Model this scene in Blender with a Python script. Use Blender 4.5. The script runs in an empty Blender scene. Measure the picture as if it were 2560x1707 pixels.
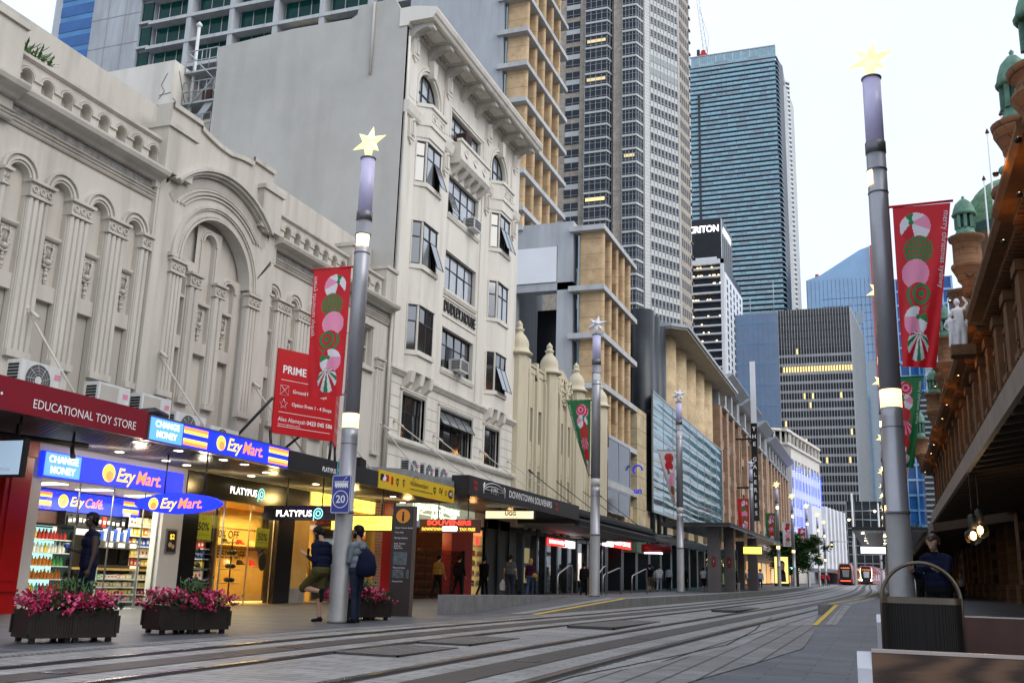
import bpy, bmesh, math, random
import numpy as np
from mathutils import Vector, Matrix
RND = random.Random(11)
SC = bpy.context.scene
LK = SC.collection.objects.link
PI = math.pi
rad = math.radians
sin, cos = math.sin, math.cos

# ------------------------------------------------------------------ materials
MATS = {}
def mat(name, col, rough=.7, metal=0., var=.12, scale=1.2, bump=0., bscale=25., emit=None, es=0., spec=.5, ior=1.45, streak=0., grime=0., coat=0.):
    m = bpy.data.materials.new(name); m.use_nodes = True
    nt = m.node_tree; b = nt.nodes['Principled BSDF']
    b.inputs['Roughness'].default_value = rough; b.inputs['Metallic'].default_value = metal
    b.inputs['IOR'].default_value = ior; b.inputs['Coat Weight'].default_value = coat
    b.inputs['Specular IOR Level'].default_value = spec
    c4 = (col[0], col[1], col[2], 1)
    b.inputs['Base Color'].default_value = c4
    tc = nt.nodes.new('ShaderNodeTexCoord')
    last = None
    if var > 0:
        mp = nt.nodes.new('ShaderNodeMapping'); mp.inputs['Scale'].default_value = (scale, scale, scale*(.25 if streak else 1))
        nt.links.new(tc.outputs['Object'], mp.inputs['Vector'])
        nz = nt.nodes.new('ShaderNodeTexNoise'); nz.inputs['Scale'].default_value = 1.; nz.inputs['Detail'].default_value = 7; nz.inputs['Roughness'].default_value = .65
        nt.links.new(mp.outputs['Vector'], nz.inputs['Vector'])
        rp = nt.nodes.new('ShaderNodeValToRGB')
        rp.color_ramp.elements[0].position = .3; rp.color_ramp.elements[1].position = .7
        lo, hi = 1-var, 1+var*.6
        rp.color_ramp.elements[0].color = (col[0]*lo, col[1]*lo, col[2]*lo, 1)
        rp.color_ramp.elements[1].color = (min(1, col[0]*hi), min(1, col[1]*hi), min(1, col[2]*hi), 1)
        nt.links.new(nz.outputs['Fac'], rp.inputs['Fac'])
        last = rp.outputs['Color']
        if grime > 0:
            mp2 = nt.nodes.new('ShaderNodeMapping'); mp2.inputs['Scale'].default_value = (scale*3.1, scale*3.1, scale*.35); mp2.inputs['Location'].default_value = (3, 7, 1)
            nt.links.new(tc.outputs['Object'], mp2.inputs['Vector'])
            n2 = nt.nodes.new('ShaderNodeTexNoise'); n2.inputs['Scale'].default_value = 1.; n2.inputs['Detail'].default_value = 5
            nt.links.new(mp2.outputs['Vector'], n2.inputs['Vector'])
            r2 = nt.nodes.new('ShaderNodeValToRGB'); r2.color_ramp.elements[0].position = .5; r2.color_ramp.elements[1].position = .8
            r2.color_ramp.elements[0].color = (0, 0, 0, 1); r2.color_ramp.elements[1].color = (grime, grime, grime, 1)
            nt.links.new(n2.outputs['Fac'], r2.inputs['Fac'])
            mx = nt.nodes.new('ShaderNodeMix'); mx.data_type = 'RGBA'
            nt.links.new(r2.outputs['Color'], mx.inputs['Factor']); nt.links.new(last, mx.inputs['A'])
            mx.inputs['B'].default_value = (col[0]*.35, col[1]*.33, col[2]*.3, 1)
            last = mx.outputs['Result']
        nt.links.new(last, b.inputs['Base Color'])
    if bump > 0:
        nb = nt.nodes.new('ShaderNodeTexNoise'); nb.inputs['Scale'].default_value = bscale; nb.inputs['Detail'].default_value = 4
        nt.links.new(tc.outputs['Object'], nb.inputs['Vector'])
        bp = nt.nodes.new('ShaderNodeBump'); bp.inputs['Strength'].default_value = bump; bp.inputs['Distance'].default_value = .02
        nt.links.new(nb.outputs['Fac'], bp.inputs['Height']); nt.links.new(bp.outputs['Normal'], b.inputs['Normal'])
    if emit:
        b.inputs['Emission Color'].default_value = (emit[0], emit[1], emit[2], 1); b.inputs['Emission Strength'].default_value = es
    m['base'] = 1
    MATS[name] = m
    return m

def nodes_of(m):
    nt = m.node_tree; return nt, nt.nodes, nt.links, nt.nodes['Principled BSDF']

def brickify(m, cols, bw, bh, mortar, mcol, axis='XY', offs=.5, seed=0, rough=None, bump=.3):
    """paving, cladding joints and masonry courses on a real surface"""
    nt, N, L, b = nodes_of(m)
    tc = N.new('ShaderNodeTexCoord'); sp = N.new('ShaderNodeSeparateXYZ'); cb = N.new('ShaderNodeCombineXYZ')
    L.new(tc.outputs['Object'], sp.inputs[0])
    L.new(sp.outputs[axis[0]], cb.inputs[0]); L.new(sp.outputs[axis[1]], cb.inputs[1])
    bt = N.new('ShaderNodeTexBrick'); L.new(cb.outputs[0], bt.inputs['Vector'])
    bt.inputs['Scale'].default_value = 1; bt.inputs['Brick Width'].default_value = bw; bt.inputs['Row Height'].default_value = bh
    bt.inputs['Mortar Size'].default_value = mortar; bt.inputs['Mortar Smooth'].default_value = .1; bt.offset = offs
    bt.inputs['Color1'].default_value = (*cols[0], 1); bt.inputs['Color2'].default_value = (*cols[1], 1); bt.inputs['Mortar'].default_value = (*mcol, 1)
    nz = N.new('ShaderNodeTexNoise'); nz.inputs['Scale'].default_value = .9; nz.inputs['Detail'].default_value = 8; nz.inputs['Roughness'].default_value = .7
    L.new(tc.outputs['Object'], nz.inputs['Vector'])
    mx = N.new('ShaderNodeMix'); mx.data_type = 'RGBA'; mx.blend_type = 'MULTIPLY'; mx.inputs['Factor'].default_value = 1
    rp = N.new('ShaderNodeValToRGB'); rp.color_ramp.elements[0].position = .28; rp.color_ramp.elements[1].position = .72
    rp.color_ramp.elements[0].color = (.62, .61, .6, 1); rp.color_ramp.elements[1].color = (1.15, 1.15, 1.15, 1)
    L.new(nz.outputs['Fac'], rp.inputs['Fac']); L.new(bt.outputs['Color'], mx.inputs['A']); L.new(rp.outputs['Color'], mx.inputs['B'])
    n3 = N.new('ShaderNodeTexNoise'); n3.inputs['Scale'].default_value = 3.7; n3.inputs['Detail'].default_value = 3; L.new(tc.outputs['Object'], n3.inputs['Vector'])
    r3 = N.new('ShaderNodeValToRGB'); r3.color_ramp.elements[0].position = .60; r3.color_ramp.elements[0].color = (1, 1, 1, 1); r3.color_ramp.elements[1].position = .72; r3.color_ramp.elements[1].color = (.72, .70, .68, 1); L.new(n3.outputs['Fac'], r3.inputs['Fac'])
    m3 = N.new('ShaderNodeMix'); m3.data_type = 'RGBA'; m3.blend_type = 'MULTIPLY'; m3.inputs['Factor'].default_value = 1; L.new(mx.outputs['Result'], m3.inputs['A']); L.new(r3.outputs['Color'], m3.inputs['B'])
    L.new(m3.outputs['Result'], b.inputs['Base Color'])
    if bump:
        bp = N.new('ShaderNodeBump'); bp.inputs['Strength'].default_value = bump; bp.inputs['Distance'].default_value = .01; bp.invert = True
        L.new(bt.outputs['Fac'], bp.inputs['Height']); L.new(bp.outputs['Normal'], b.inputs['Normal'])
    return m

def emis(name, col, s, base=None):
    return mat(name, base or col, .5, var=0, emit=col, es=s)

def glass_clear(name, tint=(.9, .95, .95), refl=.12):
    m = bpy.data.materials.new(name); m.use_nodes = True
    nt = m.node_tree; nt.nodes.clear()
    o = nt.nodes.new('ShaderNodeOutputMaterial'); t = nt.nodes.new('ShaderNodeBsdfTransparent'); g = nt.nodes.new('ShaderNodeBsdfGlossy')
    t.inputs[0].default_value = (*tint, 1); g.inputs['Roughness'].default_value = .03
    w = nt.nodes.new('ShaderNodeLayerWeight'); w.inputs['Blend'].default_value = .5; pw = nt.nodes.new('ShaderNodeMath'); pw.operation = 'POWER'; pw.inputs[1].default_value = 4; f = nt.nodes.new('ShaderNodeMath'); f.operation = 'MULTIPLY_ADD'; f.inputs[1].default_value = .55; f.inputs[2].default_value = .035
    nt.links.new(w.outputs['Facing'], pw.inputs[0]); nt.links.new(pw.outputs[0], f.inputs[0])
    mx = nt.nodes.new('ShaderNodeMixShader')
    nt.links.new(f.outputs[0], mx.inputs[0]); nt.links.new(t.outputs[0], mx.inputs[1]); nt.links.new(g.outputs[0], mx.inputs[2])
    nt.links.new(mx.outputs[0], o.inputs[0]); MATS[name] = m
    return m

# ------------------------------------------------------------------ mesh builder
class Fr:
    """a wall's own frame: a along the wall, h up, d out of the wall"""
    def __init__(s, o, u, n=None):
        s.o = Vector(o); s.u = Vector(u).normalized()
        s.n = Vector(n).normalized() if n is not None else Vector((s.u.y, -s.u.x, 0))
        s.z = Vector((0, 0, 1))
    def p(s, q): return s.o + s.u*q[0] + s.z*q[1] + s.n*q[2]
def east(x): return Fr((x, 0, 0), (0, 1, 0), (1, 0, 0))      # walls on the left side of the street, a = y
def south(y): return Fr((0, y, 0), (1, 0, 0), (0, -1, 0))    # walls facing back along the street, a = x
def west(x): return Fr((x, 0, 0), (0, 1, 0), (-1, 0, 0))     # walls on the right side of the street, a = y

class MB:
    def __init__(s, fr=None): s.v = []; s.f = []; s.mi = []; s.sm = []; s.fr = fr
    def pt(s, p):
        s.v.append(tuple(s.fr.p(p)) if s.fr else tuple(p)); return len(s.v)-1
    def face(s, pts, m=0, smooth=False):
        s.f.append([s.pt(p) for p in pts]); s.mi.append(m); s.sm.append(smooth)
    def idx(s, ids, m=0, smooth=False): s.f.append(list(ids)); s.mi.append(m); s.sm.append(smooth)
    def box(s, a0, a1, b0, b1, c0, c1, m=0):
        i = [s.pt(p) for p in ((a0,b0,c0),(a1,b0,c0),(a1,b1,c0),(a0,b1,c0),(a0,b0,c1),(a1,b0,c1),(a1,b1,c1),(a0,b1,c1))]
        for q in ((0,3,2,1),(4,5,6,7),(0,1,5,4),(1,2,6,5),(2,3,7,6),(3,0,4,7)): s.idx([i[k] for k in q], m)
        return s
    def slab(s, poly, h0, h1, m=0, order='xyz'):
        """prism of a polygon; order 'xyz' = polygon in first two axes, 'xzy' = in first and third, 'yzx' = second and third"""
        def q(p, h):
            return {'xyz': (p[0], p[1], h), 'xzy': (p[0], h, p[1]), 'yzx': (h, p[0], p[1])}[order]
        n = len(poly); A = [s.pt(q(p, h0)) for p in poly]; B = [s.pt(q(p, h1)) for p in poly]
        s.idx(A[::-1], m); s.idx(B, m)
        for i in range(n): s.idx((A[i], A[(i+1) % n], B[(i+1) % n], B[i]), m)
        return s
    def sweep(s, prof, a0, a1, m=0):
        """profile of (h,d) points extruded along the wall from a0 to a1"""
        A = [s.pt((a0, h, d)) for h, d in prof]; B = [s.pt((a1, h, d)) for h, d in prof]; n = len(prof)
        s.idx(A, m); s.idx(B[::-1], m)
        for i in range(n): s.idx((A[i], B[i], B[(i+1) % n], A[(i+1) % n]), m)
        return s
    def tube(s, pts, r, n=8, m=0, cap=True):
        pts = [Vector(s.fr.p(p)) if s.fr else Vector(p) for p in pts]
        rs = r if isinstance(r, (list, tuple)) else [r]*len(pts)
        up = None; rings = []
        for k, p in enumerate(pts):
            t = (pts[min(k+1, len(pts)-1)]-pts[max(k-1, 0)])
            if t.length < 1e-9: t = Vector((0, 0, 1))
            t.normalize()
            if up is None:
                up = Vector((0, 0, 1)) if abs(t.z) < .9 else Vector((1, 0, 0))
            x = t.cross(up)
            if x.length < 1e-6: x = t.cross(Vector((0, 1, 0)))
            x.normalize(); y = x.cross(t); up = y
            ring = []
            for i in range(n):
                a = 2*PI*i/n; s.v.append(tuple(p+x*cos(a)*rs[k]+y*sin(a)*rs[k])); ring.append(len(s.v)-1)
            rings.append(ring)
        for k in range(len(rings)-1):
            for i in range(n): s.idx((rings[k][i], rings[k][(i+1) % n], rings[k+1][(i+1) % n], rings[k+1][i]), m, True)
        if cap: s.idx(rings[0][::-1], m); s.idx(rings[-1], m)
        return s
    def lathe(s, c, prof, n=16, m=0, a0=0, a1=2*PI, smooth=True):
        """profile of (r,z) about a vertical axis"""
        full = abs(a1-a0-2*PI) < 1e-6; k = n if full else n+1; rings = []
        for r, z in prof:
            rings.append([s.pt((c[0]+r*cos(a0+(a1-a0)*i/n), c[1]+r*sin(a0+(a1-a0)*i/n), c[2]+z)) for i in range(k)])
        for j in range(len(rings)-1):
            for i in range(n):
                s.idx((rings[j][i], rings[j][(i+1) % k], rings[j+1][(i+1) % k], rings[j+1][i]), m, smooth)
        if full:
            if prof[0][0] > 1e-4: s.idx(rings[0][::-1], m)
            if prof[-1][0] > 1e-4: s.idx(rings[-1], m)
        return s
    def ball(s, c, r, n=8, m=0, sq=(1, 1, 1)):
        k = max(4, n//2); rings = []
        for j in range(k+1):
            t = PI*j/k; rings.append([s.pt((c[0]+sq[0]*r*sin(t)*cos(2*PI*i/n), c[1]+sq[1]*r*sin(t)*sin(2*PI*i/n), c[2]-sq[2]*r*cos(t))) for i in range(n)])
        for j in range(k):
            for i in range(n): s.idx((rings[j][i], rings[j][(i+1) % n], rings[j+1][(i+1) % n], rings[j+1][i]), m, True)
        return s
    def arch_wall(s, a0, a1, h0, hs, h1, ac, r, d0, d1, n=10, m=0):
        """wall front with an arched opening, and its reveal"""
        L = [(ac-r*cos(PI*.5*i/n), hs+r*sin(PI*.5*i/n)) for i in range(n+1)]
        Rr = [(2*ac-p[0], p[1]) for p in L]
        s.face([(a0, h0, d1), (ac-r, h0, d1)]+[(p[0], p[1], d1) for p in L]+[(ac, h1, d1), (a0, h1, d1)], m)
        s.face([(a1, h0, d1), (a1, h1, d1), (ac, h1, d1)]+[(p[0], p[1], d1) for p in Rr[::-1]]+[(ac+r, h0, d1)], m)
        for P in ([(ac-r, h0)]+L, [(ac+r, h0)]+Rr):
            for i in range(len(P)-1): s.face([(*P[i], d0), (*P[i+1], d0), (*P[i+1], d1), (*P[i], d1)], m, i > 0)
        return s
    def ring(s, ac, hs, r0, r1, d0, d1, a0=0, a1=PI, n=18, m=0):
        """moulded arch ring standing on the wall"""
        pr = []
        for i in range(n+1):
            t = a0+(a1-a0)*i/n; pr.append([s.pt((ac-r*cos(t), hs+r*sin(t), d)) for r, d in ((r0, d0), (r0, d1), (r1, d1), (r1, d0))])
        for i in range(n):
            for k in range(3): s.idx((pr[i][k], pr[i+1][k], pr[i+1][k+1], pr[i][k+1]), m, False)
        s.idx(pr[0], m); s.idx(pr[-1][::-1], m)
        return s
    def disc(s, c, r, d, n=24, m=0, r0=0):
        """flat disc or ring in a wall frame"""
        if r0 <= 0: s.face([(c[0]+r*cos(2*PI*i/n), c[1]+r*sin(2*PI*i/n), d) for i in range(n)], m)
        else:
            for i in range(n):
                t, u = 2*PI*i/n, 2*PI*(i+1)/n
                s.face([(c[0]+q*cos(w), c[1]+q*sin(w), d) for q, w in ((r0, t), (r, t), (r, u), (r0, u))], m)
        return s
    def mesh(s, name, mats, org=(0, 0, 0), fix=True):
        me = bpy.data.meshes.new(name)
        V = np.array(s.v, dtype=float).reshape(-1, 3)-np.array(org)
        me.from_pydata(V.tolist(), [], s.f)
        for m in (mats if isinstance(mats, (list, tuple)) else [mats]): me.materials.append(m)
        for i, p in enumerate(me.polygons): p.material_index = s.mi[i]; p.use_smooth = s.sm[i]
        if fix:
            b = bmesh.new(); b.from_mesh(me); bmesh.ops.recalc_face_normals(b, faces=b.faces); b.to_mesh(me); b.free()
        me.update()
        return me
    def build(s, name, mats, parent=None, loc=None, fix=True, **kw):
        org = loc if loc is not None else (ORG.get(parent.name, (0, 0, 0)) if parent else (0, 0, 0))
        o = bpy.data.objects.new(name, s.mesh(name, mats, org, fix)); LK(o)
        if parent: o.parent = parent; ORG[o.name] = org
        else: o.location = org
        return tag(o, **kw)

ORG = {}
def tag(o, label=None, cat=None, group=None, kind=None):
    if label: o['label'] = label
    if cat: o['category'] = cat
    if group: o['group'] = group
    if kind: o['kind'] = kind
    return o
def thing(name, label, cat, loc=(0, 0, 0), group=None, rotz=0, local=False):
    o = bpy.data.objects.new(name, None); o.empty_display_size = .3; LK(o)
    o.location = loc; o.rotation_euler = (0, 0, rotz)
    ORG[o.name] = (0, 0, 0) if local else tuple(loc)
    return tag(o, label, cat, group)
def inst(name, me, parent=None, pos=(0, 0, 0), rot=(0, 0, 0), scale=None, **kw):
    o = bpy.data.objects.new(name, me); LK(o)
    if parent:
        o.parent = parent; g = ORG.get(parent.name, (0, 0, 0)); o.location = Vector(pos)-Vector(g); ORG[o.name] = g
    else: o.location = pos
    o.rotation_euler = rot
    if scale: o.scale = scale
    return tag(o, **kw)
def dup(o, loc=None, rotz=None, label=None, group=None, parent=None):
    c = o.copy(); LK(c)
    if parent: c.parent = parent
    if loc is not None: c.location = loc
    if rotz is not None: c.rotation_euler = (0, 0, rotz)
    if label: c['label'] = label
    if group: c['group'] = group
    for ch in list(o.children): dup(ch, parent=c)
    return c

_txt = {}
def text_mesh(s, size=1., bold=0., shear=0., align='CENTER', ext=0., space=1., sx=1.):
    k = (s, size, bold, shear, align, ext, space, sx)
    if k in _txt: return _txt[k]
    cu = bpy.data.curves.new('lettering', 'FONT'); cu.body = s; cu.size = size; cu.offset = bold*size; cu.shear = shear
    cu.align_x = align; cu.align_y = 'CENTER'; cu.extrude = ext; cu.space_character = space; cu.resolution_u = 3
    ob = bpy.data.objects.new('lettering', cu); LK(ob)
    bpy.context.view_layer.update()
    dg = bpy.context.evaluated_depsgraph_get()
    me = bpy.data.meshes.new_from_object(ob.evaluated_get(dg))
    bpy.data.objects.remove(ob); me.name = 'lettering'
    if sx != 1.: me.transform(Matrix.Diagonal((sx, 1, 1, 1)))
    _txt[k] = me
    return me
def text(s, fr, a, h, d, size, m, parent, name='lettering', width=None, mirror=False, rot=0, **kw):
    me = text_mesh(s, size, **kw).copy()
    me.materials.clear(); me.materials.append(m)
    if width:
        w = max(v.co.x for v in me.vertices)-min(v.co.x for v in me.vertices)
        me.transform(Matrix.Diagonal((width/w, 1, 1, 1)))
    if mirror: me.transform(Matrix.Diagonal((-1, 1, 1, 1)))
    if rot: me.transform(Matrix.Rotation(rot, 4, 'Z'))
    o = bpy.data.objects.new(name, me); LK(o)
    M = Matrix((( fr.u.x, 0, fr.n.x, 0), (fr.u.y, 0, fr.n.y, 0), (0, 1, 0, 0), (0, 0, 0, 1)))
    me.transform(M); me.update()
    p = fr.p((a, h, d))
    if parent:
        o.parent = parent; g = ORG.get(parent.name, (0, 0, 0)); o.location = Vector(p)-Vector(g); ORG[o.name] = g
    else: o.location = p
    return o

def many(parent, name, meshes, places, cap=100, mats=None, keyfn=None):
    """repeated parts of one building: the first `cap` as parts of their own, the rest as one part"""
    for me, pos, rot in places[:cap]: inst(name, me, parent, pos, (0, 0, rot))
    rest = places[cap:]
    if rest:
        mb = MB(); ms = []
        for me, pos, rot in rest:
            off = len(mb.v); c, s_ = cos(rot), sin(rot)
            for v in me.vertices: mb.v.append((pos[0]+v.co.x*c-v.co.y*s_, pos[1]+v.co.x*s_+v.co.y*c, pos[2]+v.co.z))
            mm = []
            for x in me.materials:
                if x not in ms: ms.append(x)
                mm.append(ms.index(x))
            for p in me.polygons: mb.f.append([off+i for i in p.vertices]); mb.mi.append(mm[p.material_index]); mb.sm.append(False)
        mb.build(name, ms, parent, fix=False, kind='stuff')

def gz(y):            # the street climbs away from the camera
    return .0105*y if y < 60 else .63+.0128*(y-60)
def lerp_path(P, y):
    if y <= P[0][0]: return P[0][1]
    for (y0, x0), (y1, x1) in zip(P, P[1:]):
        if y <= y1: return x0+(x1-x0)*(y-y0)/(y1-y0)
    return P[-1][1]
def smooth_path(P):   # softens a polyline x(y)
    for _ in range(3):
        Q = [P[0]]
        for a, b in zip(P, P[1:]):
            Q += [(a[0]*.75+b[0]*.25, a[1]*.75+b[1]*.25), (a[0]*.25+b[0]*.75, a[1]*.25+b[1]*.75)]
        P = Q+[P[-1]]
    return P
# ------------------------------------------------------------------ material list
M = {}
def mk(k, *a, **kw): M[k] = mat(k, *a, **kw)
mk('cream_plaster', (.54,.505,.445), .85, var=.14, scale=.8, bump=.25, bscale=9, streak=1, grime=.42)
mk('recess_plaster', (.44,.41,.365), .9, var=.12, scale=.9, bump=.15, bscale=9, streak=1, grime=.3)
mk('frieze_stucco', (.30,.29,.27), .95, var=.45, scale=6, bump=.6, bscale=30)
mk('white_plaster', (.68,.645,.575), .8, var=.1, scale=.6, bump=.15, bscale=8, streak=1, grime=.36)
mk('side_paint', (.46,.445,.405), .85, var=.11, scale=.45, bump=.12, bscale=5, grime=.22)
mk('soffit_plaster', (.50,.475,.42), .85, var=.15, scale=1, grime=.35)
mk('yellow_plaster', (.57,.51,.37), .8, var=.1, scale=.8, bump=.12, bscale=8, streak=1, grime=.3)
mk('concrete', (.40,.42,.44), .85, var=.22, scale=.5, bump=.15, bscale=12, streak=1, grime=.35)
mk('pale_concrete', (.48,.49,.49), .85, var=.18, scale=.6, grime=.35, streak=1)
mk('sandstone', (.60,.40,.20), .8, var=.22, scale=.35, bump=.1)
brickify(M['sandstone'], ((.64,.46,.27), (.54,.37,.205)), 1.5, 1.05, .02, (.34,.22,.12), 'YZ', offs=.5)
mk('sandstone_cross', (.60,.40,.20), .8, var=.2, scale=.35)
brickify(M['sandstone_cross'], ((.64,.46,.27), (.54,.37,.205)), 1.6, 1.05, .02, (.34,.22,.12), 'XZ', offs=.5)
mk('cream_stone', (.62,.52,.34), .8, var=.15, scale=.5)
brickify(M['cream_stone'], ((.64,.53,.34), (.56,.46,.28)), 2.6, 1.1, .03, (.3,.25,.17), 'YZ')
mk('brown_stone', (.46,.27,.155), .8, var=.15, scale=.4)
brickify(M['brown_stone'], ((.46,.30,.20), (.40,.255,.165)), 3., 1.4, .03, (.25,.15,.1), 'YZ')
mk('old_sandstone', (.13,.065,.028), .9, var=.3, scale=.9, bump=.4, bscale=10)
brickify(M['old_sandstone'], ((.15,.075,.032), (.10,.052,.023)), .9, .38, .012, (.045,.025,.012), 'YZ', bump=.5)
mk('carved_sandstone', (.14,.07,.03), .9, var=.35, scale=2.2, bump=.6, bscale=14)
mk('copper_green', (.10,.22,.155), .6, var=.5, scale=2.5, bump=.35, grime=.5)
mk('copper_dark', (.05,.12,.10), .6, var=.35, scale=1.2)
mk('statue_marble', (.62,.62,.64), .6, var=.2, scale=2)
mk('dark_frame', (.012,.014,.016), .45, var=.1)
mk('window_glass', (.016,.02,.024), .06, var=.25, scale=1.5, ior=2.1, spec=.8)
mk('pale_blind', (.30,.33,.34), .6, var=.2, scale=4)
mk('blue_glass', (.02,.11,.32), .1, var=.35, scale=.15, ior=1.4)
mk('sky_glass', (.10,.30,.55), .12, var=.25, scale=.1, ior=2., spec=.8)
mk('teal_glass', (.035,.12,.17), .08, var=.35, scale=.4, ior=2.2, spec=.8)
mk('teal_balustrade', (.16,.36,.43), .15, var=.3, scale=.5, ior=1.9, spec=.8)
mk('green_glass', (.004,.05,.042), .1, var=.6, scale=.35, ior=1.25); mk('tower_glass', (.03,.036,.048), .1, var=.4, scale=.3, ior=1.3)
mk('beige_stone', (.44,.385,.31), .7, var=.12, scale=.3)
brickify(M['beige_stone'], ((.46,.40,.325), (.41,.355,.285)), 3., 1.5, .05, (.30,.27,.23), 'XZ')
mk('pale_panel', (.50,.51,.49), .5, var=.1, scale=.3)
mk('white_panel', (.72,.74,.76), .5, var=.08, scale=.3)
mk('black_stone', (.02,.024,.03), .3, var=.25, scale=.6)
mk('dark_panel', (.022,.027,.033), .35, var=.2, scale=.5)
brickify(M['dark_panel'], ((.024,.03,.036), (.02,.025,.03)), 1.2, 3., .012, (.006,.007,.008), 'YZ')
mk('charcoal_awning', (.022,.022,.024), .5, var=.25, scale=1.2)
mk('burgundy', (.21,.008,.02), .45, var=.1)
mk('shop_red', (.42,.006,.006), .3, var=.12, scale=2)
mk('sign_red', (.50,.006,.012), .45, var=.06)
mk('sign_yellow', (.72,.48,.02), .5, var=.08)
mk('timber_gold', (.58,.36,.11), .6, var=.2, scale=1.5)
mk('black_gloss', (.008,.008,.009), .2, var=.2)
mk('soffit_metal', (.16,.155,.15), .32, .75, var=.15)
mk('white_metal', (.62,.62,.60), .5, var=.1, scale=3, grime=.35)
mk('grille_black', (.01,.01,.01), .6, var=.1)
mk('fan_grey', (.08,.085,.09), .5, var=.1)
mk('steel', (.36,.36,.37), .33, .85, var=.12, scale=3)
mk('galvanised', (.40,.42,.43), .5, .6, var=.2, scale=3)
mk('pole_metal', (.36,.36,.385), .38, .55, var=.1, scale=2)
mk('pole_lower', (.27,.265,.26), .5, .35, var=.12, scale=3, bump=.1)
mk('rust_brown', (.085,.035,.028), .7, var=.3, scale=4)
mk('black_metal', (.018,.018,.018), .45, .2, var=.2)
mk('slat_brown', (.026,.021,.017), .5, .3, var=.25, scale=3)
mk('pylon_brown', (.035,.022,.018), .4, var=.15)
mk('orange_dot', (.75,.28,.02), .5, var=0)
mk('paint_white', (.78,.78,.76), .55, var=.1, scale=3)
mk('paint_yellow', (.72,.47,.02), .6, var=.15, scale=5)
mk('letter_white', (.82,.82,.82), .5, var=0)
mk('letter_black', (.012,.012,.012), .5, var=0)
mk('letter_red', (.55,.02,.02), .5, var=0)
mk('print_pink', (.86,.30,.46), .6, var=.06)
mk('print_green', (.012,.21,.055), .6, var=.06)
mk('print_red', (.55,.008,.02), .6, var=.06)
mk('print_white', (.76,.74,.76), .6, var=.05)
mk('banner_red', (.66,.008,.018), .55, var=.1, scale=2, bump=.25, bscale=3)
mk('banner_green', (.01,.17,.045), .55, var=.1, scale=2, bump=.25, bscale=3)
mk('banner_white', (.70,.68,.72), .55, var=.06, scale=2, bump=.2, bscale=3)
mk('road_sign_blue', (.045,.06,.30), .4, var=.05)
mk('leaf_dark', (.035,.075,.03), .6, var=.5, scale=5)
mk('leaf_green', (.05,.12,.03), .6, var=.5, scale=3)
mk('tree_leaf', (.045,.11,.03), .55, var=.55, scale=1.3)
mk('leaf_light', (.09,.19,.04), .55, var=.4, scale=1.3)
mk('bark', (.07,.055,.045), .9, var=.35, scale=6, bump=.5)
mk('petal_pink', (.52,.02,.10), .55, var=.45, scale=14)
mk('petal_light', (.66,.09,.22), .55, var=.3, scale=14)
mk('petal_purple', (.25,.05,.25), .6, var=.4, scale=14)
mk('bench_wood', (.17,.095,.055), .38, var=.1)
mk('bench_red', (.055,.018,.010), .4, var=.35, scale=4)
mk('cast_alloy', (.55,.55,.57), .4, .75, var=.1)
mk('stone_wall', (.25,.245,.24), .85, var=.25, scale=2.5, bump=.3, bscale=20, grime=.3)
mk('rail_steel', (.16,.165,.18), .25, .9, var=.2, scale=2)
mk('rail_groove', (.012,.011,.011), .8, var=.2)
mk('ground_strip', (.055,.045,.04), .55, var=.35, scale=5)
mk('asphalt', (.05,.05,.052), .9, var=.3, scale=2)
mk('tram_red', (.30,.006,.009), .25, var=.05, coat=.5)
mk('tram_black', (.012,.013,.015), .15, var=.1)
mk('crane_red', (.5,.02,.015), .5, var=.1)
mk('skin_tan', (.42,.24,.16), .6, var=.08, scale=6)
mk('skin_dark', (.045,.026,.018), .55, var=.1, scale=6)
mk('hair_black', (.01,.009,.008), .6, var=.2, spec=.12)
mk('hair_blond', (.35,.22,.09), .5, var=.3, scale=20)
mk('hair_brown', (.05,.028,.015), .5, var=.3, scale=20)
for k, c in dict(cloth_navy=(.008,.011,.03), cloth_black=(.008,.008,.009), cloth_olive=(.075,.065,.02), cloth_grey=(.16,.185,.21), cloth_denim=(.02,.026,.045), cloth_mustard=(.30,.17,.04), cloth_teal_grey=(.07,.085,.09), cloth_plum=(.035,.008,.03), cloth_white=(.66,.66,.68), cloth_sky=(.25,.42,.62), cloth_pale=(.42,.42,.5), cloth_blue=(.04,.07,.16), cloth_red=(.4,.02,.03), cloth_khaki=(.13,.11,.075), shoe_black=(.01,.01,.011), shoe_white=(.55,.55,.55)).items():
    mk(k, c, .85, var=.22, scale=5, bump=.3, bscale=40, spec=.12)
mk("column_stone", (.62,.46,.25), .8, var=.2, scale=.25)
brickify(M["column_stone"], ((.66,.51,.31), (.57,.43,.25)), 3.2, 1.6, .015, (.4,.3,.18), "YZ")
mk('mid_blue', (.05,.20,.42), .2, var=.2, scale=.2); mk('cover_setts', (.2,.19,.18), .6); brickify(M['cover_setts'], ((.24,.225,.21), (.15,.14,.13)), .22, .11, .02, (.05,.046,.043), 'XY', bump=.8); mk('dome_green', (.13,.26,.14), .6, var=.5, scale=2., bump=.4, grime=.5); mk('turret_stone', (.2,.1,.05), .9, bump=.4); brickify(M['turret_stone'], ((.22,.105,.048), (.16,.078,.036)), .5, .3, .012, (.07,.035,.018), 'YZ', bump=.5); mk('grid_grey', (.40,.40,.40), .7, var=.25, scale=.2); mk('dark_grid', (.07,.07,.073), .6, var=.2, scale=.2); mk('wing_glass', (.17,.24,.36), .25, var=.12, scale=.15, spec=.8); mk('wing_slab', (.22,.34,.40), .4, var=.1, scale=.3); mk('rose_stripe', (.5,.12,.15), .5, var=.1)
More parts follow.
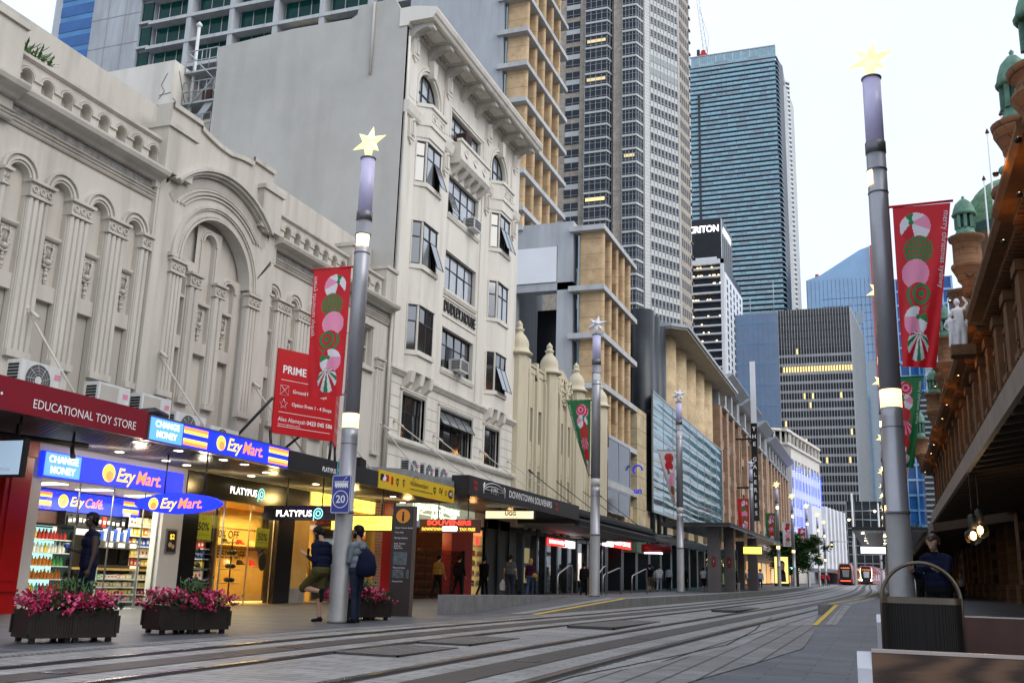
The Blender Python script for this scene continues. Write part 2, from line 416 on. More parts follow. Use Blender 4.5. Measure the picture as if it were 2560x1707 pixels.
mk('awning_ceiling', (.06,.038,.02), .6, var=.3, scale=2); mk('awning_edge', (.20,.17,.15), .6, var=.25, scale=2); M['gold_dim'] = mat('gold_dim', (.1,.07,.02), .3, var=.6, scale=.8, emit=(1,.6,.12), es=.05); M['globe_glass'] = glass_clear('globe_glass', (1,.9,.75))
mk('rust_edge', (.10,.07,.05), .5, var=.2); mk('map_grey', (.10,.12,.13), .5, var=.6, scale=14); mk('bin_ribs', (.009,.0075,.006), .5, 0, var=.2, spec=.25); mk('bronze_rim', (.13,.105,.08), .35, .8, var=.2); mk('cap_pale', (.42,.36,.32), .35, .5, var=.2); mk('canopy_dark', (.03,.028,.028), .4, var=.2); mk('canopy_ceiling', (.10,.095,.095), .22, .6, var=.2); mk('shelter_grey', (.14,.125,.12), .5, var=.15, scale=2); mk('burg_panel', (.22,.012,.012), .4, var=0); mk('led_case', (.01,.01,.01), .4, var=0); M['led_orange'] = emis('led_orange', (1,.2,.02), 3)
mk('shop_white', (.66,.64,.60), .6, var=.06); mk('pale_soffit', (.30,.29,.275), .6, var=.12); mk('sale_yellow', (.5,.55,.02), .5, var=.03); mk('tile_pink', (.42,.2,.16), .5, var=.1); mk('slate_panel', (.04,.045,.05), .35, var=.2); mk('burg_red', (.28,.01,.015), .4, var=.05); M['menu_lit'] = emis('menu_lit', (1,.75,.65), 1.2); M['sign_cream_lit'] = emis('sign_cream_lit', (.8,.75,.5), .8); M['window_amber'] = emis('window_amber', (1,.45,.12), .35)
brickify(M['tile_pink'], ((.45,.22,.17),(.38,.18,.14)), .2, .1, .012, (.5,.45,.4), 'YZ')
mk('lip_tone', (.36,.15,.12), .5, var=0)
# lit things
M['star_light'] = emis('star_light', (1, .9, .40), .8)
M['star_plain'] = mat('star_plain', (.75,.75,.78), .4, var=0)
M['lamp_warm'] = emis('lamp_warm', (1, .72, .32), 5)
M['lamp_down'] = emis('lamp_down', (1, .85, .6), 14)
M['tube_lavender'] = mat('tube_lavender', (.50,.48,.66), .3, var=.05, scale=3, emit=(.45, .42, .85), es=.05)
M['sign_blue_lit'] = emis('sign_blue_lit', (.01, .03, .75), 1.0)
M['sign_sky_lit'] = emis('sign_sky_lit', (.12, .38, .75), .75)
M['sign_orange_lit'] = emis('sign_orange_lit', (1, .23, .07), 1.1)
M['sign_yellow_lit'] = emis('sign_yellow_lit', (1, .62, .08), 1.15)
M['sign_white_lit'] = emis('sign_white_lit', (1, .96, .98), 1.9)
M['sign_cyan_lit'] = emis('sign_cyan_lit', (.25, .85, .85), 1.2)
M['sign_pale_lit'] = emis('sign_pale_lit', (.5, .56, .42), .35)
M['sign_lemon_lit'] = emis('sign_lemon_lit', (1, .8, .12), 1.25)
M['sign_redlit'] = emis('sign_redlit', (1, .05, .04), 1.1)
M['neon_green'] = emis('neon_green', (.8, .95, .75), 1.2)
M['screen_lit'] = emis('screen_lit', (.85, .95, 1), 1.5)
M['screen_grey'] = emis('screen_grey', (.24, .33, .42), .8)
M['ceiling_panel'] = emis('ceiling_panel', (1, .9, .7), 5)
M['window_lit'] = emis('window_lit', (1, .72, .25), .9)
M['window_dim'] = emis('window_dim', (.8, .62, .3), .35)
M['fairy_blue'] = emis('fairy_blue', (.06, .12, 1), 2.2)
M['fairy_white'] = emis('fairy_white', (.45, .6, 1), 1.8)
M['signal_red'] = emis('signal_red', (1, .05, .03), 8)
M['signal_green'] = emis('signal_green', (.1, 1, .6), 6)
M['signal_amber'] = emis('signal_amber', (1, .35, .05), 5)
M['head_light'] = emis('head_light', (1, .9, .5), 12)
M['light_strip'] = emis('light_strip', (1, .85, .4), 3)
M['red_strip'] = emis('red_strip', (1, .06, .03), 3)
M['poster_gold'] = emis('poster_gold', (1, .7, .2), .9)
M['cool_lit'] = emis('cool_lit', (.55, .9, .85), .9)
M['glass_shop'] = glass_clear('glass_shop')
M['glass_teal'] = glass_clear('glass_teal', (.45, .66, .68))
for k, c in dict(pack_red=(.5,.03,.02), pack_orange=(.65,.2,.02), pack_yellow=(.7,.5,.06), pack_blue=(.03,.1,.5), pack_white=(.75,.72,.66), pack_cream=(.65,.5,.28), pack_green=(.08,.35,.1), pack_black=(.015,.015,.018), pack_teal=(.1,.45,.5), pack_pink=(.7,.25,.35)).items():
    mk(k, c, .4, var=.15, scale=10)
nt_, N_, L_, B_ = nodes_of(M['bench_wood'])
tc_ = N_.new('ShaderNodeTexCoord'); mp_ = N_.new('ShaderNodeMapping'); mp_.inputs['Scale'].default_value = (1.1, 6, 9)
wv_ = N_.new('ShaderNodeTexWave'); wv_.wave_type = 'RINGS'; wv_.rings_direction = 'Z'; wv_.inputs['Scale'].default_value = 1.6; wv_.inputs['Distortion'].default_value = 5; wv_.inputs['Detail'].default_value = 4; wv_.inputs['Detail Scale'].default_value = 1.2
rp_ = N_.new('ShaderNodeValToRGB'); rp_.color_ramp.elements[0].color = (.03,.015,.009,1); rp_.color_ramp.elements[1].color = (.125,.068,.037,1)
L_.new(tc_.outputs['Object'], mp_.inputs[0]); L_.new(mp_.outputs[0], wv_.inputs[0]); L_.new(wv_.outputs['Fac'], rp_.inputs[0]); L_.new(rp_.outputs[0], B_.inputs['Base Color'])
# ------------------------------------------------------------------ ground, road, pavements, tracks
YB = [-30, -5] + [3*i for i in range(0, 40)] + [124, 140, 160, 180, 210, 260, 340]
mk('track_paving', (.20,.195,.19), .55); brickify(M['track_paving'], ((.37,.36,.352), (.285,.28,.275)), .46, .16, .010, (.13,.125,.12), 'XY', bump=.6)
mk('bluestone', (.085,.09,.10), .5); brickify(M['bluestone'], ((.125,.128,.143), (.08,.085,.098)), .85, .30, .010, (.04,.04,.046), 'XY', bump=.5)
mk('granite_pale', (.30,.295,.29), .6); brickify(M['granite_pale'], ((.32,.315,.31), (.28,.275,.27)), .6, .3, .01, (.12,.12,.12), 'YX')
mk('drain_setts', (.24,.235,.23), .65); brickify(M['drain_setts'], ((.42,.41,.40), (.32,.31,.30)), .30, .085, .018, (.055,.055,.055), 'XY', offs=0, bump=.8)
for k in ('track_paving', 'bluestone', 'rail_steel', 'ground_strip'):
    M[k].node_tree.nodes['Principled BSDF'].inputs['Specular IOR Level'].default_value = .55

def strip(name, xl, xr, y0, y1, h, m, kind='structure', parent=None, thick=0, ys=None, **kw):
    mb = MB(); ys = sorted({y0, y1} | {y for y in (ys or YB) if y0 < y < y1})
    f = lambda q, y: q(y) if callable(q) else q
    hh = h if callable(h) else (lambda y: h)
    for a, b in zip(ys, ys[1:]):
        P = [(f(xl, a), a, gz(a)+hh(a)), (f(xr, a), a, gz(a)+hh(a)), (f(xr, b), b, gz(b)+hh(b)), (f(xl, b), b, gz(b)+hh(b))]
        mb.face(P)
        if thick:
            Q = [(x, y, z-thick) for x, y, z in P]
            mb.face((P[0], Q[0], Q[3], P[3])); mb.face((P[1], P[2], Q[2], Q[1]))
            if a == y0: mb.face((P[0], P[1], Q[1], Q[0]))
            if b == y1: mb.face((P[2], P[3], Q[3], Q[2]))
    return mb.build(name, m, parent, loc=None if parent else (0, 0, 0), kind=kind, **kw)
strip('ground', -420, 420, -60, 900, -.03, M['asphalt'], ys=YB+[420, 520, 640])
T1 = smooth_path([(-30,-7.15),(9,-7.1),(15,-7.0),(21,-6.62),(26,-6.28),(40,-5.7),(70,-5.0),(110,-5.3),(140,-5.8),(164,-6.05),(320,-6.4)])
T2 = smooth_path([(-30,-4.0),(9,-3.95),(15.9,-3.8),(27,-3.42),(44,-2.78),(70,-2.05),(100,-2.0),(130,-2.5),(160,-3.0),(207,-3.4),(320,-3.6)])
BL = [(-30,-9.3),(10,-8.95),(15,-8.6),(19,-8.2),(23.8,-8.0),(31.4,-7.62),(44,-7.15),(70,-6.6),(96,-6.7),(140,-7.6),(340,-8.6)]
BR = [(-30,-2.1),(10,-1.85),(13,-1.5),(16,-1.2),(21,-1.36),(24.2,-1.6),(32.5,-1.94),(44,-1.3),(70,-.55),(100,-.5),(140,-1.2),(340,-1.6)]
t1 = lambda y: lerp_path(T1, y); t2 = lambda y: lerp_path(T2, y); bl = lambda y: lerp_path(BL, y); br = lambda y: lerp_path(BR, y)
fine = [y*1.0 for y in range(-5, 110)]+[y*5. for y in range(22, 60)]
strip('road', bl, br, -30, 340, 0., M['track_paving'], ys=fine)
strip('pavement', -26, bl, -30, 340, -.002, M['bluestone'], ys=fine)
strip('pavement', br, 26, -30, 340, -.002, M['bluestone'], ys=fine)
strip('drain_strip', lambda y: bl(y)-.02, lambda y: bl(y)+.34, 2, 23.5, .006, M['drain_setts'], ys=fine)
strip('drain_strip', lambda y: br(y)-1.0+.25*min(1, max(0, (y-10)/14)), br, 2, 24.2, .006, M['drain_setts'], ys=fine)
strip('paving_joint', lambda y: br(y)-1.13, lambda y: br(y)-1.10, 2, 28, .005, M['rail_groove'], ys=fine)
strip('paving_joint', lambda y: t2(y)+1.32, lambda y: t2(y)+1.345, 2, 60, .005, M['rail_groove'], ys=fine)
cb = MB(); cb.face([(-1.75, 12.55, gz(12.5)+.009), (0.25, 11.35, gz(11.35)+.009), (.25, 11.37, gz(11.37)+.009), (-1.75, 12.57, gz(12.5)+.009)]); cb.build('paving_joint', M['rail_groove'], loc=(0, 0, 0), kind='structure')
for t, lab in ((t1, 'tram track beside the left platform, two grooved rails with a dark power strip between'), (t2, 'tram track nearer the grey drain setts, two grooved rails with a dark power strip between')):
    tr = thing('tram_track', lab, 'tram track', (t(0), 0, 0), 'tram tracks along the street')
    for s in (-1, 1):
        c = lambda y, s=s: t(y)+s*.75
        r = strip('rail', lambda y: c(y)-.05, lambda y: c(y)+.035, 2, 300, .014, M['rail_steel'], kind=None, parent=tr, ys=fine)
        strip('groove', lambda y: c(y)+.037, lambda y: c(y)+.10, 2, 300, .010, M['rail_groove'], kind=None, parent=r, ys=fine)
        strip('sealant', lambda y: c(y)-.11, lambda y: c(y)+.13, 2, 300, .006, M['ground_strip'], kind=None, parent=r, ys=fine)
    strip('power_strip', lambda y: t(y)-.24, lambda y: t(y)+.24, 2, 300, .007, M['ground_strip'], kind=None, parent=tr, ys=fine)
    mb = MB()
    for y in (7.5, 11.3, 16.4, 22.8, 31, 43, 58, 75):
        mb.box(t(y)-.13, t(y)+.13, y-.1, y+.1, gz(y)+.003, gz(y)+.013)
    mb.build('contact_plate', M['rail_steel'], tr)
def cover(x0, x1, y0, y1, lab):
    c = thing('manhole_cover', lab, 'manhole cover', (x0, y0, gz(y0)), 'paved inspection covers between the tracks')
    a = MB(); w = .022; z = lambda y: gz(y)
    for p in ((x0, x1, y0, y0+w), (x0, x1, y1-w, y1), (x0, x0+w, y0, y1), (x1-w, x1, y0, y1)):
        a.box(p[0], p[1], p[2], p[3], z(y0)+.003, z(y1)+.008)
    a.build('frame', M['ground_strip'], c)
    MB().box(x0+w+.002, x1-w-.002, y0+w+.002, y1-w-.002, z(y0)+.002, z(y1)+.007).build('lid', M['cover_setts'], c)
cover(-6.15, -5.35, 13.1, 15.1, 'square paved cover between the tracks facing the pink planters')
cover(-6.2, -5.35, 10.9, 12.7, 'square paved cover nearest the lower left corner between the tracks')
cover(-5.65, -4.75, 18.6, 22.8, 'long paved cover between the tracks opposite the low stone wall')
cover(-4.85, -4.1, 30.5, 36.5, 'long paved cover between the tracks opposite the tram shelter')
# platforms
HP = .27
def ramp(y, a, b): return HP*min(1, max(0, (y-a)/(b-a)))
lp = MB(); ys = [23.8, 26, 29, 31.4, 34, 38, 42, 50, 60, 70, 80, 90, 96]
for a, b in zip(ys, ys[1:]):
    ha, hb = ramp(a, 23.8, 31.4), ramp(b, 23.8, 31.4)
    xa, xb = bl(a), bl(b); wa = -9.55 if a < 34.6 else -9.9; wb = -9.55 if b <= 34.6 else -9.9
    ga, gb = gz(a), gz(b)
    lp.face([(xa, a, ga+ha), (xb, b, gb+hb), (wb, b, gb+hb), (wa, a, ga+ha)])
    if b > 34.6: lp.face([(wa, a, ga+ha), (wb, b, gb+hb), (-12., b, gb+.002), (-12., a, ga+.002)])
lp.build('platform', M['bluestone'], loc=(0, 0, 0), kind='structure')
strip('kerb', bl, lambda y: bl(y)+.02, 23.8, 96, lambda y: ramp(y, 23.8, 31.4), M['stone_wall'], thick=.35, ys=fine)
strip('paving_edge', lambda y: bl(y)-.5, lambda y: bl(y)-.004, 31.4, 96, lambda y: HP+.004, M['granite_pale'], ys=fine)
strip('yellow_line', lambda y: bl(y)-.14, lambda y: bl(y)-.004, 23.8, 31.4, lambda y: ramp(y, 23.8, 31.4)+.008, M['paint_yellow'], ys=fine)
strip('white_line', lambda y: bl(y)-.62, lambda y: bl(y)-.32, 23.6, 31.4, lambda y: ramp(y, 23.8, 31.4)+.008, M['granite_pale'], ys=fine)
MB().box(-7.0, -6.68, 95.6, 96, gz(96)-.1, gz(96)+HP).build('kerb', M['stone_wall'], loc=(-6.9, 96, gz(96)), kind='structure')
rp = MB(); RY = [24.2, 27, 30, 32.5]
for a, b in zip(RY, RY[1:]):
    rp.face([(-1.6+(a-24.2)*.0145, a, gz(a)+ramp(a, 24.2, 32.5)), (8, a, gz(a)+ramp(a, 24.2, 32.5)), (8, b, gz(b)+ramp(b, 24.2, 32.5)), (-1.6+(b-24.2)*.0145, b, gz(b)+ramp(b, 24.2, 32.5))])
for a, b in zip([32.5, 40, 50, 60, 70, 84], [40, 50, 60, 70, 84, 96]):
    rp.face([(br(a), a, gz(a)+HP), (8, a, gz(a)+HP), (8, b, gz(b)+HP), (br(b), b, gz(b)+HP)])
rp.build('platform', M['bluestone'], loc=(0, 0, 0), kind='structure')
strip('kerb', lambda y: br(y)-.02, lambda y: br(y)+.02, 32.5, 96, HP, M['stone_wall'], thick=.35, ys=fine)
MB().box(-1.94, -1.48, 32.42, 32.5, gz(32)-.05, gz(32.5)+HP+.004).build('kerb', M['stone_wall'], loc=(-1.9, 32.4, gz(32)), kind='structure')
strip('yellow_line', lambda y: -1.6+(y-24.2)*.0145+.004, lambda y: -1.6+(y-24.2)*.0145+.12, 24.2, 32.5, lambda y: ramp(y, 24.2, 32.5)+.008, M['paint_yellow'], ys=fine)
strip('white_line', lambda y: -1.34+(y-24.2)*.012, lambda y: -1.1+(y-24.2)*.012, 24.5, 32.5, lambda y: ramp(y, 24.2, 32.5)+.008, M['granite_pale'], ys=fine)
strip('yellow_line', lambda y: br(y)+.1, lambda y: br(y)+.22, 34, 96, HP+.006, M['paint_yellow'], ys=fine)
strip('white_line', lambda y: br(y)+.5, lambda y: br(y)+.8, 34, 96, HP+.006, M['granite_pale'], ys=fine)
# low wall at the ramp
w = MB(); w.slab([(22., .15), (34.6, .30), (34.6, .63), (22., .67)], -9.85, -9.56, order='yzx')
wl = w.build('stone_wall', M['stone_wall'], loc=(-9.7, 22, gz(22)), label='long low grey granite wall beside the sloping ramp', cat='wall')
mb = MB()
for i in range(18): mb.ball((-9.7, 22.5+i*.68, .675-.0032*i*.68+.012), .028, 6)
mb.build('stud_row', M['steel'], wl)
def handrail(x, y, ln, lab, z=None, flip=False):
    z = gz(y)+HP if z is None else z
    t = thing('handrail', lab, 'handrail', (x, y, z), 'steel handrails on the platform')
    y0, y1 = (y, y+ln)
    MB().tube([(x, y0, z), (x, y0, z+.62), (x, y0+.07, z+.7), (x, y1-.42, z+.98), (x, y1-.1, z+1.0), (x, y1, z+.92), (x, y1, z)], .028, 8).build('rail', M['steel'], t)
    mb = MB(); mb.lathe((x, y0, z), [(.06, 0), (.06, .015)], 10); mb.lathe((x, y1, z), [(.06, 0), (.06, .015)], 10); mb.build('base_plate', M['steel'], t)
handrail(-9.6, 36.0, 2.6, 'bent steel handrail at the platform edge left of the walking trio')
handrail(-9.15, 38.6, 2.6, 'bent steel handrail right of the walking trio, beside a pole')
handrail(-9.75, 31.0, 1.6, 'bent steel handrail just left of the first platform pole')
handrail(-9.0, 33.0, 1.2, 'bent steel handrail just right of the first platform pole')
handrail(.55, 38.0, 2.6, 'slanted steel handrail behind the hoop of the ribbed planter, left one')
handrail(.95, 37.0, 2.6, 'slanted steel handrail behind the hoop of the ribbed planter, right one')
# sky, sun and camera
W = bpy.data.worlds.new('World'); SC.world = W; W.use_nodes = True
nt = W.node_tree; bg = nt.nodes['Background']
sky = nt.nodes.new('ShaderNodeTexSky'); sky.sky_type = 'NISHITA'; sky.sun_disc = False
SUN_EL, SUN_AZ = 40., 102.
sky.sun_elevation = rad(SUN_EL); sky.sun_rotation = rad(SUN_AZ); sky.air_density = 1.0; sky.dust_density = 4.; sky.ozone_density = 1.
hs = nt.nodes.new('ShaderNodeHueSaturation'); hs.inputs['Saturation'].default_value = .42; hs.inputs['Value'].default_value = 1.
nt.links.new(sky.outputs[0], hs.inputs['Color'])
tcw = nt.nodes.new('ShaderNodeTexCoord'); nzw = nt.nodes.new('ShaderNodeTexNoise'); nzw.inputs['Scale'].default_value = 2.2; nzw.inputs['Detail'].default_value = 5
nt.links.new(tcw.outputs['Generated'], nzw.inputs['Vector'])
rw = nt.nodes.new('ShaderNodeValToRGB'); rw.color_ramp.elements[0].position = .3; rw.color_ramp.elements[0].color = (.84,.92,1.06,1); rw.color_ramp.elements[1].position = .7; rw.color_ramp.elements[1].color = (1.0,1.0,1.02,1)
nt.links.new(nzw.outputs['Fac'], rw.inputs['Fac'])
mw = nt.nodes.new('ShaderNodeMix'); mw.data_type = 'RGBA'; mw.blend_type = 'MULTIPLY'; mw.inputs['Factor'].default_value = 1
cm = nt.nodes.new('ShaderNodeMix'); cm.data_type = 'RGBA'; cm.inputs['Factor'].default_value = .72; cm.inputs['B'].default_value = (7.9, 8.4, 9.1, 1)   # cloud cover
nt.links.new(hs.outputs[0], cm.inputs['A']); nt.links.new(cm.outputs['Result'], mw.inputs['A']); nt.links.new(rw.outputs['Color'], mw.inputs['B']); nt.links.new(mw.outputs['Result'], bg.inputs['Color'])
bg.inputs['Strength'].default_value = .115
sl = bpy.data.lights.new('sun', 'SUN'); sl.energy = .95; sl.angle = rad(50); sl.color = (1, .93, .82)
so = bpy.data.objects.new('sun', sl); LK(so)
so.rotation_euler = Vector((-sin(rad(SUN_AZ))*cos(rad(SUN_EL)), -cos(rad(SUN_AZ))*cos(rad(SUN_EL)), -sin(rad(SUN_EL)))).to_track_quat('-Z', 'Y').to_euler()
cd = bpy.data.cameras.new('camera'); cd.lens = 35.0; cd.sensor_width = 36; cd.clip_end = 3000; cd.clip_start = .05
co = bpy.data.objects.new('camera', cd); LK(co)
RC = ((0.9391953, -0.05404769, -0.33910328), (0.34217041, 0.23023807, 0.91099387), (0.02883737, -0.97163228, 0.23473203))
co.matrix_world = Matrix([[r[0], -r[1], -r[2], 0] for r in RC]+[[0, 0, 0, 1]]); co.location = (0, 0, 1.0)
SC.camera = co
SC.view_settings.view_transform = 'Standard'; SC.view_settings.look = 'None'; SC.view_settings.gamma = 1; SC.view_settings.exposure = 0.52
SC.render.engine = 'CYCLES'; SC.cycles.max_bounces = 6; SC.cycles.transparent_max_bounces = 12; SC.cycles.use_denoising = True
SC.cycles.sample_clamp_indirect = 4
# ------------------------------------------------------------------ arcaded cream building
XF = -15.6
E1 = east(XF)
th = thing('arcaded_building', 'long cream building with blind round arches, reeded pilasters and a big central arch', 'building', (XF, 20, gz(20)))
OPW = [(13.52,14.02),(14.62,15.12),(15.72,16.20),(16.83,17.28)]
OPE = [(22.43,22.83),(23.54,23.92),(24.66,25.04),(25.76,26.2)]
wl = MB(E1)
def wing(lo, hi, ops, yend0, yend1):
    ed = [lo]+[(ops[i][1]+ops[i+1][0])/2 for i in range(3)]+[hi]
    for (a, b), e0, e1 in zip(ops, ed, ed[1:]):
        ac = (a+b)/2; r = (b-a)/2
        wl.arch_wall(e0, e1, 4.0, 8.5, 9.46, ac, r, -.15, 0)
        wl.box(a, b, 7.0, 9.0, -.4, -.13); wl.box(a, b, 4.0, 6.24, -.4, -.17)
        wl.box(a, b, 6.24, 6.56, -.4, -.04); wl.box(a, b, 6.56, 7.0, -.4, -.13)
wing(13.35, 17.6, OPW, 0, 0); wing(22.4, 26.5, OPE, 0, 0)
# plain end bays, with the real window at the far end
wl.box(7, 13.35, 4.0, 9.46, -.3, 0); wl.box(26.5, 27.82, 4.0, 9.46, -.3, 0); wl.box(28.5, 29.74, 4.0, 9.46, -.3, 0)
wl.box(27.82, 28.5, 9.05, 9.46, -.3, 0); wl.box(27.82, 28.5, 4.0, 7.8, -.3, 0)
# central pavilion
CP = .14; CY = 19.93
wl.box(17.6, 18.2, 4.0, 8.3, -.3, CP); wl.box(21.85, 22.4, 4.0, 8.3, -.3, CP); wl.box(17.6, 18.6, 8.3, 10.3, -.3, -.17); wl.box(21.3, 22.4, 8.3, 10.3, -.3, -.17); wl.box(22.3, 22.46, 8.2, 9.72, -.3, CP-.02); wl.box(17.54, 17.66, 8.2, 9.72, -.3, CP-.02); wl.face([(17.6, 8.3, -.17), (17.6, 8.3, CP), (17.6, 9.9, CP), (17.6, 9.9, -.17)]); wl.face([(22.4, 8.3, -.17), (22.4, 8.3, CP), (22.4, 9.9, CP), (22.4, 9.9, -.17)])
seg = 26
def half(r, zc, n): return [(CY-r*cos(PI*i/n), zc+r*sin(PI*i/n)) for i in range(n+1)]
hf = half(1.38, 8.3, seg)
for i in range(seg):
    (a, z), (b, zz) = hf[i], hf[i+1]
    ta = max(17.6, min(22.4, CY+(a-CY)*1.75)); tb = max(17.6, min(22.4, CY+(b-CY)*1.75))
    top = lambda y: min(11.05, 8.15+math.sqrt(max(0, 2.78**2-(y-CY)**2)))
    wl.face([(a, z, CP), (b, zz, CP), (tb, top(tb), CP), (ta, top(ta), CP)]); wl.face([(a, z, -.16), (b, zz, -.16), (b, zz, CP), (a, z, CP)], 0, True)
wl.box(17.46, 17.8, 9.72, 10.25, -.3, CP-.012); wl.box(22.1, 22.5, 9.4, 10.25, -.3, CP-.012)
wl.box(18.2, 18.64, 4.0, 8.3, -.3, CP); wl.box(21.4, 21.85, 4.0, 8.3, -.3, CP)
tz = lambda y: min(11.05, 8.15+math.sqrt(max(0, 2.78**2-(y-CY)**2))); wl.face([(17.6, 8.3, CP), (CY-1.38, 8.3, CP), (17.6, tz(17.6), CP)]); wl.face([(22.4, 8.3, CP), (CY+1.38, 8.3, CP), (22.4, tz(22.4), CP)])
wl.box(18.64, 21.4, 4.0, 9.8, -.5, -.2)
wl.box(7, 29.74, 3.0, 4.0, -.35, -.05)
wall = wl.build('wall', M['cream_plaster'], th)
MB().box(XF-9, XF-.5, 7, 29.7, 4.1, 10.6).build('rear_block', M['side_paint'], th)
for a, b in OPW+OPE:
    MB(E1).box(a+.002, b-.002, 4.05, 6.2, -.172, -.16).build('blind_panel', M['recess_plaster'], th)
# inner windows of the pavilion
OPC = [(18.72, 19.13, 8.12), (19.62, 20.12, 9.1), (20.6, 21.05, 8.12)]
cw = MB(E1)
eds = [18.64, 19.37, 20.36, 21.4]
for (a, b, hs), e0, e1 in zip(OPC, eds, eds[1:]):
    ac, r = (a+b)/2, (b-a)/2
    cw.arch_wall(e0, e1, 4.0, hs, hs+r+.14, ac, r, -.2, -.08)
    cw.box(a, b, 6.24, 6.54, -.3, -.05); cw.box(a, b, 7.5, 7.58, -.3, -.08)
cw.build('window_screen', M['cream_plaster'], th)
def reeds(a, b, h0, h1, d, n=4):
    mb = MB(E1); w = (b-a)/n
    mb.box(a, b, h0, h1, d-.1, d+.02)
    for i in range(n):
        c = a+w*(i+.5); ring = []
        mb.slab([(c-w*.42*cos(PI*k/5), d+.02+w*.42*sin(PI*k/5)) for k in range(6)], h0+.1, h1-.05, order='xzy')
    mb.box(a-.015, b+.015, h0-.02, h0+.12, d-.1, d+.09)
    return mb
def capital(a, b, h, d):
    mb = MB(E1); mb.box(a-.01, b+.01, h, h+.26, d-.1, d+.085); mb.box(a-.05, b+.05, h+.26, h+.32, d-.1, d+.15); mb.box(a-.03, b+.03, h-.035, h, d-.1, d+.11)
    n = max(2, int((b-a)/.15)); w = (b-a)/n
    for i in range(n):
        c = a+w*(i+.5); mb.ring(c, h+.13, w*.24, w*.40, d+.08, d+.115, 0, 2*PI, 10)
        mb.ball((c, h+.13, d+.09), w*.13, 6)
        if i: mb.ball((a+w*i, h+.205, d+.09), .022, 6); mb.ball((a+w*i, h+.055, d+.09), .022, 6)
    return mb
def pilaster(a, b, h0, hc, d=0.02, n=4):
    p = reeds(a, b, h0, hc, d, n).build('pilaster', M['cream_plaster'], th); capital(a, b, hc, d).build('capital', M['cream_plaster'], p)
for lst in (OPW, OPE):
    for (a, b), (c, d) in zip(lst, lst[1:]): pilaster(b+.02, c-.02, 4.95, 8.2)
pilaster(17.30, 17.58, 4.95, 8.2, n=2); pilaster(13.36, 13.50, 4.95, 8.2, n=1); pilaster(22.41, 22.5, 4.95, 8.2, n=1)
pilaster(26.22, 26.7, 4.95, 8.2, n=3); pilaster(28.86, 29.34, 4.95, 7.85, n=3)
pilaster(18.2, 18.68, 4.95, 7.9, CP, 4); pilaster(21.32, 21.84, 4.95, 7.9, CP, 4); pilaster(19.17, 19.58, 4.95, 7.85, -.05, 2); pilaster(20.16, 20.56, 4.95, 7.85, -.05, 2)
for a, b in OPW+OPE:
    mb = MB(E1); ac, r = (a+b)/2, (b-a)/2
    for k, (q, d) in enumerate(((0, .05), (.055, .08), (.11, .05), (.165, .1))): mb.ring(ac, 8.5, r+q, r+q+.05, -.02, d, n=14)
    mb.build('arch_moulding', M['cream_plaster'], th)
    MB(E1).sweep([(7.52, -.15), (7.52, -.07), (7.56, -.04), (7.61, -.04), (7.61, -.15)], a, b).build('ledge', M['cream_plaster'], th)
def lyre(a, h, d):
    """cast ornament: a lyre over a ball and a drop"""
    mb = MB(E1); R_ = .028
    for s in (-1, 1):
        mb.tube([(a+s*.045, h-.42, d), (a+s*.10, h-.33, d+.015), (a+s*.085, h-.2, d+.02), (a+s*.12, h-.08, d+.02), (a+s*.10, h, d+.02)], R_, 6)
        mb.ball((a+s*.105, h+.01, d+.02), .036, 6); mb.ball((a+s*.1, h-.2, d+.02), .032, 6); mb.ball((a+s*.115, h-.29, d+.02), .03, 6)
        mb.tube([(a+s*.035, h-.05, d), (a+s*.03, h-.28, d)], .008, 5)
    mb.tube([(a-.12, h-.03, d+.02), (a+.12, h-.03, d+.02)], .016, 6); mb.tube([(a, h-.05, d), (a, h-.28, d)], .008, 5)
    mb.ball((a, h-.37, d+.03), .068, 10)
    for k in range(5): mb.ball((a+(k-2)*.04, h-.45-.012*(2-abs(k-2)), d+.02), .036, 6)
    for z, r in ((.54, .04), (.62, .05), (.69, .028), (.74, .042), (.80, .03)): mb.ball((a, h-z, d+.015), r, 8, sq=(1, 1.25, 1))
    return mb
for a, b in OPW+OPE: lyre((a+b)/2, 7.42, -.11).build('lyre_ornament', M['cream_plaster'], th)
for a, b, hs in OPC: lyre((a+b)/2, 7.38, -.18).build('lyre_ornament', M['cream_plaster'], th)
for a, b, hs in OPC:
    mb = MB(E1); mb.ring((a+b)/2, hs, (b-a)/2, (b-a)/2+.05, -.1, -.03, n=14); mb.ring((a+b)/2, hs, (b-a)/2+.07, (b-a)/2+.11, -.1, -.05, n=14)
    if hs > 9:
        for q in (a-.08, b+.03): mb.box(q, q+.05, 8.1, hs, -.1, -.04)
    mb.build('arch_moulding', M['cream_plaster'], th)
mb = MB(E1)
for r0, r1, d in ((1.38, 1.44, .2), (1.46, 1.50, .18), (1.62, 1.67, .18), (1.67, 1.74, .21)): mb.ring(CY, 8.3, r0, r1, CP-.02, d, n=30)
for y in (CY-1.72, CY+1.72): mb.box(y-.1, y+.1, 8.24, 8.34, CP-.1, .27)
mb.build('great_arch_moulding', M['cream_plaster'], th)
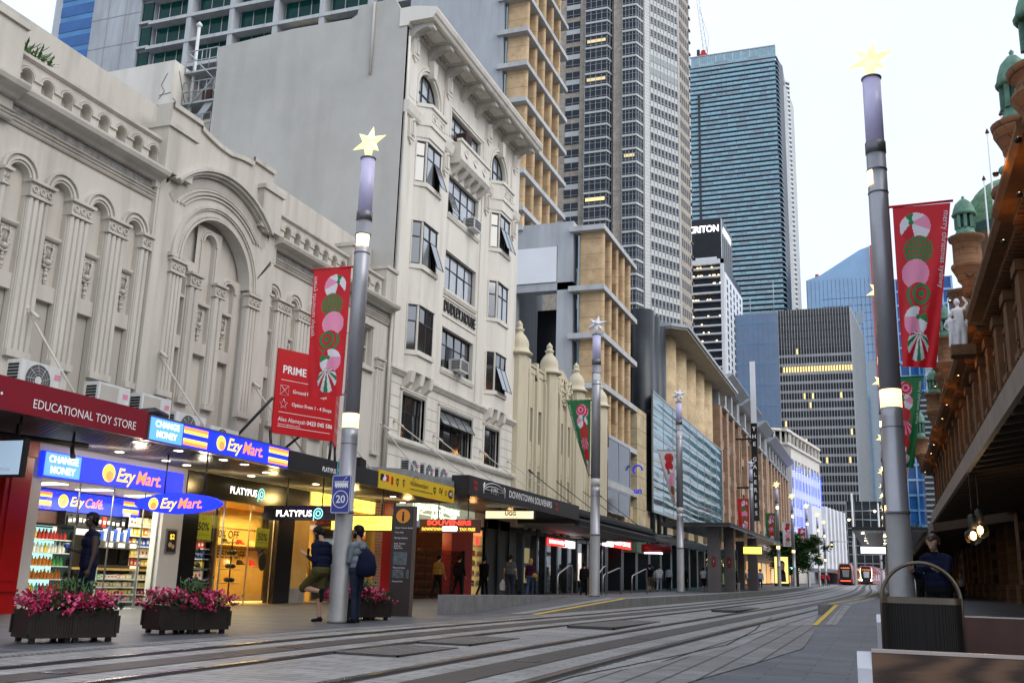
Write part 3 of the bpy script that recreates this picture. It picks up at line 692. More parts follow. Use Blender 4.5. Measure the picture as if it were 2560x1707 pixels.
# cornice with the curved hood over the pavilion
prof = [(9.42,-.1),(9.42,.04),(9.46,.07),(9.49,.04),(9.52,.09),(9.56,.05),(9.59,.11),(9.63,.06),(9.63,0.),(9.86,0.),(9.86,.12),(9.92,.17),(9.96,.24),(9.99,.38),(10.07,.42),(10.12,.42),(10.16,.34),(10.2,.1),(10.2,-.1)]
cn = MB(E1); cn.sweep(prof, 7, 13.35); cn.sweep(prof, 13.35, 17.62); cn.sweep(prof, 22.38, 29.72)
cn.sweep([(h, d+.12) for h, d in prof], 12.2, 13.3)
zc, R0 = 8.15, 2.58
t0 = math.asin(min(1, (9.95-zc)/R0))
for r0, r1, d in ((R0-.52, R0-.48, .18), (R0-.43, R0-.39, .2), (R0-.34, R0-.30, .18), (R0, R0+.06, .24), (R0+.06, R0+.13, .33), (R0+.13, R0+.2, .40), (R0+.2, R0+.25, .34)):
    t0 = math.asin(min(.99, (9.62-zc)/r0)) if r0 < R0 else math.asin((10.05-zc)/r0)
    cn.ring(CY, zc, r0, r1, CP-.05, d, t0, PI-t0, n=30)
cn.build('cornice', M['cream_plaster'], th)
fz = MB(E1); fz.box(7, 17.6, 9.64, 9.85, -.05, .012); fz.box(22.4, 29.7, 9.64, 9.85, -.05, .012); fz.build('frieze', M['frieze_stucco'], th)
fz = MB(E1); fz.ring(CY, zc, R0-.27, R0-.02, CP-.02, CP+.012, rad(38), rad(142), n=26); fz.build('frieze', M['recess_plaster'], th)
# arcaded parapet
def arcade(lo, hi, n, ph=.13):
    w = (hi-lo)/n; mb = MB(E1)
    for i in range(n):
        a = lo+w*i; mb.arch_wall(a, a+w, 10.28, 10.52, 10.84, a+w/2, .15, -.16, .06, n=8)
        mb.box(a-.11, a+.11, 10.5, 10.55, .05, .10)
    mb.box(lo, hi, 10.16, 10.28, -.3, .08); mb.box(lo, hi, 10.28, 10.84, -.3, -.16); mb.sweep([(10.84, -.3), (10.84, .08), (10.88, .14), (10.95, .14), (11.02, .02), (11.02, -.3)], lo, hi)
    p = mb.build('arcaded_parapet', M['cream_plaster'], th)
    mb = MB(E1)
    for i in range(n): mb.ring(lo+w*(i+.5), 10.52, .17, .2, .05, .085, n=10); mb.ring(lo+w*(i+.5), 10.52, .215, .235, .05, .08, n=10)
    mb.build('arch_moulding', M['cream_plaster'], p)
arcade(13.3, 17.6, 8); arcade(22.25, 26.5, 8); arcade(27.55, 28.9, 2)
def pedestal(a, b, z, d=.2):
    pp = MB(E1); pp.box(a, b, 10.16, z-.12, -.4, d); pp.box(a-.05, b+.05, z-.12, z, -.45, d+.06); pp.build('pedestal', M['cream_plaster'], th)
pedestal(12.2, 13.25, 11.45, .24); pedestal(26.55, 27.5, 11.42, .2); pedestal(28.95, 29.7, 11.4, .2)
pp = MB(E1); pp.box(7, 12.2, 10.16, 11.3, -.4, .1); pp.build('parapet', M['cream_plaster'], th); pp = MB(E1)
pedestal(17.5, 18.5, 11.36, .3); pedestal(21.45, 22.35, 11.36, .3)
sc = [(17.75, 12.0), (18.85, 12.0), (18.85, 11.9)]+[(18.95+.95*i/6, 11.86-.13*sin(PI*i/12)) for i in range(7)]+[(20.1+.95*i/6, 11.73+.13*sin(PI*i/12)) for i in range(7)]+[(21.1, 11.9), (21.1, 12.02), (22.1, 12.02)]
pp.slab(sc+[(22.1, 10.3), (17.75, 10.3)], -.35, .1)
top = sc; 
for (a, z), (b, zz) in zip(top, top[1:]):
    if b-a > .02: pp.face([(a, z, .17), (b, zz, .17), (b, zz-.12, .17), (a, z-.12, .17)]); pp.face([(a, z, .17), (b, zz, .17), (b, zz, -.4), (a, z, -.4)]); pp.face([(a, z-.12, .17), (b, zz-.12, .17), (b, zz-.12, .0), (a, z-.12, .0)])
pp.build('parapet', M['cream_plaster'], th)
MB().box(-16.75, -16.45, 5, 29.7, 9.5, 12.32).build('roof_wall', M['cream_plaster'], th)
# window of the end bay
wn = MB(E1); wn.box(27.82, 28.5, 7.8, 9.05, -.3, -.2); w0 = wn.build('window', M['window_glass'], th)
fr = MB(E1); fr.box(27.82, 27.88, 7.8, 9.05, -.2, -.14); fr.box(28.44, 28.5, 7.8, 9.05, -.2, -.14); fr.box(27.88, 28.44, 8.38, 8.43, -.2, -.14); fr.box(27.88, 28.44, 8.98, 9.05, -.2, -.14); fr.box(27.88, 28.44, 7.8, 7.88, -.2, -.14)
fr.build('frame', M['cream_plaster'], w0)
sw = MB(E1); 
for q in ((27.7, 27.8, 7.6, 9.2), (28.52, 28.62, 7.6, 9.2)): sw.box(*q, -.05, .06)
sw.box(27.7, 28.62, 9.1, 9.24, -.05, .08); sw.box(27.64, 28.68, 7.6, 7.72, -.05, .12); sw.build('surround', M['cream_plaster'], w0)
MB(E1).tube([(29.66, 4, .12), (29.66, 10.1, .12)], .055, 8).build('drainpipe', M['cream_plaster'], th)
# weeds, camera, plant room and stair above the roof line
wd = MB()
for i in range(60):
    a = RND.uniform(13.45, 14.15); z = 11.02; dx, dy, dz = RND.uniform(-.12, .18), RND.uniform(-.12, .12), RND.uniform(.05, .32)*(1.2-(a-13.4)); x = XF+RND.uniform(-.1, .1)
    wd.face([(x-.012, a, z), (x+.012, a+.01, z), (x+dx+.02, a+dy+.02, z+dz*.7), (x+dx*1.3, a+dy*1.5, z+dz)])
wd.build('weed_tuft', M['leaf_green'], loc=(XF, 13.7, 11.0), label='small green weed tuft growing on the cream parapet', cat='plant')
pr = thing('plant_room', 'cracked white rooftop plant room behind the arcaded parapet', 'rooftop hut', (-27, 30, 10.6))
mb = MB(); mb.slab([(-31, 29.6), (-26.0, 29.6), (-26.0, 33), (-31, 33)], 10.6, 21.25); mb.build('wall', M['white_plaster'], pr)
mb = MB()
for P in ([(-26.3, 29.59, 20.7), (-26.55, 29.59, 20.2), (-26.35, 29.59, 19.9), (-26.6, 29.59, 19.6)], [(-26.6, 29.59, 19.75), (-26.02, 29.59, 19.8)]): mb.tube(P, .012, 4)
for P in ([(-25.99, 29.9, 20.9), (-25.99, 30.2, 20.2), (-25.99, 30.5, 19.6)], [(-25.99, 30.9, 20.4), (-25.99, 30.6, 20.0)], [(-25.99, 29.7, 19.6), (-25.99, 31.5, 19.0), (-25.99, 32.6, 18.8)]): mb.tube(P, .014, 4)
mb.build('crack', M['grille_black'], pr)
st = thing('fire_stair', 'grey steel fire stair and landings squeezed beside the blank side wall', 'fire stair', (-25.2, 31, 10.6))
mb = MB()
for z in (18.1, 19.6, 21.0): mb.box(-26., -24.4, 30.2, 31.6, z-.08, z)
mb.slab([(-25.9, 18.1), (-25.5, 18.1), (-24.4, 19.6), (-24.8, 19.6)], 30.3, 30.45, order='xzy'); mb.slab([(-24.4, 19.6), (-24.7, 19.6), (-25.8, 21.0), (-25.5, 21.0)], 30.9, 31.05, order='xzy')
mb.build('landing', M['galvanised'], st)
mb = MB()
for z in (18.1, 19.6, 21.0):
    for h in (.45, .9): mb.tube([(-25.95, 30.2, z+h), (-24.4, 30.2, z+h)], .025, 5)
    for i in range(5): mb.tube([(-25.95+i*.38, 30.2, z), (-25.95+i*.38, 30.2, z+.9)], .02, 5)
mb.tube([(-26, 30.2, 19.0), (-24.5, 30.2, 20.5)], .03, 5); mb.tube([(-24.5, 30.2, 20.5), (-25.9, 30.2, 21.9)], .03, 5); mb.build('railing', M['galvanised'], st)
mb = MB(); mb.tube([(-25.75, 30.5, 18), (-25.75, 30.5, 23.2)], .07, 8); mb.lathe((-25.75, 30.5, 23.2), [(.1, 0), (.13, .12), (.02, .25)], 8); mb.build('vent_pipe', M['white_metal'], st)
MB().box(-25.3, -24.9, 30.6, 31.2, 19.6, 20.3).build('rusty_box', M['rust_brown'], st)
# ------------------------------------------------------------------ window helper
def window(par, fr, a0, a1, h0, h1, d, cols=2, rows=(.68,), fw=.045, gm='window_glass', fm='dark_frame', name='window', lit=None, open_=None, dep=.05):
    f = MB(fr)
    f.box(a0, a0+fw, h0, h1, d, d+dep); f.box(a1-fw, a1, h0, h1, d, d+dep)
    f.box(a0+fw, a1-fw, h0, h0+fw, d, d+dep); f.box(a0+fw, a1-fw, h1-fw, h1, d, d+dep)
    xs = [a0+fw+(a1-a0-2*fw)*i/cols for i in range(cols+1)]; hs = [h0+(h1-h0)*r for r in rows]
    for x in xs[1:-1]: f.box(x-fw*.4, x+fw*.4, h0+fw, h1-fw, d+.002, d+dep-.004)
    for h in hs:
        for x0, x1 in zip(xs, xs[1:]): f.box(x0+fw*.4, x1-fw*.4, h-fw*.4, h+fw*.4, d+.004, d+dep-.006)
    w = f.build(name, M[fm], par)
    g = MB(fr)
    # each light of glass is set at its own slight angle, as old casements are
    hh = [h0+fw]+hs+[h1-fw]
    for x0, x1 in zip(xs, xs[1:]):
        for a, b in zip(hh, hh[1:]):
            t = RND.uniform(-.012, .012); u = RND.uniform(-.012, .012)
            if open_ and (xs.index(x0), hh.index(a)) in open_: continue
            g.face([(x0, a, d+.02+t), (x1, a, d+.02+u), (x1, b, d+.02-t), (x0, b, d+.02-u)], 1 if lit and RND.random() < lit else 0)
    g.build('pane', [M[gm], M['window_lit']], w, fix=False)
    if open_:
        for i, j in open_:
            x0, x1, a, b = xs[i], xs[i+1], hh[j], hh[j+1]; o = MB(fr); D = .34
            for (p, q) in (((x0, a), (x1, a)), ((x0, b), (x1, b)), ((x0, a), (x0, b)), ((x1, a), (x1, b))):
                dd = lambda h: d+.05+D*(b-h)/(b-a)
                o.tube([(p[0], p[1], dd(p[1])), (q[0], q[1], dd(q[1]))], .016, 4, 0)
            o.face([(x0, a, d+.05+D), (x1, a, d+.05+D), (x1, b, d+.05), (x0, b, d+.05)], 1)
            o.build('open_sash', [M[fm], M['sash_glass']], w, fix=False)
    return w
mk('sash_glass', (.12,.14,.16), .05, var=.2, ior=2.4, spec=1.)
mk('sky_pane', (.25,.27,.29), .08, var=.25, scale=2, ior=2.3, spec=1.)  # pale glass colour stands in for the sky reflected in some panes
# ------------------------------------------------------------------ white seven-storey building
dh = thing('white_bay_building', 'tall white building with bay windows, a deep bracketed cornice and dark metal windows', 'building', (XF, 36, gz(36)))
b = MB(E1)
MIDR = [(8.95, 10.58), (12.1, 13.7), (15.25, 16.9)]
def holes(a0, a1, rects, h0, h1, d0, d1, mb):
    hs = sorted({h0, h1} | {r[1] for r in rects} | {r[2] for r in rects}) if 0 else None
    y = h0
    for (r0, r1) in rects:
        mb.box(a0, a1, y, r0, d0, d1); y = r1
    mb.box(a0, a1, y, h1, d0, d1)
holes(34.12, 37.28, MIDR+[(18.45, 19.6)], 8.15, 21.1, -.3, 0, b)
for p, q in ((29.76, 30.9), (32.86, 34.12), (37.28, 38.62), (40.5, 42.3)):
    b.box(p, q, 8.15, 18.5 if p not in (29.76,) else 18.5, -.3, 0)
# top floor arches
b.arch_wall(29.76, 33.4, 18.5, 19.05, 21.1, 31.85, .92, -.3, 0, 14); b.arch_wall(37.95, 42.3, 18.5, 19.05, 21.1, 39.48, .9, -.3, 0, 14)
b.box(33.4, 34.12, 18.5, 21.1, -.3, 0); b.box(37.28, 37.95, 18.5, 21.1, -.3, 0)
for p, q in ((30.9, 32.86), (38.62, 40.5)): b.box(p, q, 17.0, 18.5, -.3, 0)
b.build('wall', M['white_plaster'], dh)
low = MB(E1)
LW = [(30.9, 32.87), (34.13, 37.45), (38.75, 40.6)]
ed = [29.76, 30.9, 32.87, 34.13, 37.45, 38.75, 40.6, 42.3]
for i in range(0, 7):
    a, c = ed[i], ed[i+1]
    if i % 2 == 0: low.box(a, c, 5.75, 7.4, -.3, .0)
low.box(29.76, 42.3, 3.2, 5.6, -.3, 0); low.box(29.76, 42.3, 7.4, 8.0, -.3, 0)
low.sweep([(5.55, -.05), (5.55, .16), (5.62, .22), (5.73, .22), (5.78, .1), (5.78, -.05)], 29.76, 42.3)
low.sweep([(7.92, -.05), (7.92, .06), (8.0, .14), (8.05, .2), (8.13, .2), (8.16, .05), (8.16, -.05)], 29.76, 42.3)
lw = low.build('lower_wall', M['white_plaster'], dh)
gr = MB(E1)
for h in (4.1, 4.6, 5.1, 5.95, 6.35, 6.75, 7.15, 7.6):
    for i in range(0, 7, 2 if h > 5.6 and h < 7.4 else 7): gr.box(ed[i]+.02, (ed[i+1] if (h > 5.6 and h < 7.4) else 42.3)-.02, h, h+.022, -.01, .004)
gr.build('masonry_groove', M['frieze_stucco'], lw)
MB().slab([(XF-8.4, 4.2), (XF-.3, 4.2), (XF-.3, 21.0), (XF-8.4, 21.0)], 29.9, 42.2, order='xzy').build('rear_block', M['side_paint'], dh)
sw = MB(); sw.slab([(-24.0, 3), (XF+.0, 3), (XF+.0, 21.2), (-16.2, 22.3), (-17.7, 22.15), (-17.75, 21.85), (-18.0, 21.72), (-20.6, 21.75), (-24.0, 21.55)], 29.72, 29.9, order='xzy'); sw.build('side_wall', M['side_paint'], dh)
MB().tube([(-17.0, 29.66, 19.2), (-17.0, 29.66, 22.2)], .05, 6).build('drainpipe', M['side_paint'], dh)
MB(E1).tube([(29.84, 3.5, .1), (29.84, 18, .1), (29.84, 20.6, .08)], .05, 8).build('drainpipe', M['white_plaster'], dh)
for (p, q), c in zip(LW, (3, 4, 3)):
    window(dh, E1, p, q, 5.78, 7.38, -.2, c, (.62,), .05, open_=[(i, 1) for i in range(4)] if c == 4 else None)
    m = MB(E1); m.box(p-.1, p, 5.78, 7.4, -.1, .07); m.box(q, q+.1, 5.78, 7.4, -.1, .07)
    for k in range(int((q-p)/.12)): m.ball((p+.06+k*.12, 7.44, .03), .05, 6)
    m.box(p-.12, q+.12, 7.49, 7.56, -.05, .08); m.build('window_surround', M['white_plaster'], dh)
for j, (h0, h1) in enumerate(MIDR):
    window(dh, E1, 34.14, 37.26, h0, h1, -.2, 4, (.62,), .05, gm='window_glass' if j == 0 else 'sky_pane', open_=[(0, 0)] if j == 2 else None)
    MB(E1).sweep([(h0-.22, -.1), (h0-.22, .05), (h0-.1, .1), (h0, .1), (h0, -.1)], 34.05, 37.35).build('sill', M['white_plaster'], dh)
window(dh, E1, 34.14, 37.26, 18.45, 19.58, -.2, 5, (.55,), .05, gm='sky_pane')
mo = MB(E1)
for k, (w_, d) in enumerate(((.0, .03), (.1, .07), (.2, .04))):
    mo.box(34.0-w_-.1, 34.0-w_, 18.45, 19.62+w_, -.05, d); mo.box(37.4+w_, 37.5+w_, 18.45, 19.62+w_, -.05, d); mo.box(34.0-w_-.1, 37.5+w_, 19.62+w_, 19.72+w_, -.05, d)
for c, r in ((31.85, .92), (39.48, .9)):
    for q, d in ((.02, .03), (.13, .09), (.25, .05)): mo.ring(c, 19.05, r+q, r+q+.1, -.05, d, n=20); [mo.box(c+s*(r+q+.05)-.05, c+s*(r+q+.05)+.05, 18.4, 19.05, -.05, d) for s in (-1, 1)]
    mo.slab([(c-.12, 19.85), (c+.12, 19.85), (c+.2, 20.55), (c-.2, 20.55)], -.05, .26)
mo.build('window_surround', M['white_plaster'], dh)
def archwin(c, r):
    f = MB(E1); f.ring(c, 19.05, r-.06, r, -.2, -.14, n=18)
    f.box(c-r, c+r, 18.42, 18.48, -.2, -.14); f.box(c-r, c-r+.06, 18.48, 19.05, -.2, -.14); f.box(c+r-.06, c+r, 18.48, 19.05, -.2, -.14)
    for x in (-.33, .33): f.box(c+r*x-.025, c+r*x+.025, 18.48, 19.05+r*.92, -.198, -.142)
    f.box(c-r+.06, c+r-.06, 19.12, 19.17, -.196, -.144)
    w = f.build('arched_window', M['dark_frame'], dh)
    g = MB(E1); g.face([(c-r, 18.45, -.18), (c+r, 18.45, -.18)]+[(c+r*cos(PI*i/18), 19.05+r*sin(PI*i/18), -.18) for i in range(19)]); g.build('pane', M['sky_pane'], w)
archwin(31.85, .92); archwin(39.48, .9)
BP = .36
def bay(a0, q, tag_):
    """canted bay: three facets per storey"""
    a1, a2, a3 = a0+.34, a0+.34+1.3, a0+.34*2+1.3
    prof = [(a0, 0), (a1, BP), (a2, BP), (a3, 0)]
    m = MB(E1)
    def band(h0, h1, e=0.):
        P = [(a0-e*.4, 0), (a1-e*.3, BP+e), (a2+e*.3, BP+e), (a3+e*.4, 0)]
        m.slab([(p[0], p[1]) for p in P], h0, h1, order='xzy') if 0 else None
        A = [m.pt((p[0], h0, p[1])) for p in P]; B = [m.pt((p[0], h1, p[1])) for p in P]
        m.idx(A); m.idx(B[::-1])
        for i in range(4): m.idx((A[i], A[(i+1) % 4], B[(i+1) % 4], B[i]))
    rows = [(8.92, 10.6), (12.12, 13.78), (15.3, 16.93)]
    band(8.15, 8.75); band(8.75, 8.92, .08)
    for (h0, h1), nx in zip(rows, [12.12, 15.3, None]):
        band(h1, h1+.14, .05)
        if nx: band(h1+.14, nx-.17); band(nx-.17, nx, .08)
    band(17.07, 17.55, .1); band(17.55, 17.7, .16); band(17.7, 18.3, .1); band(18.3, 18.44, .17)
    for h0, h1 in rows:   # corner posts
        for p in prof[1:3]: m.box(p[0]-.05, p[0]+.05, h0, h1, p[1]-.07, p[1]-.002)
        m.box(a0-.02, a0+.05, h0, h1, -.05, .07); m.box(a3-.05, a3+.02, h0, h1, -.05, .07)
    m.build('bay', M['white_plaster'], dh)
    o = E1.o
    def W(p): return Vector((XF+p[1], p[0], 0))
    for j, (h0, h1) in enumerate(rows):
        for k in range(3):
            A, B = W(prof[k]), W(prof[k+1]); u = (B-A).normalized(); L = (B-A).length
            fr = Fr(A, u, Vector((u.y, -u.x, 0)))
            op = None
            if k == 1 and tag_ == 'R' and j in (0, 2): op = [(0, 0), (1, 0)]
            if k == 1 and tag_ == 'L' and j in (1, 2): op = [(1, 0)]
            window(dh, fr, .03, L-.03, h0, h1, -.05, 1 if k != 1 else 2, (.64,), .06, gm='sky_pane' if (k == 1 and (j > 0)) else 'window_glass', open_=op)
    pn = MB(E1)
    for s in (0,): 
        for (x0, x1) in ((a1+.06, a1+.62), (a1+.68, a2-.06)):
            pn.box(x0, x1, 17.82, 17.87, BP+.1, BP+.125); pn.box(x0, x1, 18.15, 18.2, BP+.1, BP+.125); pn.box(x0, x0+.05, 17.87, 18.15, BP+.1, BP+.125); pn.box(x1-.05, x1, 17.87, 18.15, BP+.1, BP+.125)
            c = (x0+x1)/2; pn.face([(c-.16, 18.01, BP+.11), (c, 17.9, BP+.16), (c+.16, 18.01, BP+.11), (c, 18.12, BP+.16)])
    pn.build('carved_panel', M['white_plaster'], dh)
    cb = MB(E1)
    for x in (a0+.2, (a0+a3)/2, a3-.2): cb.slab([(7.5, -.02), (7.75, .3), (8.14, BP+.02), (8.14, -.02)], x-.14, x+.14, order='yzx')
    cb.build('corbel', M['white_plaster'], dh)
bay(30.9, 0, 'L'); bay(38.62, 0, 'R')
bl_ = MB(E1)   # middle balcony
bl_.sweep([(17.35, -.05), (17.35, .38), (17.5, .5), (17.62, .5), (17.62, -.05)], 34.1, 37.35); bl_.box(34.15, 37.3, 17.62, 18.28, .34, .44); bl_.box(34.1, 37.35, 18.28, 18.4, .28, .5); bl_.box(34.15, 34.25, 17.62, 18.28, 0, .34); bl_.box(37.2, 37.3, 17.62, 18.28, 0, .34)
for i in range(3):
    c = 34.75+i*.98; bl_.face([(c-.3, 17.95, .445), (c, 17.76, .5), (c+.3, 17.95, .445), (c, 18.14, .5)])
for i in range(5): bl_.slab([(16.92, 0), (17.0, .12), (17.35, .44), (17.35, 0)], 34.3+i*.68, 34.52+i*.68, order='yzx')
bl_.build('balcony', M['white_plaster'], dh)
for c, w_ in ((30.35, 1.0), (33.5, .8), (37.95, .8), (41.4, .9)):
    m = MB(E1); m.box(c-w_/2, c+w_/2, 8.2, 17.55, -.05, .06); m.sweep([(17.55, -.05), (17.55, .14), (17.65, .2), (17.95, .26), (18.03, .2), (18.03, -.05)], c-w_/2-.06, c+w_/2+.06)
    m.box(c-w_*.36, c+w_*.36, 18.1, 20.1, -.05, .06); m.box(c-w_*.26, c+w_*.26, 18.35, 19.85, .05, .075)
    p = m.build('pilaster', M['white_plaster'], dh)
    m = MB(E1)
    for z in (17.45, 20.75): m.box(c-.22, c+.22, z-.75, z, 0, .16); m.box(c-.16, c-.1, z-.62, z-.12, .16, .2); m.box(c+.1, c+.16, z-.62, z-.12, .16, .2); m.box(c-.05, c+.05, z-.62, z-.12, .16, .22); m.ball((c, z-.02, .14), .1, 8); m.slab([(c-.2, z-.75), (c+.2, z-.75), (c, z-.95)], .0, .13)
    m.build('ornament', M['white_plaster'], p)
text('DUDLEY.HOUSE', E1, 35.72, 11.4, .035, .62, M['letter_black'], dh, width=3.2, bold=.006, ext=.03)
f = MB(E1); f.box(34.0, 37.45, 11.0, 11.04, 0, .04); f.box(34.0, 37.45, 11.75, 11.79, 0, .04); f.build('name_panel_moulding', M['white_plaster'], dh)
cn = MB(E1)
cn.sweep([(21.0, -.3), (21.0, .08), (21.14, .12), (21.14, 1.05), (21.2, 1.1), (21.24, 1.1), (21.3, 1.18), (21.44, 1.24), (21.5, 1.24), (21.56, 1.2), (21.75, .3), (21.75, -.3)], 29.68, 42.1)
cn.build('cornice', M['white_plaster'], dh)
for i in range(8):
    y = 30.15+i*1.62; m = MB(E1)
    m.slab([(20.5, 0), (20.62, .08), (20.85, .28), (20.98, .6), (21.0, .86), (21.13, .95), (21.13, 0)], y-.17, y+.17, order='yzx'); m.tube([(y-.18, 21.0, .86), (y+.18, 21.0, .86)], .1, 8)
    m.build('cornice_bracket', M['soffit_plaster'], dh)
    if i < 7:
        m = MB(E1); m.box(y+.3, y+1.32, 21.1, 21.139, .25, .3); m.box(y+.3, y+1.32, 21.1, 21.139, .85, .9); m.box(y+.3, y+.35, 21.1, 21.139, .3, .85); m.box(y+1.27, y+1.32, 21.1, 21.139, .3, .85)
        for q in range(4): m.ball((y+.5+q*.2, 21.1, .13), .07, 6)
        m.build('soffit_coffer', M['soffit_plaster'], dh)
for i, (y, z, ln) in enumerate(((36.3, 15.2, .75), (35.5, 9.0, .8), (35.0, 18.45, .55))):
    a = thing('window_air_conditioner', ['white window air conditioner at the foot of the third row window, right end', 'white window air conditioner on a bracket just below the dark name lettering', 'brown window air conditioner on the balcony under the cornice'][i], 'air conditioner', (XF+.1, y, z), 'window air conditioners of the white building')
    MB(E1).box(y-ln/2, y+ln/2, z, z+.48, -.1, .42).build('casing', M['white_metal' if i < 2 else 'rust_brown'], a)
    m = MB(E1)
    for k in range(6): m.box(y-ln/2+.05, y+ln/2-.05, z+.06+k*.065, z+.10+k*.065, .42, .428)
    for k in range(6): m.box(y-ln/2-.006, y-ln/2, z+.06+k*.065, z+.10+k*.065, .02, .38)
    m.build('grille', M['grille_black'], a)
    if i == 1: MB(E1).tube([(y-.2, z-.02, .3), (y-.2, z-.35, -.05)], .015, 5).tube([(y+.2, z-.02, .3), (y+.2, z-.35, -.05)], .015, 5).build('bracket', M['white_metal'], a)
# ------------------------------------------------------------------ cream building with onion finials
go = thing('finial_building', 'cream parapeted building with onion shaped finials and narrow grouped windows', 'building', (XF, 50, gz(50)))
w = MB(E1)
XS = [(43.46, 43.92), (44.56, 45.1), (45.84, 46.45), (48.35, 48.9), (49.48, 50.1), (50.75, 51.4), (53.0, 53.55), (54.1, 54.65), (55.3, 55.85)]
edges = [42.36]+[q for p in XS for q in p]+[58.4]
for i in range(0, len(edges), 2): w.box(edges[i], edges[i+1], 3.4, 10.9, -.35, 0)
for p, q in XS: w.box(p, q, 3.4, 5.15, -.35, -.03); w.box(p, q, 6.27, 7.6, -.35, -.05); w.box(p, q, 9.22, 10.9, -.35, -.02)
w.build('wall', M['yellow_plaster'], go)
MB(E1).box(42.4, 58.35, 4.3, 10.7, -8, -.36).build('rear_block', M['side_paint'], go)
for p, q in XS:
    for h0, h1 in ((5.15, 6.27), (7.6, 9.22)):
        window(go, E1, p+.01, q-.01, h0, h1, -.2, 1, (.5,), .05, fm='window_glass')
    MB(E1).box(p+.06, q-.06, 6.5, 7.35, -.04, -.02).build('spandrel_panel', M['yellow_plaster'], go)
ri = MB(E1)
for y in (42.95, 44.22, 45.45, 46.75, 48.05, 49.2, 50.42, 51.72, 52.7, 53.85, 54.97, 56.15): ri.box(y-.13, y+.13, 3.4, 10.6 if y not in (44.22, 45.45) else 11.0, 0, .13); ri.slab([(10.6, 0), (10.6, .13), (11.0, 0)], y-.13, y+.13, order='yzx')
ri.build('rib', M['yellow_plaster'], go)
pa = MB(E1)
for k in range(3):
    for lo in (43.2, 52.65): pa.box(lo+k*1.2, lo+k*1.2+.9, 10.9, 11.2-.0*k, -.3, .02); pa.box(lo+k*1.2-.05, lo+k*1.2+.95, 11.2, 11.28, -.32, .08)
    for lo in (43.2, 52.65): pa.box(lo+k*1.2+.9, lo+k*1.2+1.2, 10.9, 11.5, -.3, .1)
pa.slab([(47.9, 10.9), (51.6, 10.9), (51.6, 11.5), (50.9, 11.55), (50.3, 11.9), (49.7, 12.05), (49.1, 11.9), (48.6, 11.55), (47.9, 11.5)], -.3, .04)
pa.build('parapet', M['yellow_plaster'], go)
orn = MB(E1)
for y in (48.5, 49.75, 51.0):
    for k in range(26): orn.ball((y+RND.uniform(-.42, .42), 10.1+RND.uniform(0, 1.5), .05), RND.uniform(.05, .12), 6)
    orn.tube([(y-.4, 10.0, .06), (y-.45, 10.9, .08), (y, 11.65, .1), (y+.45, 10.9, .08), (y+.4, 10.0, .06)], .05, 6)
orn.build('carved_ornament', M['yellow_plaster'], go)
for y in (42.75, 47.35, 52.2, 57.2):
    p = MB(E1); ar = [(y+.48*cos(PI*.25*k+PI/8), .05+.48*sin(PI*.25*k+PI/8)) for k in range(8)]
    p.slab(ar, 3.4, 11.31, order='xzy'); t = p.build('turret', M['yellow_plaster'], go)
    q = MB(); q.lathe((XF+.05, y, 11.3), [(0.541, 0.0), (0.655, 0.053), (0.655, 0.106), (0.541, 0.194), (0.459, 0.371), (0.475, 0.547), (0.441, 0.723), (0.327, 0.926), (0.213, 1.058), (0.164, 1.164), (0.229, 1.217), (0.246, 1.27), (0.164, 1.323), (0.139, 1.429), (0.172, 1.499), (0.114, 1.588), (0.016, 1.72)], 16)
    q.build('onion_finial', M['yellow_plaster'], t)
for y, z0, z1 in ((43.15, 3.5, 10.0), (58.2, 3.5, 9.6)):
    m = MB(E1); m.tube([(y, z0, .25), (y, z1-1.6, .25), (y-.1, z1-.9, .22), (y-.1, z1-.4, .22)], .07, 8); m.lathe((0, 0, 0), [(0, 0), (0, 0)], 3) if 0 else None
    m.box(y-.28, y+.08, z1-.5, z1+.1, .08, .36); m.slab([(y-.3, z1+.1), (y+.1, z1+.1), (y-.1, z1+.7)], .1, .34)
    m.build('rainwater_pipe', M['rust_brown'], go)
# ------------------------------------------------------------------ sandstone fin building
sf = thing('sandstone_fin_building', 'modern building of white slabs and sandstone fins with a raw concrete frame', 'building', (XF, 60, gz(60)))
def finned(X, y0, y1, zs, pitch, depth, n, top=None):
    fr = east(X)
    for z in zs:
        MB(fr).box(y0-.35, y1+.3, z-.34, z, -depth-.6, .0).build('floor_slab', M['pale_concrete'], sf)
    for k, (z0, z1) in enumerate(zip(zs, zs[1:])):
        for i in range(n):
            y = y0+.25+i*pitch; m = MB(fr); t = .34
            m.slab([(y, -depth), (y+t, -depth), (y+t, -.35)]+[(y+t/2+t/2*cos(PI*j/6), -.35+.2*sin(PI*j/6)) for j in range(1, 6)]+[(y, -.35)], z0, z1-.34, order='xzy')
            m.build('stone_fin', M['sandstone'], sf)
        MB(fr).box(y0+.1, y1, z0+.002, z1-.342, -depth-.1, -depth).build('glazing', M['teal_glass'], sf)
finned(XF, 58.5, 67.0, [4.6, 7.2, 10.1, 13.1, 16.3, 19.4, 23.4], 1.75, 1.75, 5)
finned(-21.2, 58.6, 67.4, [23.9, 25.3, 27.95, 30.6, 33.2, 35.9, 38.5, 41.2, 43.9, 46.6, 49.3], 1.78, 1.7, 5)
c = MB(); c.box(-22.6, -17.75, 58.5, 59.3, 22.3, 23.9); c.box(-22.6, -17.75, 58.5, 59.3, 19.3, 19.8); c.box(-22.6, -21.62, 58.5, 59.3, 4, 22.3); c.box(-18.8, -17.75, 58.5, 59.3, 4, 22.3); c.box(-21.62, -18.8, 58.55, 59.2, 19.8, 22.3); c.box(-22.6, -17.75, 59.3, 67, 23.5, 23.9); c.box(-30, -22.6, 58.6, 67, 4, 23.5)
c.build('concrete_frame', M['concrete'], sf)
MB().box(-21.55, -18.85, 58.42, 58.5, 19.85, 22.25).build('blank_billboard', M['white_panel'], sf)
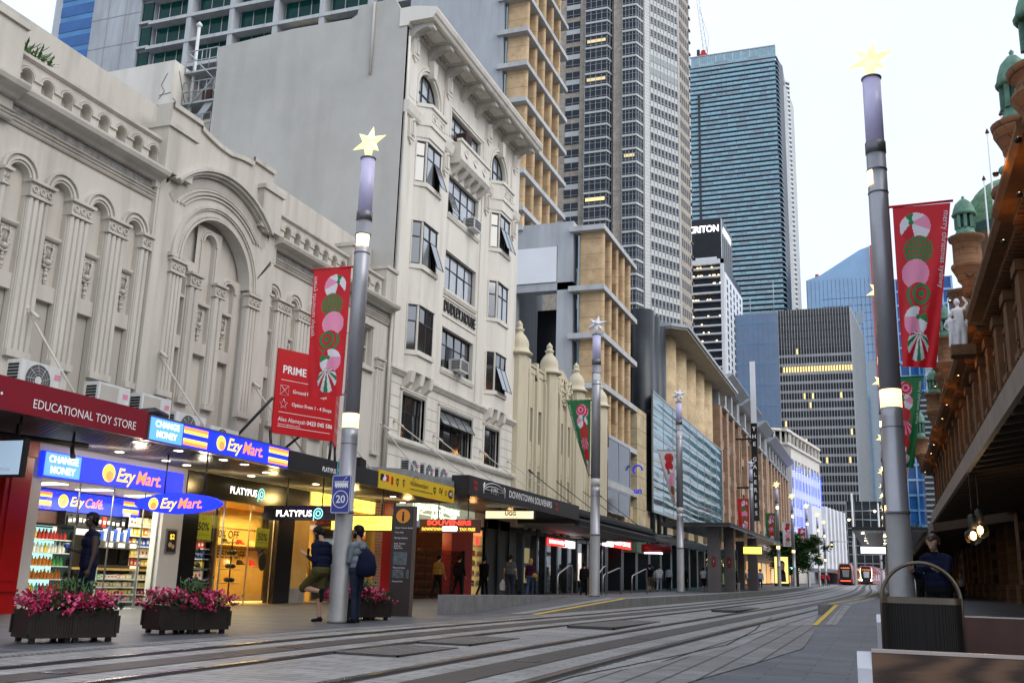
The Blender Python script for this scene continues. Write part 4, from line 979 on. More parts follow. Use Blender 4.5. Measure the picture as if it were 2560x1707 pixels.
MB().box(-21.62, -18.8, 63, 63.2, 4, 19.3).build('loggia_back', M['black_stone'], sf)
MB().slab([(-21.6, 15.2), (-18.8, 13.6), (-18.8, 12.9), (-21.6, 14.5)], 59.5, 62.8, order='xzy').build('loggia_stair', M['dark_panel'], sf)
MB().box(-30.5, -23.1, 58.5, 68, 23.9, 52).build('concrete_core', M['concrete'], sf)
MB().box(-23.1, -22.95, 58.9, 68, 23.9, 52).build('recess_glazing', M['teal_glass'], sf)
MB(E1).box(67.3, 70.2, 3.2, 13.1, -3, 0).build('stone_wall', M['cream_stone'], sf)
for h0, h1 in ((7.2, 9.92), (5.3, 6.82)):
    window(sf, E1, 58.95, 64.95, h0, h1, .04, 2, (), .1, fm='steel', gm='tower_glass', name='display_window')
MB(E1).box(58.5, 65.4, 6.82, 7.2, -.2, .12).build('ledge', M['pale_concrete'], sf)
bs = thing('blue_sign', 'small bright blue hanging sign on the cream stone wall', 'sign', (XF+.5, 66.2, 6.5))
M['blue_glow'] = emis('blue_glow', (.02, .03, .5), .5)  # blue of the sign is given its own glow
MB(south(66.2)).ring(XF+.3, 8.6, .26, .36, -.1, .1, -.8, 3.2, n=16).build('crescent', M['blue_glow'], bs)
text('un', south(66.1), XF+.35, 7.2, .06, .55, M['blue_glow'], bs, bold=.03, ext=.04)
# ------------------------------------------------------------------ dark cylinders, stone columns, oversailing roof and glass screen
ga = thing('stone_column_building', 'building with huge rounded sandstone columns, black metal drums and an oversailing flat roof', 'building', (-16, 90, gz(90)))
for y, r, z in ((72., .98, 21.3), (74.3, .95, 21.4), (76.5, .95, 21.1)):
    MB().lathe((-16.35, y, 4.5), [(r, 0), (r, z-4.5)], 28).build('black_drum', M['dark_panel'], ga)
for i in range(5):
    y = 80.6+i*4.75; MB().lathe((-17.2, y, 5.), [(1.8, 0), (1.8, 16.35)], 36).build('stone_column', M['cream_stone'] if 0 else M['column_stone'], ga) if 'column_stone' in M else None
rf = MB(); rf.slab([(-24, 76.6), (-15.0, 76.9), (-13.8, 78), (-13.8, 107.5), (-24, 107.5)], 21.35, 21.62); rf.build('roof', M['concrete'], ga)
MB().slab([(-23.8, 76.75), (-15.05, 77.05), (-13.95, 78.1), (-13.95, 107.3), (-23.8, 107.3)], 21.2, 21.35).build('roof_soffit', M['brown_soffit'] if 'brown_soffit' in M else M['soffit_plaster'], ga)
MB().box(-24, -18.6, 71, 107, 4, 21.2).build('core_wall', M['dark_panel'], ga)  # dark colour stands in for the shade in the gaps between columns
MB().box(-23, -15.6, 70.3, 104, 4.6, 6.2).build('podium', M['column_stone'], ga)
mk('screen_glass', (.05,.15,.165), .06, var=.7, scale=.3, ior=1.5, spec=.6)
nt_, N_, L_, B_ = nodes_of(M['screen_glass'])
tc_ = N_.new('ShaderNodeTexCoord'); wv = N_.new('ShaderNodeTexWave'); wv.wave_type = 'BANDS'; wv.bands_direction = 'Z'; wv.inputs['Scale'].default_value = .33; wv.inputs['Distortion'].default_value = 2.2; wv.inputs['Detail'].default_value = 1
mpw = N_.new('ShaderNodeMapping'); mpw.inputs['Scale'].default_value = (1, .35, 1)
L_.new(tc_.outputs['Object'], mpw.inputs[0]); L_.new(mpw.outputs[0], wv.inputs[0]); bpw = N_.new('ShaderNodeBump'); bpw.inputs['Strength'].default_value = .3; bpw.inputs['Distance'].default_value = .3
L_.new(wv.outputs['Fac'], bpw.inputs['Height']); L_.new(bpw.outputs['Normal'], B_.inputs['Normal'])
GX = east(-15.15)
cols_ = 9; rows_ = 8
for i in range(cols_):
    y0, y1 = 70.4+i*(33.3/cols_), 70.4+(i+1)*(33.3/cols_); m = MB(GX)
    for j in range(rows_):
        h0, h1 = 6.25+j*(8.5/rows_), 6.25+(j+1)*(8.5/rows_); t, u = RND.uniform(-.012, .012), RND.uniform(-.012, .012)
        m.box(y0+.03, y1-.03, h0+.02, h1-.02, -.03, .0); 
    g = m.build('glass_panel', M['screen_glass'], ga)
m = MB(GX)
for i in range(cols_+1): m.box(70.4+i*(33.3/cols_)-.02, 70.4+i*(33.3/cols_)+.02, 6.2, 14.8, -.1, .02)
m.box(70.38, 103.8, 14.76, 14.86, -.1, .03); m.box(70.38, 103.8, 6.12, 6.24, -.1, .03); m.build('screen_frame', M['steel'], ga)
# ------------------------------------------------------------------ brown stone building with flared eaves
br_ = thing('eaved_brown_building', 'long brown stone building with flared grey metal eaves and tall window slots', 'building', (-15.2, 140, gz(140)))
EB = east(-15.2)
MB(EB).box(104, 182.5, 2, 22.6, -9, -.9).build('core_wall', M['brown_stone'], br_)
ms = [(104.2, 118.6), (119.4, 132.), (136, 148.), (150., 182.3)]
for k, (a, b2) in enumerate(ms):
    dz = (0, -.0, -.0, -.2)[k]
    m = MB(EB); m.slab([(22.2+dz, -1.), (22.35+dz, .2), (23.1+dz, 1.25), (23.2+dz, 1.25), (22.9+dz, -1.)], a+.6 if k < 3 else a, b2, order='yzx'); m.build('eave', M['galvanised'], br_)
    n = max(2, int((b2-a)/4.2)); w_ = (b2-a)/n
    for i in range(n+1):
        y = a+i*w_; MB(EB).box(y-.75, y+.75, 2.5, 19.6, -.9, 0.).build('stone_pier', M['brown_stone'], br_)
        MB(EB).box(y-.55, y+.55, 19.6, 22.4, -.9, -.15).build('metal_pier', M['galvanised'], br_)
    for i in range(n):
        y0, y1 = a+i*w_+.76, a+(i+1)*w_-.76
        for h in (6.2, 9.6, 13., 16.4):
            window(br_, EB, y0, y1, h, h+2.5, -.6, 2, (.6,), .1)
            MB(EB).box(y0, y1, h+2.5, h+3.4, -.9, -.35).build('spandrel', M['galvanised' if i % 2 else 'brown_stone'], br_)
        MB(EB).box(y0-.1, y1+.1, 19.5, 19.75, -.9, .25).build('ledge', M['galvanised'], br_)
sg = thing('vertical_sign', 'tall black vertical sign with spaced white capitals below a pale pylon', 'sign', (-13.1, 115, 8))
MB().box(-13.45, -12.75, 114.9, 115.15, 8.4, 19.4).build('panel', M['black_gloss'], sg)
MB().box(-13.4, -12.8, 114.95, 115.1, 19.4, 26.6).build('pylon', M['white_panel'], sg)
for i, ch in enumerate('THE GALERIES'):
    if ch != ' ': text(ch, south(114.88), -13.1, 18.7-i*.86, .01, .62, M['letter_white'], sg, bold=.02)
MB().box(-15.2, -13.4, 114.95, 115.1, 12, 12.2).build('bracket', M['black_metal'], sg)
MB().box(-15.2, -13.4, 114.95, 115.1, 17.5, 17.7).build('bracket', M['black_metal'], sg)
# ------------------------------------------------------------------ white corner building hung with fairy lights
u7 = (sin(rad(8)), cos(rad(8)))
FL = Fr((-14.9, 185, 0), (u7[0], u7[1], 0), (u7[1], -u7[0], 0))
fb = thing('fairy_light_building', 'white corner building with a rooftop loggia, hung with blue and white lights', 'building', (-14.9, 185, gz(185)))
m = MB(FL); m.box(0, 26, 2, 26.2, -12, 0); m.build('wall', M['white_plaster'], fb)
m = MB(FL); m.box(-3, 26.2, 26.2, 26.6, -12, .4); m.box(-3, 26.2, 28.6, 29.1, -12, .3); m.build('loggia_slab', M['white_plaster'], fb)
m = MB(FL)
for i in range(9): m.box(.1+i*3.2, .5+i*3.2, 26.6, 28.6, -.3, .1)
m.lathe((-1.5, 0, -3.4), [(.1, 0), (.1, 1)], 3) if 0 else None
m.build('loggia_post', M['white_plaster'], fb); MB(FL).box(-2.5, 26, 26.6, 28.6, -11, -1.5).build('loggia_back', M['black_stone'], fb)
rc = MB(); rc.lathe((FL.p((0, 0, -4.5)).x, FL.p((0, 0, -4.5)).y, 2), [(4.6, 0), (4.6, 24.2), (4.95, 24.3), (4.95, 24.6)], 28); rc.lathe((FL.p((0, 0, -4.5)).x, FL.p((0, 0, -4.5)).y, 28.6), [(4.9, 0), (4.9, .5)], 28); rc.build('round_corner', M['white_plaster'], fb)
m = MB()
for k in range(12): a_ = -2.2+k*.28; p0 = FL.p((0, 0, -4.5)); m.box(p0.x+4.6*cos(a_)-.15, p0.x+4.6*cos(a_)+.15, p0.y+4.6*sin(a_)-.15, p0.y+4.6*sin(a_)+.15, 26.6, 28.6)
m.build('loggia_post', M['white_plaster'], fb)
for r in range(6):
    for i in range(9):
        window(fb, FL, 1.2+i*2.75, 2.6+i*2.75, 5.5+r*3.35, 7.4+r*3.35, .02, 1, (), .08)
for i in range(34):
    y = .5+i*.76; z1 = 23.6+RND.uniform(-1.2, .6); z0 = 4.5+RND.uniform(0, 3.); m = MB(FL); m.tube([(y, z0, .32), (y, z1, .32)], .008, 4, 0)
    for k in range(int((z1-z0)/.42)): m.ball((y, z0+k*.42, .33), .075, 4, 1)
    m.build('fairy_light_strand', [M['black_metal'], M['fairy_white' if i % 3 == 1 else 'fairy_blue']], loc=tuple(FL.p((y, z0, .3))), fix=False, label='%s strand of fairy lights hanging down the white corner building' % ('white' if i % 3 == 1 else 'blue'), cat='fairy lights', group='%s strands of fairy lights on the white building' % ('white' if i % 3 == 1 else 'blue'))
FW = Fr((-10.7, 202, 0), (.16, .987, 0), (.987, -.16, 0))
wb = thing('white_finned_building', 'low white building with vertical fins beyond the round street tree', 'building', (-10.7, 202, gz(202)))
MB(FW).box(-8, 19, 2, 16.4, -10, -.1).build('wall', M['white_panel'], wb)
for i in range(6): MB(FW).box(.2+i*3.4, 1.6+i*3.4, 5.2, 16.9, -.1, .7).build('fin', M['white_panel'], wb)
for i in range(5):
    for r in range(4): window(wb, FW, 1.9+i*3.4, 3.3+i*3.4, 6.+r*2.7, 7.9+r*2.7, -.05, 1, (), .08)
MB(FW).box(-8, 19.5, 4.4, 5.1, -1, 2.2).build('awning', M['galvanised'], wb)
# ------------------------------------------------------------------ towers behind
def cellmesh(w, h, d, gm, fm, cols=1, fw=.08):
    """one window of a tower: glass in a thin frame, facing -y, origin at its lower left corner"""
    m = MB(); m.box(0, w, 0, d, 0, h, 0)
    for i in range(cols+1):
        x = w*i/cols; m.box(x-fw/2, x+fw/2, -.06, -.002, 0, h, 1)
    return m.mesh('window', [M[gm], M[fm]])
# concrete office tower with green glass
ct = thing('green_window_tower', 'concrete office tower with deep white slab grid and dark green windows', 'tower', (-66, 95, 2))
m = MB(); m.box(-93.6, -85.7, 90.3, 100, 2, 100); m.box(-85.7, -83.9, 90.8, 100, 2, 100); m.box(-83.9, -38.5, 91.4, 100, 2, 100); m.build('concrete_wall', M['concrete'], ct)
j = MB()
for z in (58, 62.2, 66.4, 70.6, 74.8, 79): j.box(-93.6, -85.72, 90.27, 90.3, z, z+.08)
for x in (-91, -88.2): j.box(x, x+.08, 90.28, 90.3, 50, 100)
j.build('panel_joint', M['frieze_stucco'], ct)
zs = [54.7+3.5*i for i in range(12)]
for z in zs:
    MB().box(-83.9, -38.5, 89.9, 91.39, z-.45, z).build('slab', M['pale_concrete'], ct)
    MB().box(-85.6, -84.0, 90.6, 90.79, z+.6, z+3.2).build('window', M['green_glass'], ct); MB().box(-85.75, -83.9, 90.2, 90.8, z+.05, z+.35).build('sill', M['pale_concrete'], ct)
gw = [cellmesh(5.3, 2.9, .1, 'green_glass', 'steel', 3, .1), ]
pl = []
for i in range(8):
    x = -81.2-2.4+6.4*i
    MB().box(x+5.5, x+6.2, 90.0, 91.39, 50, 99).build('column', M['pale_concrete'], ct)
    for z in zs: pl.append((gw[0], (x+.15, 91.1, z+.05), 0))
many(ct, 'window', None, pl)
m = MB()
for k in range(9): x = -83+RND.random()*38; z = RND.choice(zs[2:9]); m.box(x, x+.7, 91.05, 91.08, z+.1, z+.8)
m.build('yellow_blind', M['sign_yellow'], ct)
for (x, z) in ((-82.5, 75.8), (-63, 61.8), (-60, 61.8)): MB().box(x, x+2.6, 91.02, 91.06, z+1.2, z+2.4).build('lit_window', M['window_dim'], ct)
# blue glass tower in the top left corner
bt = thing('blue_glass_tower', 'blue glass tower with a pale rounded edge in the upper left corner', 'tower', (-170, 165, 2))
MB().box(-176, -120, 161, 200, 2, 180).build('core', M['dark_panel'], bt)
for i in range(24): MB().box(-176, -120, 160.4, 161, 70+i*4.1, 70+i*4.1+(2.7)).build('glazing_band', M['blue_glass'], bt); MB().box(-176, -120, 160.5, 161, 70+i*4.1+2.72, 70+i*4.1+4.08).build('spandrel_band', M['mid_blue'], bt)
MB().lathe((-176.8, 164, 2), [(3.6, 0), (3.6, 178)], 20).build('round_edge', M['galvanised'], bt)
m = MB()
for k in range(7): m.box(-172+RND.random()*12, -171.6+RND.random()*.1-.4, 160.3, 160.4, 100+k*9, 100.6+k*9) if 0 else None
# beige tower with dark bays
be = thing('beige_bay_tower', 'tall beige stone tower with stacked dark bay windows and a pale chamfered corner', 'tower', (-55, 230, 3))
FLH = 3.57; Z0 = 40.0; NF = 34
P = [(-95, 222), (-66.2, 222), (-66.2, 223.6), (-50.2, 223.6), (-43.5, 234.6), (-42.1, 242.8), (-48, 270), (-95, 270)]
MB().slab(P, 3, 170).build('stone_core', M['beige_stone'], be)
for a, b2 in ((-66.2, -64.5), (-57.4, -55.0)): MB().box(a, b2, 221.6, 223.59, 3, 170).build('stone_pier', M['beige_stone'], be)
def bayshape(x0, x1, xs, yb, yf): return [(x0, yb), (x0, yf), (x1, yf), (xs, yb)]
for x0, x1, xs, yb, yf in ((-64.4, -58.7, -57.5, 223.58, 220.2), (-54.9, -51.4, -50.3, 223.58, 220.8)):
    for k in range(NF):
        z = Z0+k*FLH; S_ = bayshape(x0, x1, xs, yb, yf); T_ = bayshape(x0-.02, x1+.12, xs+.05, yb, yf-.15)
        w0 = MB().slab(S_, z+.75, z+FLH).build('bay_window', M['tower_glass'], be)
        m = MB(); m.slab(T_, z+.2, z+.75); m.build('white_band', M['pale_panel'], w0)
        m = MB()
        for q in (z+1.15, z+2.75): m.slab(T_, q, q+.07)
        for t in range(5): xx = x0+(x1-x0)*t/4; m.box(xx-.05, xx+.05, yf-.12, yf, z+.75, z+FLH)
        for t in range(1, 3): xx = x1+(xs-x1)*t/3; yy = yf+(yb-yf)*t/3; m.box(xx-.05, xx+.12, yy-.1, yy, z+.75, z+FLH)
        m.build('mullion', M['galvanised'], w0)
        if (k, x0) in ((14, -64.4), (11, -64.4), (23, -64.4), (26, -64.4), (6, -64.4), (17, -54.9)):
            MB().box(x0+.5, x1-.4, yf-.1, yf-.02, z+1.9, z+2.7).build('lit_window', M['window_lit' if k == 14 else 'window_dim'], w0)
for k in range(0, NF, 1):
    z = Z0+k*FLH
    for x in (-70.0, ):
        w0 = MB().box(x, x+3.7, 221.85, 221.99, z+.5, z+2.6).build('window', M['tower_glass'], be)
        m = MB(); m.box(x+1.8, x+1.9, 221.75, 221.84, z+.5, z+2.6); m.box(x, x+3.7, 221.75, 221.84, z+.95, z+1.03); m.build('mullion', M['galvanised'], w0)
        if k % 2: MB().box(x, x+3.7, 221.8, 221.99, z+2.62, z+4.0).build('spandrel', M['pale_panel'], be)
u = Vector((6.7, 11.0, 0)); L = u.length; FC = Fr((-50.2, 223.6, 0), u, (u.y/L, -u.x/L, 0))
MB(FC).box(.2, L, 3, 170, 0, .25).build('pale_cladding', M['pale_panel'], be)
for k in range(NF):
    z = Z0+k*FLH; m = MB(FC)
    for i in range(8): a = 2.4+i*1.28; m.box(a, a+.82, z+.9, z+2.9, .25, .3)
    r = m.build('ribbon_window', M['tower_glass' if k not in (24, 25) else 'pale_blind'], be)
    m = MB(FC); m.box(2.3, L, z+1.25, z+1.33, .3, .36)
    for i in range(9): a = 2.3+i*1.28-.12; m.box(a, a+.12, z-.2, z+3.1, .3, .42)
    m.build('mullion', M['galvanised'], r)
jj = MB(FC)
for k in range(NF*4): jj.box(.25, 2.0, Z0+k*FLH/4, Z0+k*FLH/4+.12, .25, .29)
jj.build('louvre', M['galvanised'], be)
u2 = Vector((1.4, 8.2, 0)); L2 = u2.length; FD = Fr((-43.5, 234.6, 0), u2, (u2.y/L2, -u2.x/L2, 0))
MB(FD).box(0, L2, 3, 170, 0, .2).build('side_cladding', M['beige_stone'], be)
for k in range(NF):
    z = Z0+k*FLH; m = MB(FD)
    for i in range(5): m.box(1+i*1.4, 1.8+i*1.4, z+.9, z+2.9, .2, .28)
    m.box(L2-.6, L2+.35, z-.1, z+.5, .1, .5); m.build('ribbon_window', M['tower_glass'], be)
# grey gridded tower
gt = thing('grey_grid_tower', 'grey office tower with a fine grid of small windows, one row of them lit', 'tower', (-20, 380, 5))
MB().slab([(-33.2, 380), (-7.1, 380), (-3.0, 430), (-33.2, 430)], 5, 105).build('core', M['dark_grid'] if 'dark_grid' in M else mat('dark_grid', (.085,.085,.09), .6, var=.2, scale=.2), gt)
wm = cellmesh(.62, 2.1, .05, 'tower_glass', 'dark_frame', 1, .04); wl_ = cellmesh(.62, 2.1, .05, 'window_lit', 'dark_frame', 1, .04)
pl = []; R_ = random.Random(3)
for r in range(24):
    z = 87.5-r*3.42
    for i in range(26):
        lit = (r == 2 and i > 0) or R_.random() < .03
        pl.append((wl_ if lit else wm, (-32.9+i*1.0+.1, 379.9, z), 0))
pl.sort(key=lambda p: -p[1][2])
many(gt, 'window', None, pl)
for i in range(27): x = -33.2+i*1.003; MB().box(x-.045, x+.045, 379.6, 379.99, 5, 105).build('mullion', M['white_panel'], gt)
for r in range(24):
    z = 87.5-r*3.42; MB().box(-33.2, -7.1, 379.85, 379.99, z-1.1, z-.12).build('spandrel', M['grid_grey'], gt)
for r in range(5): MB().box(-33.2, -7.1, 379.8, 379.99, 90.6+r*2.9, 90.9+r*2.9).build('spandrel', M['dark_panel'], gt)
us = Vector((4.1, 50, 0)); FS = Fr((-7.1, 380, 0), us, (us.y, -us.x, 0)); m = MB(FS)
MB(FS).box(0, 50, 5, 105, 0, .3).build('side_wall', M['concrete'], gt)
for i in range(14): m.box(1+i*3.5, 1.5+i*3.5, 5, 104, .3, .55)
m.build('side_fin', M['galvanised'], gt)
MB().box(-52, -33.3, 379, 420, 5, 104).build('glass_wing', M['wing_glass'] if 'wing_glass' in M else mat('wing_glass', (.17,.24,.36), .25, var=.12, scale=.15, spec=.8), gt)
m = MB()
for k in range(11): m.box(-52, -33.3, 378.9, 378.99, 20+k*8, 20.25+k*8)
for k in range(10): m.box(-52+k*1.9, -51.85+k*1.9, 378.92, 378.98, 5, 104)
m.build('wing_joint', M['sky_glass'], gt)
MB().tube([(-44, 385, 104), (-44, 385, 112)], .15, 5).build('mast', M['galvanised'], gt); MB().tube([(-35, 385, 104), (-35, 385, 119)], .15, 5).build('mast', M['galvanised'], gt)
# black-topped hotel tower
me_ = thing('black_topped_tower', 'white balconied tower with a black lettered crown', 'tower', (-55, 370, 6))
MB().slab([(-63, 360), (-50.5, 360), (-48.9, 398), (-63, 398)], 6, 120).build('core', M['black_stone'], me_)
MB().slab([(-62.5, 361), (-51.3, 361), (-50.2, 383), (-62.5, 383)], 120, 137.5).build('crown', M['black_stone'], me_)
FT = Fr((-51.3, 361, 0), (1.1, 22, 0)); MB(FT).box(0, .35, 120, 137.6, 0, .25).build('crown_edge', M['white_panel'], me_)
m = MB(FT)
for i in range(5): m.box(3+i*4, 3.3+i*4, 120, 132, 0, .2)
m.build('crown_fin', M['galvanised'], me_)
text('MERITON', south(361), -58.6, 133.6, .15, 3.6, M['sign_white_lit'], me_, bold=.03, width=13.0)
text('MERITON', FT, 11, 133.8, .2, 3.6, M['sign_white_lit'], me_, bold=.03)
for k in range(20):
    z = 117-k*3.15
    MB().box(-62.4, -51.3, 358.6, 360, z, z+.5).build('balcony_slab', M['white_panel'], me_)
    m = MB(); m.box(-62.2, -51.4, 359.9, 359.98, z-2.4, z-.1); m.build('glazing', M['tower_glass'], me_)
m = MB(); m.box(-63, -62.3, 358.8, 360, 6, 120); m.box(-51.5, -50.3, 358.8, 360, 6, 120.8); m.box(-63, -50.3, 358.8, 360, 119, 120.8); m.build('white_frame', M['white_panel'], me_)
FMR = Fr((-50.4, 360, 0), (1.5, 38, 0)); MB(FMR).box(0, 38, 6, 116, 0, .4).build('side_wall', M['white_panel'], me_)
ws = []
for k in range(19):
    for i in range(5):
        a = 3+i*7; m = MB(FMR); m.box(a, a+2.6, 58+k*3.0, 60+k*3.0, .4, .46); m.build('window', M['tower_glass'], me_)
MB().box(-61, -53, 360.8, 361, 121.5, 122.3).build('terrace', M['white_panel'], me_)
m = MB(); R_ = random.Random(5)
for k in range(46): x = -62+R_.random()*10.4; z = 60+int(R_.random()*19)*3.15+1.2; m.ball((x, 359.6, z), .28, 5)
m.build('balcony_lamp', M['lamp_warm'], me_)
# blue residential tower with a crane
re_ = thing('blue_balcony_tower', 'tall blue glass tower of stacked balconies with a dark vertical slot', 'tower', (-55, 470, 7))
MB().slab([(-77.6, 451), (-36.6, 451), (-34, 480), (-77.6, 480)], 7, 250).build('core', M['dark_panel'], re_)
for k in range(56):
    z = 118+k*2.42
    MB().box(-77.6, -36.2, 449.3, 451, z, z+.42).build('balcony_slab', M['wing_slab'] if 'wing_slab' in M else mat('wing_slab', (.22,.34,.40), .4, var=.1, scale=.3), re_)
    m = MB(); x = -77.4; R_ = random.Random(k)
    while x < -36.6:
        w_ = R_.uniform(2, 5); m.box(x, min(x+w_-.1, -36.4), 449.35, 449.42, z+.45, z+1.5, R_.choice((0, 0, 1))); x += w_
    m.build('balustrade', [M['teal_balustrade'], M['teal_glass']], re_)
    m = MB(); m.slab([(-36.2, 449.3), (-35.4, 451), (-34.8, 458), (-36.2, 458)], z, z+.42); m.build('balcony_end', M['teal_glass'], re_)
    if k < 54: m = MB(); m.slab([(-33.4, 468), (-31.4, 470), (-32.0, 473.6), (-33.4, 474)], z+.2, z+1.3); m.build('side_balcony', M['galvanised'], re_)
MB().box(-73.6, -72.6, 448.9, 449.3, 118, 236).build('slot', M['black_stone'], re_)
MB().slab([(-35.4, 455), (-33.9, 462), (-34.2, 480), (-36, 480)], 7, 252).build('dark_edge', M['black_stone'], re_)
MB().slab([(-33.9, 464), (-32.4, 470), (-31.2, 490), (-34, 490)], 7, 243).build('concrete_edge', M['pale_concrete'], re_)
for x0 in range(10): MB().box(-77+x0*4.1, -73+x0*4.1, 450.8, 451, 251, 257.4).build('crown_glass', M['teal_balustrade'], re_)
m = MB(); m.box(-77.6, -36.2, 450.5, 451.2, 257.4, 257.9); m.box(-78, -35.6, 448.8, 451, 250.6, 251)
for i in range(22): m.box(-77.6+i*1.96, -77.35+i*1.96, 450.4, 450.9, 251, 257.4)
m.build('crown_frame', M['galvanised'], re_)
cr = thing('tower_crane', 'red and white lattice crane standing on the blue balcony tower', 'crane', (-71, 455, 251))
MB().box(-73.2, -69.4, 453, 457, 258, 260.2).slab([(-72.6, 260.2), (-70, 260.2), (-70.4, 262.5), (-72.2, 262.5)], 453.5, 456.5, order='xzy').build('base', M['crane_red'], cr)
MB().box(-72.2, -70.2, 454, 456, 251, 258).build('mast', M['crane_red'], cr); MB().box(-74.6, -73.2, 454, 456, 260.2, 263.4).build('counterweight', M['dark_panel'], cr)
jb = MB(); J0, J1 = Vector((-70.4, 455, 262)), Vector((-76, 455, 312)); 
for dx in (-.9, .9): jb.tube([J0+Vector((dx, 0, 0)), J1+Vector((dx*.6, 0, 0))], .16, 4)
for k in range(26):
    a = J0.lerp(J1, k/26); b2 = J0.lerp(J1, (k+1)/26); s = .9 if k % 2 else -.9; jb.tube([a+Vector((s, 0, 0)), b2+Vector((-s, 0, 0))], .11, 4)
jb.build('jib', M['white_panel'], cr); MB().tube([(-69.6, 455, 260), (-68.6, 455, 270), J0.lerp(J1, .5)], .1, 4).build('stay', M['galvanised'], cr)
# blue glass towers at the end of the street
bg2 = thing('sloped_blue_tower', 'blue glass tower with a sloping crown and a red vertical stripe', 'tower', (0, 505, 8))
MB().slab([(-29.3, 8), (1.5, 8), (1.5, 168), (-3.2, 166.5), (-22, 155), (-29.3, 152.5)], 500, 530, order='xzy').build('sky_glass_wall', M['sky_glass'], bg2)
MB().box(1.6, 3.3, 498.5, 520, 8, 168).build('red_stripe', M['rose_stripe'] if 'rose_stripe' in M else mat('rose_stripe', (.5,.12,.15), .5, var=.1), bg2)
MB().box(3.3, 38, 500.5, 530, 8, 150).build('dark_glass_wall', M['blue_glass'], bg2)
m = MB()
for k in range(9): m.box(-22+0*k, 1.4, 499.9, 499.99, 142-k*4, 142.2-k*4) 
for k in range(16): m.box(-29+k*1.95, -28.85+k*1.95, 499.9, 499.98, 100, 152)
m.build('glass_joint', M['blue_glass'], bg2)
for k in range(4): MB().box(-19+k*4.2, -15.6+k*4.2, 499.7, 499.99, 128+k*.2, 135).build('window', M['teal_glass'], bg2)
for k in range(20): MB().box(3.5, 38, 499.9, 500.5, 10+k*7, 11.0+k*7).build('pale_beam', M['sky_glass'], bg2)
for k in range(9): MB().box(3.5+k*4.2, 4.2+k*4.2, 499.6, 500.5, 8, 150).build('pale_post', M['sky_glass'], bg2)
MB().box(-12, 1.4, 499.5, 499.99, 8, 110).build('dark_glass_wall', M['teal_glass'], bg2)
for k in range(4): MB().box(-12+k*4.4, -11.4+k*4.4, 499.2, 499.49, 8, 140).build('pale_post', M['sky_glass'], bg2)
MB().lathe((-24.5, 512, 154), [(.9, 0), (.9, 5)], 8).build('crown_light', M['crane_red'], bg2)
tt = thing('teal_tower', 'slim teal glass tower peeping out beside the sandstone turrets', 'tower', (25, 420, 8))
MB().box(19.5, 27, 420, 440, 8, 128).build('core', M['teal_glass'], tt)
for k in range(24): MB().box(19.4, 27, 419.5, 420, 60+k*2.8, 61.2+k*2.8).build('glazing_band', M['teal_balustrade'], tt)
wt = thing('white_framed_block', 'white framed dark block below the slim teal tower', 'building', (21, 330, 8))
MB().box(13, 24, 330, 350, 8, 62).build('core', M['tower_glass'], wt)
m = MB(); 
for k in range(7): m.box(16.5, 24, 329.6, 330, 20+k*6.4, 21+k*6.4)
m.box(16.5, 17.4, 329.5, 330, 8, 62); m.box(20.5, 21, 329.5, 330, 8, 62); m.build('white_frame', M['white_panel'], wt)
for k in range(30): MB().box(13, 16.5, 329.6, 330, 10+k*1.7, 10.6+k*1.7).build('louvre', M['pale_blind'], wt)
sc_ = thing('scaffolded_building', 'dark scaffolded building site at the far end of the street', 'building', (-3, 300, 4))
MB().box(-9.3, 6, 300, 330, 3, 26).build('netted_wall', M['dark_panel'], sc_)
m = MB()
for k in range(9): m.box(-9.3, 6, 299.6, 300, 4+k*2.4, 4.2+k*2.4)
for k in range(8): m.box(-9.3+k*2.1, -9.15+k*2.1, 299.6, 300, 3, 26)
m.build('scaffold', M['galvanised'], sc_)
# ------------------------------------------------------------------ ornate sandstone arcade on the right
QX = 5.2
EQ = west(QX)
qv = thing('sandstone_arcade', 'ornate dark sandstone arcade with copper domes, round turrets and lit cornices', 'building', (QX, 50, gz(50)))
b = MB(EQ)
PIT = 3.9; N0 = 14.
for i in range(24):
    y = N0+i*PIT; g = gz(y)
    b.arch_wall(y, y+PIT, 4.2, 9.0, 12.4, y+PIT/2, 1.12, -.7, 0, 12)
    b.box(y, y+PIT, 12.4, 13.0, -.9, .05)
b.box(6, N0, 0, 13, -1, 0)
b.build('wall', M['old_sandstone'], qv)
MB().box(QX+.72, QX+14, 6, 108, 3.9, 15).build('rear_block', M['old_sandstone'], qv)
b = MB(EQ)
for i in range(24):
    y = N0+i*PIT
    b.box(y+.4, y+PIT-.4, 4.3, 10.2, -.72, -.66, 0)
b.build('window_recess', M['black_stone'], qv)
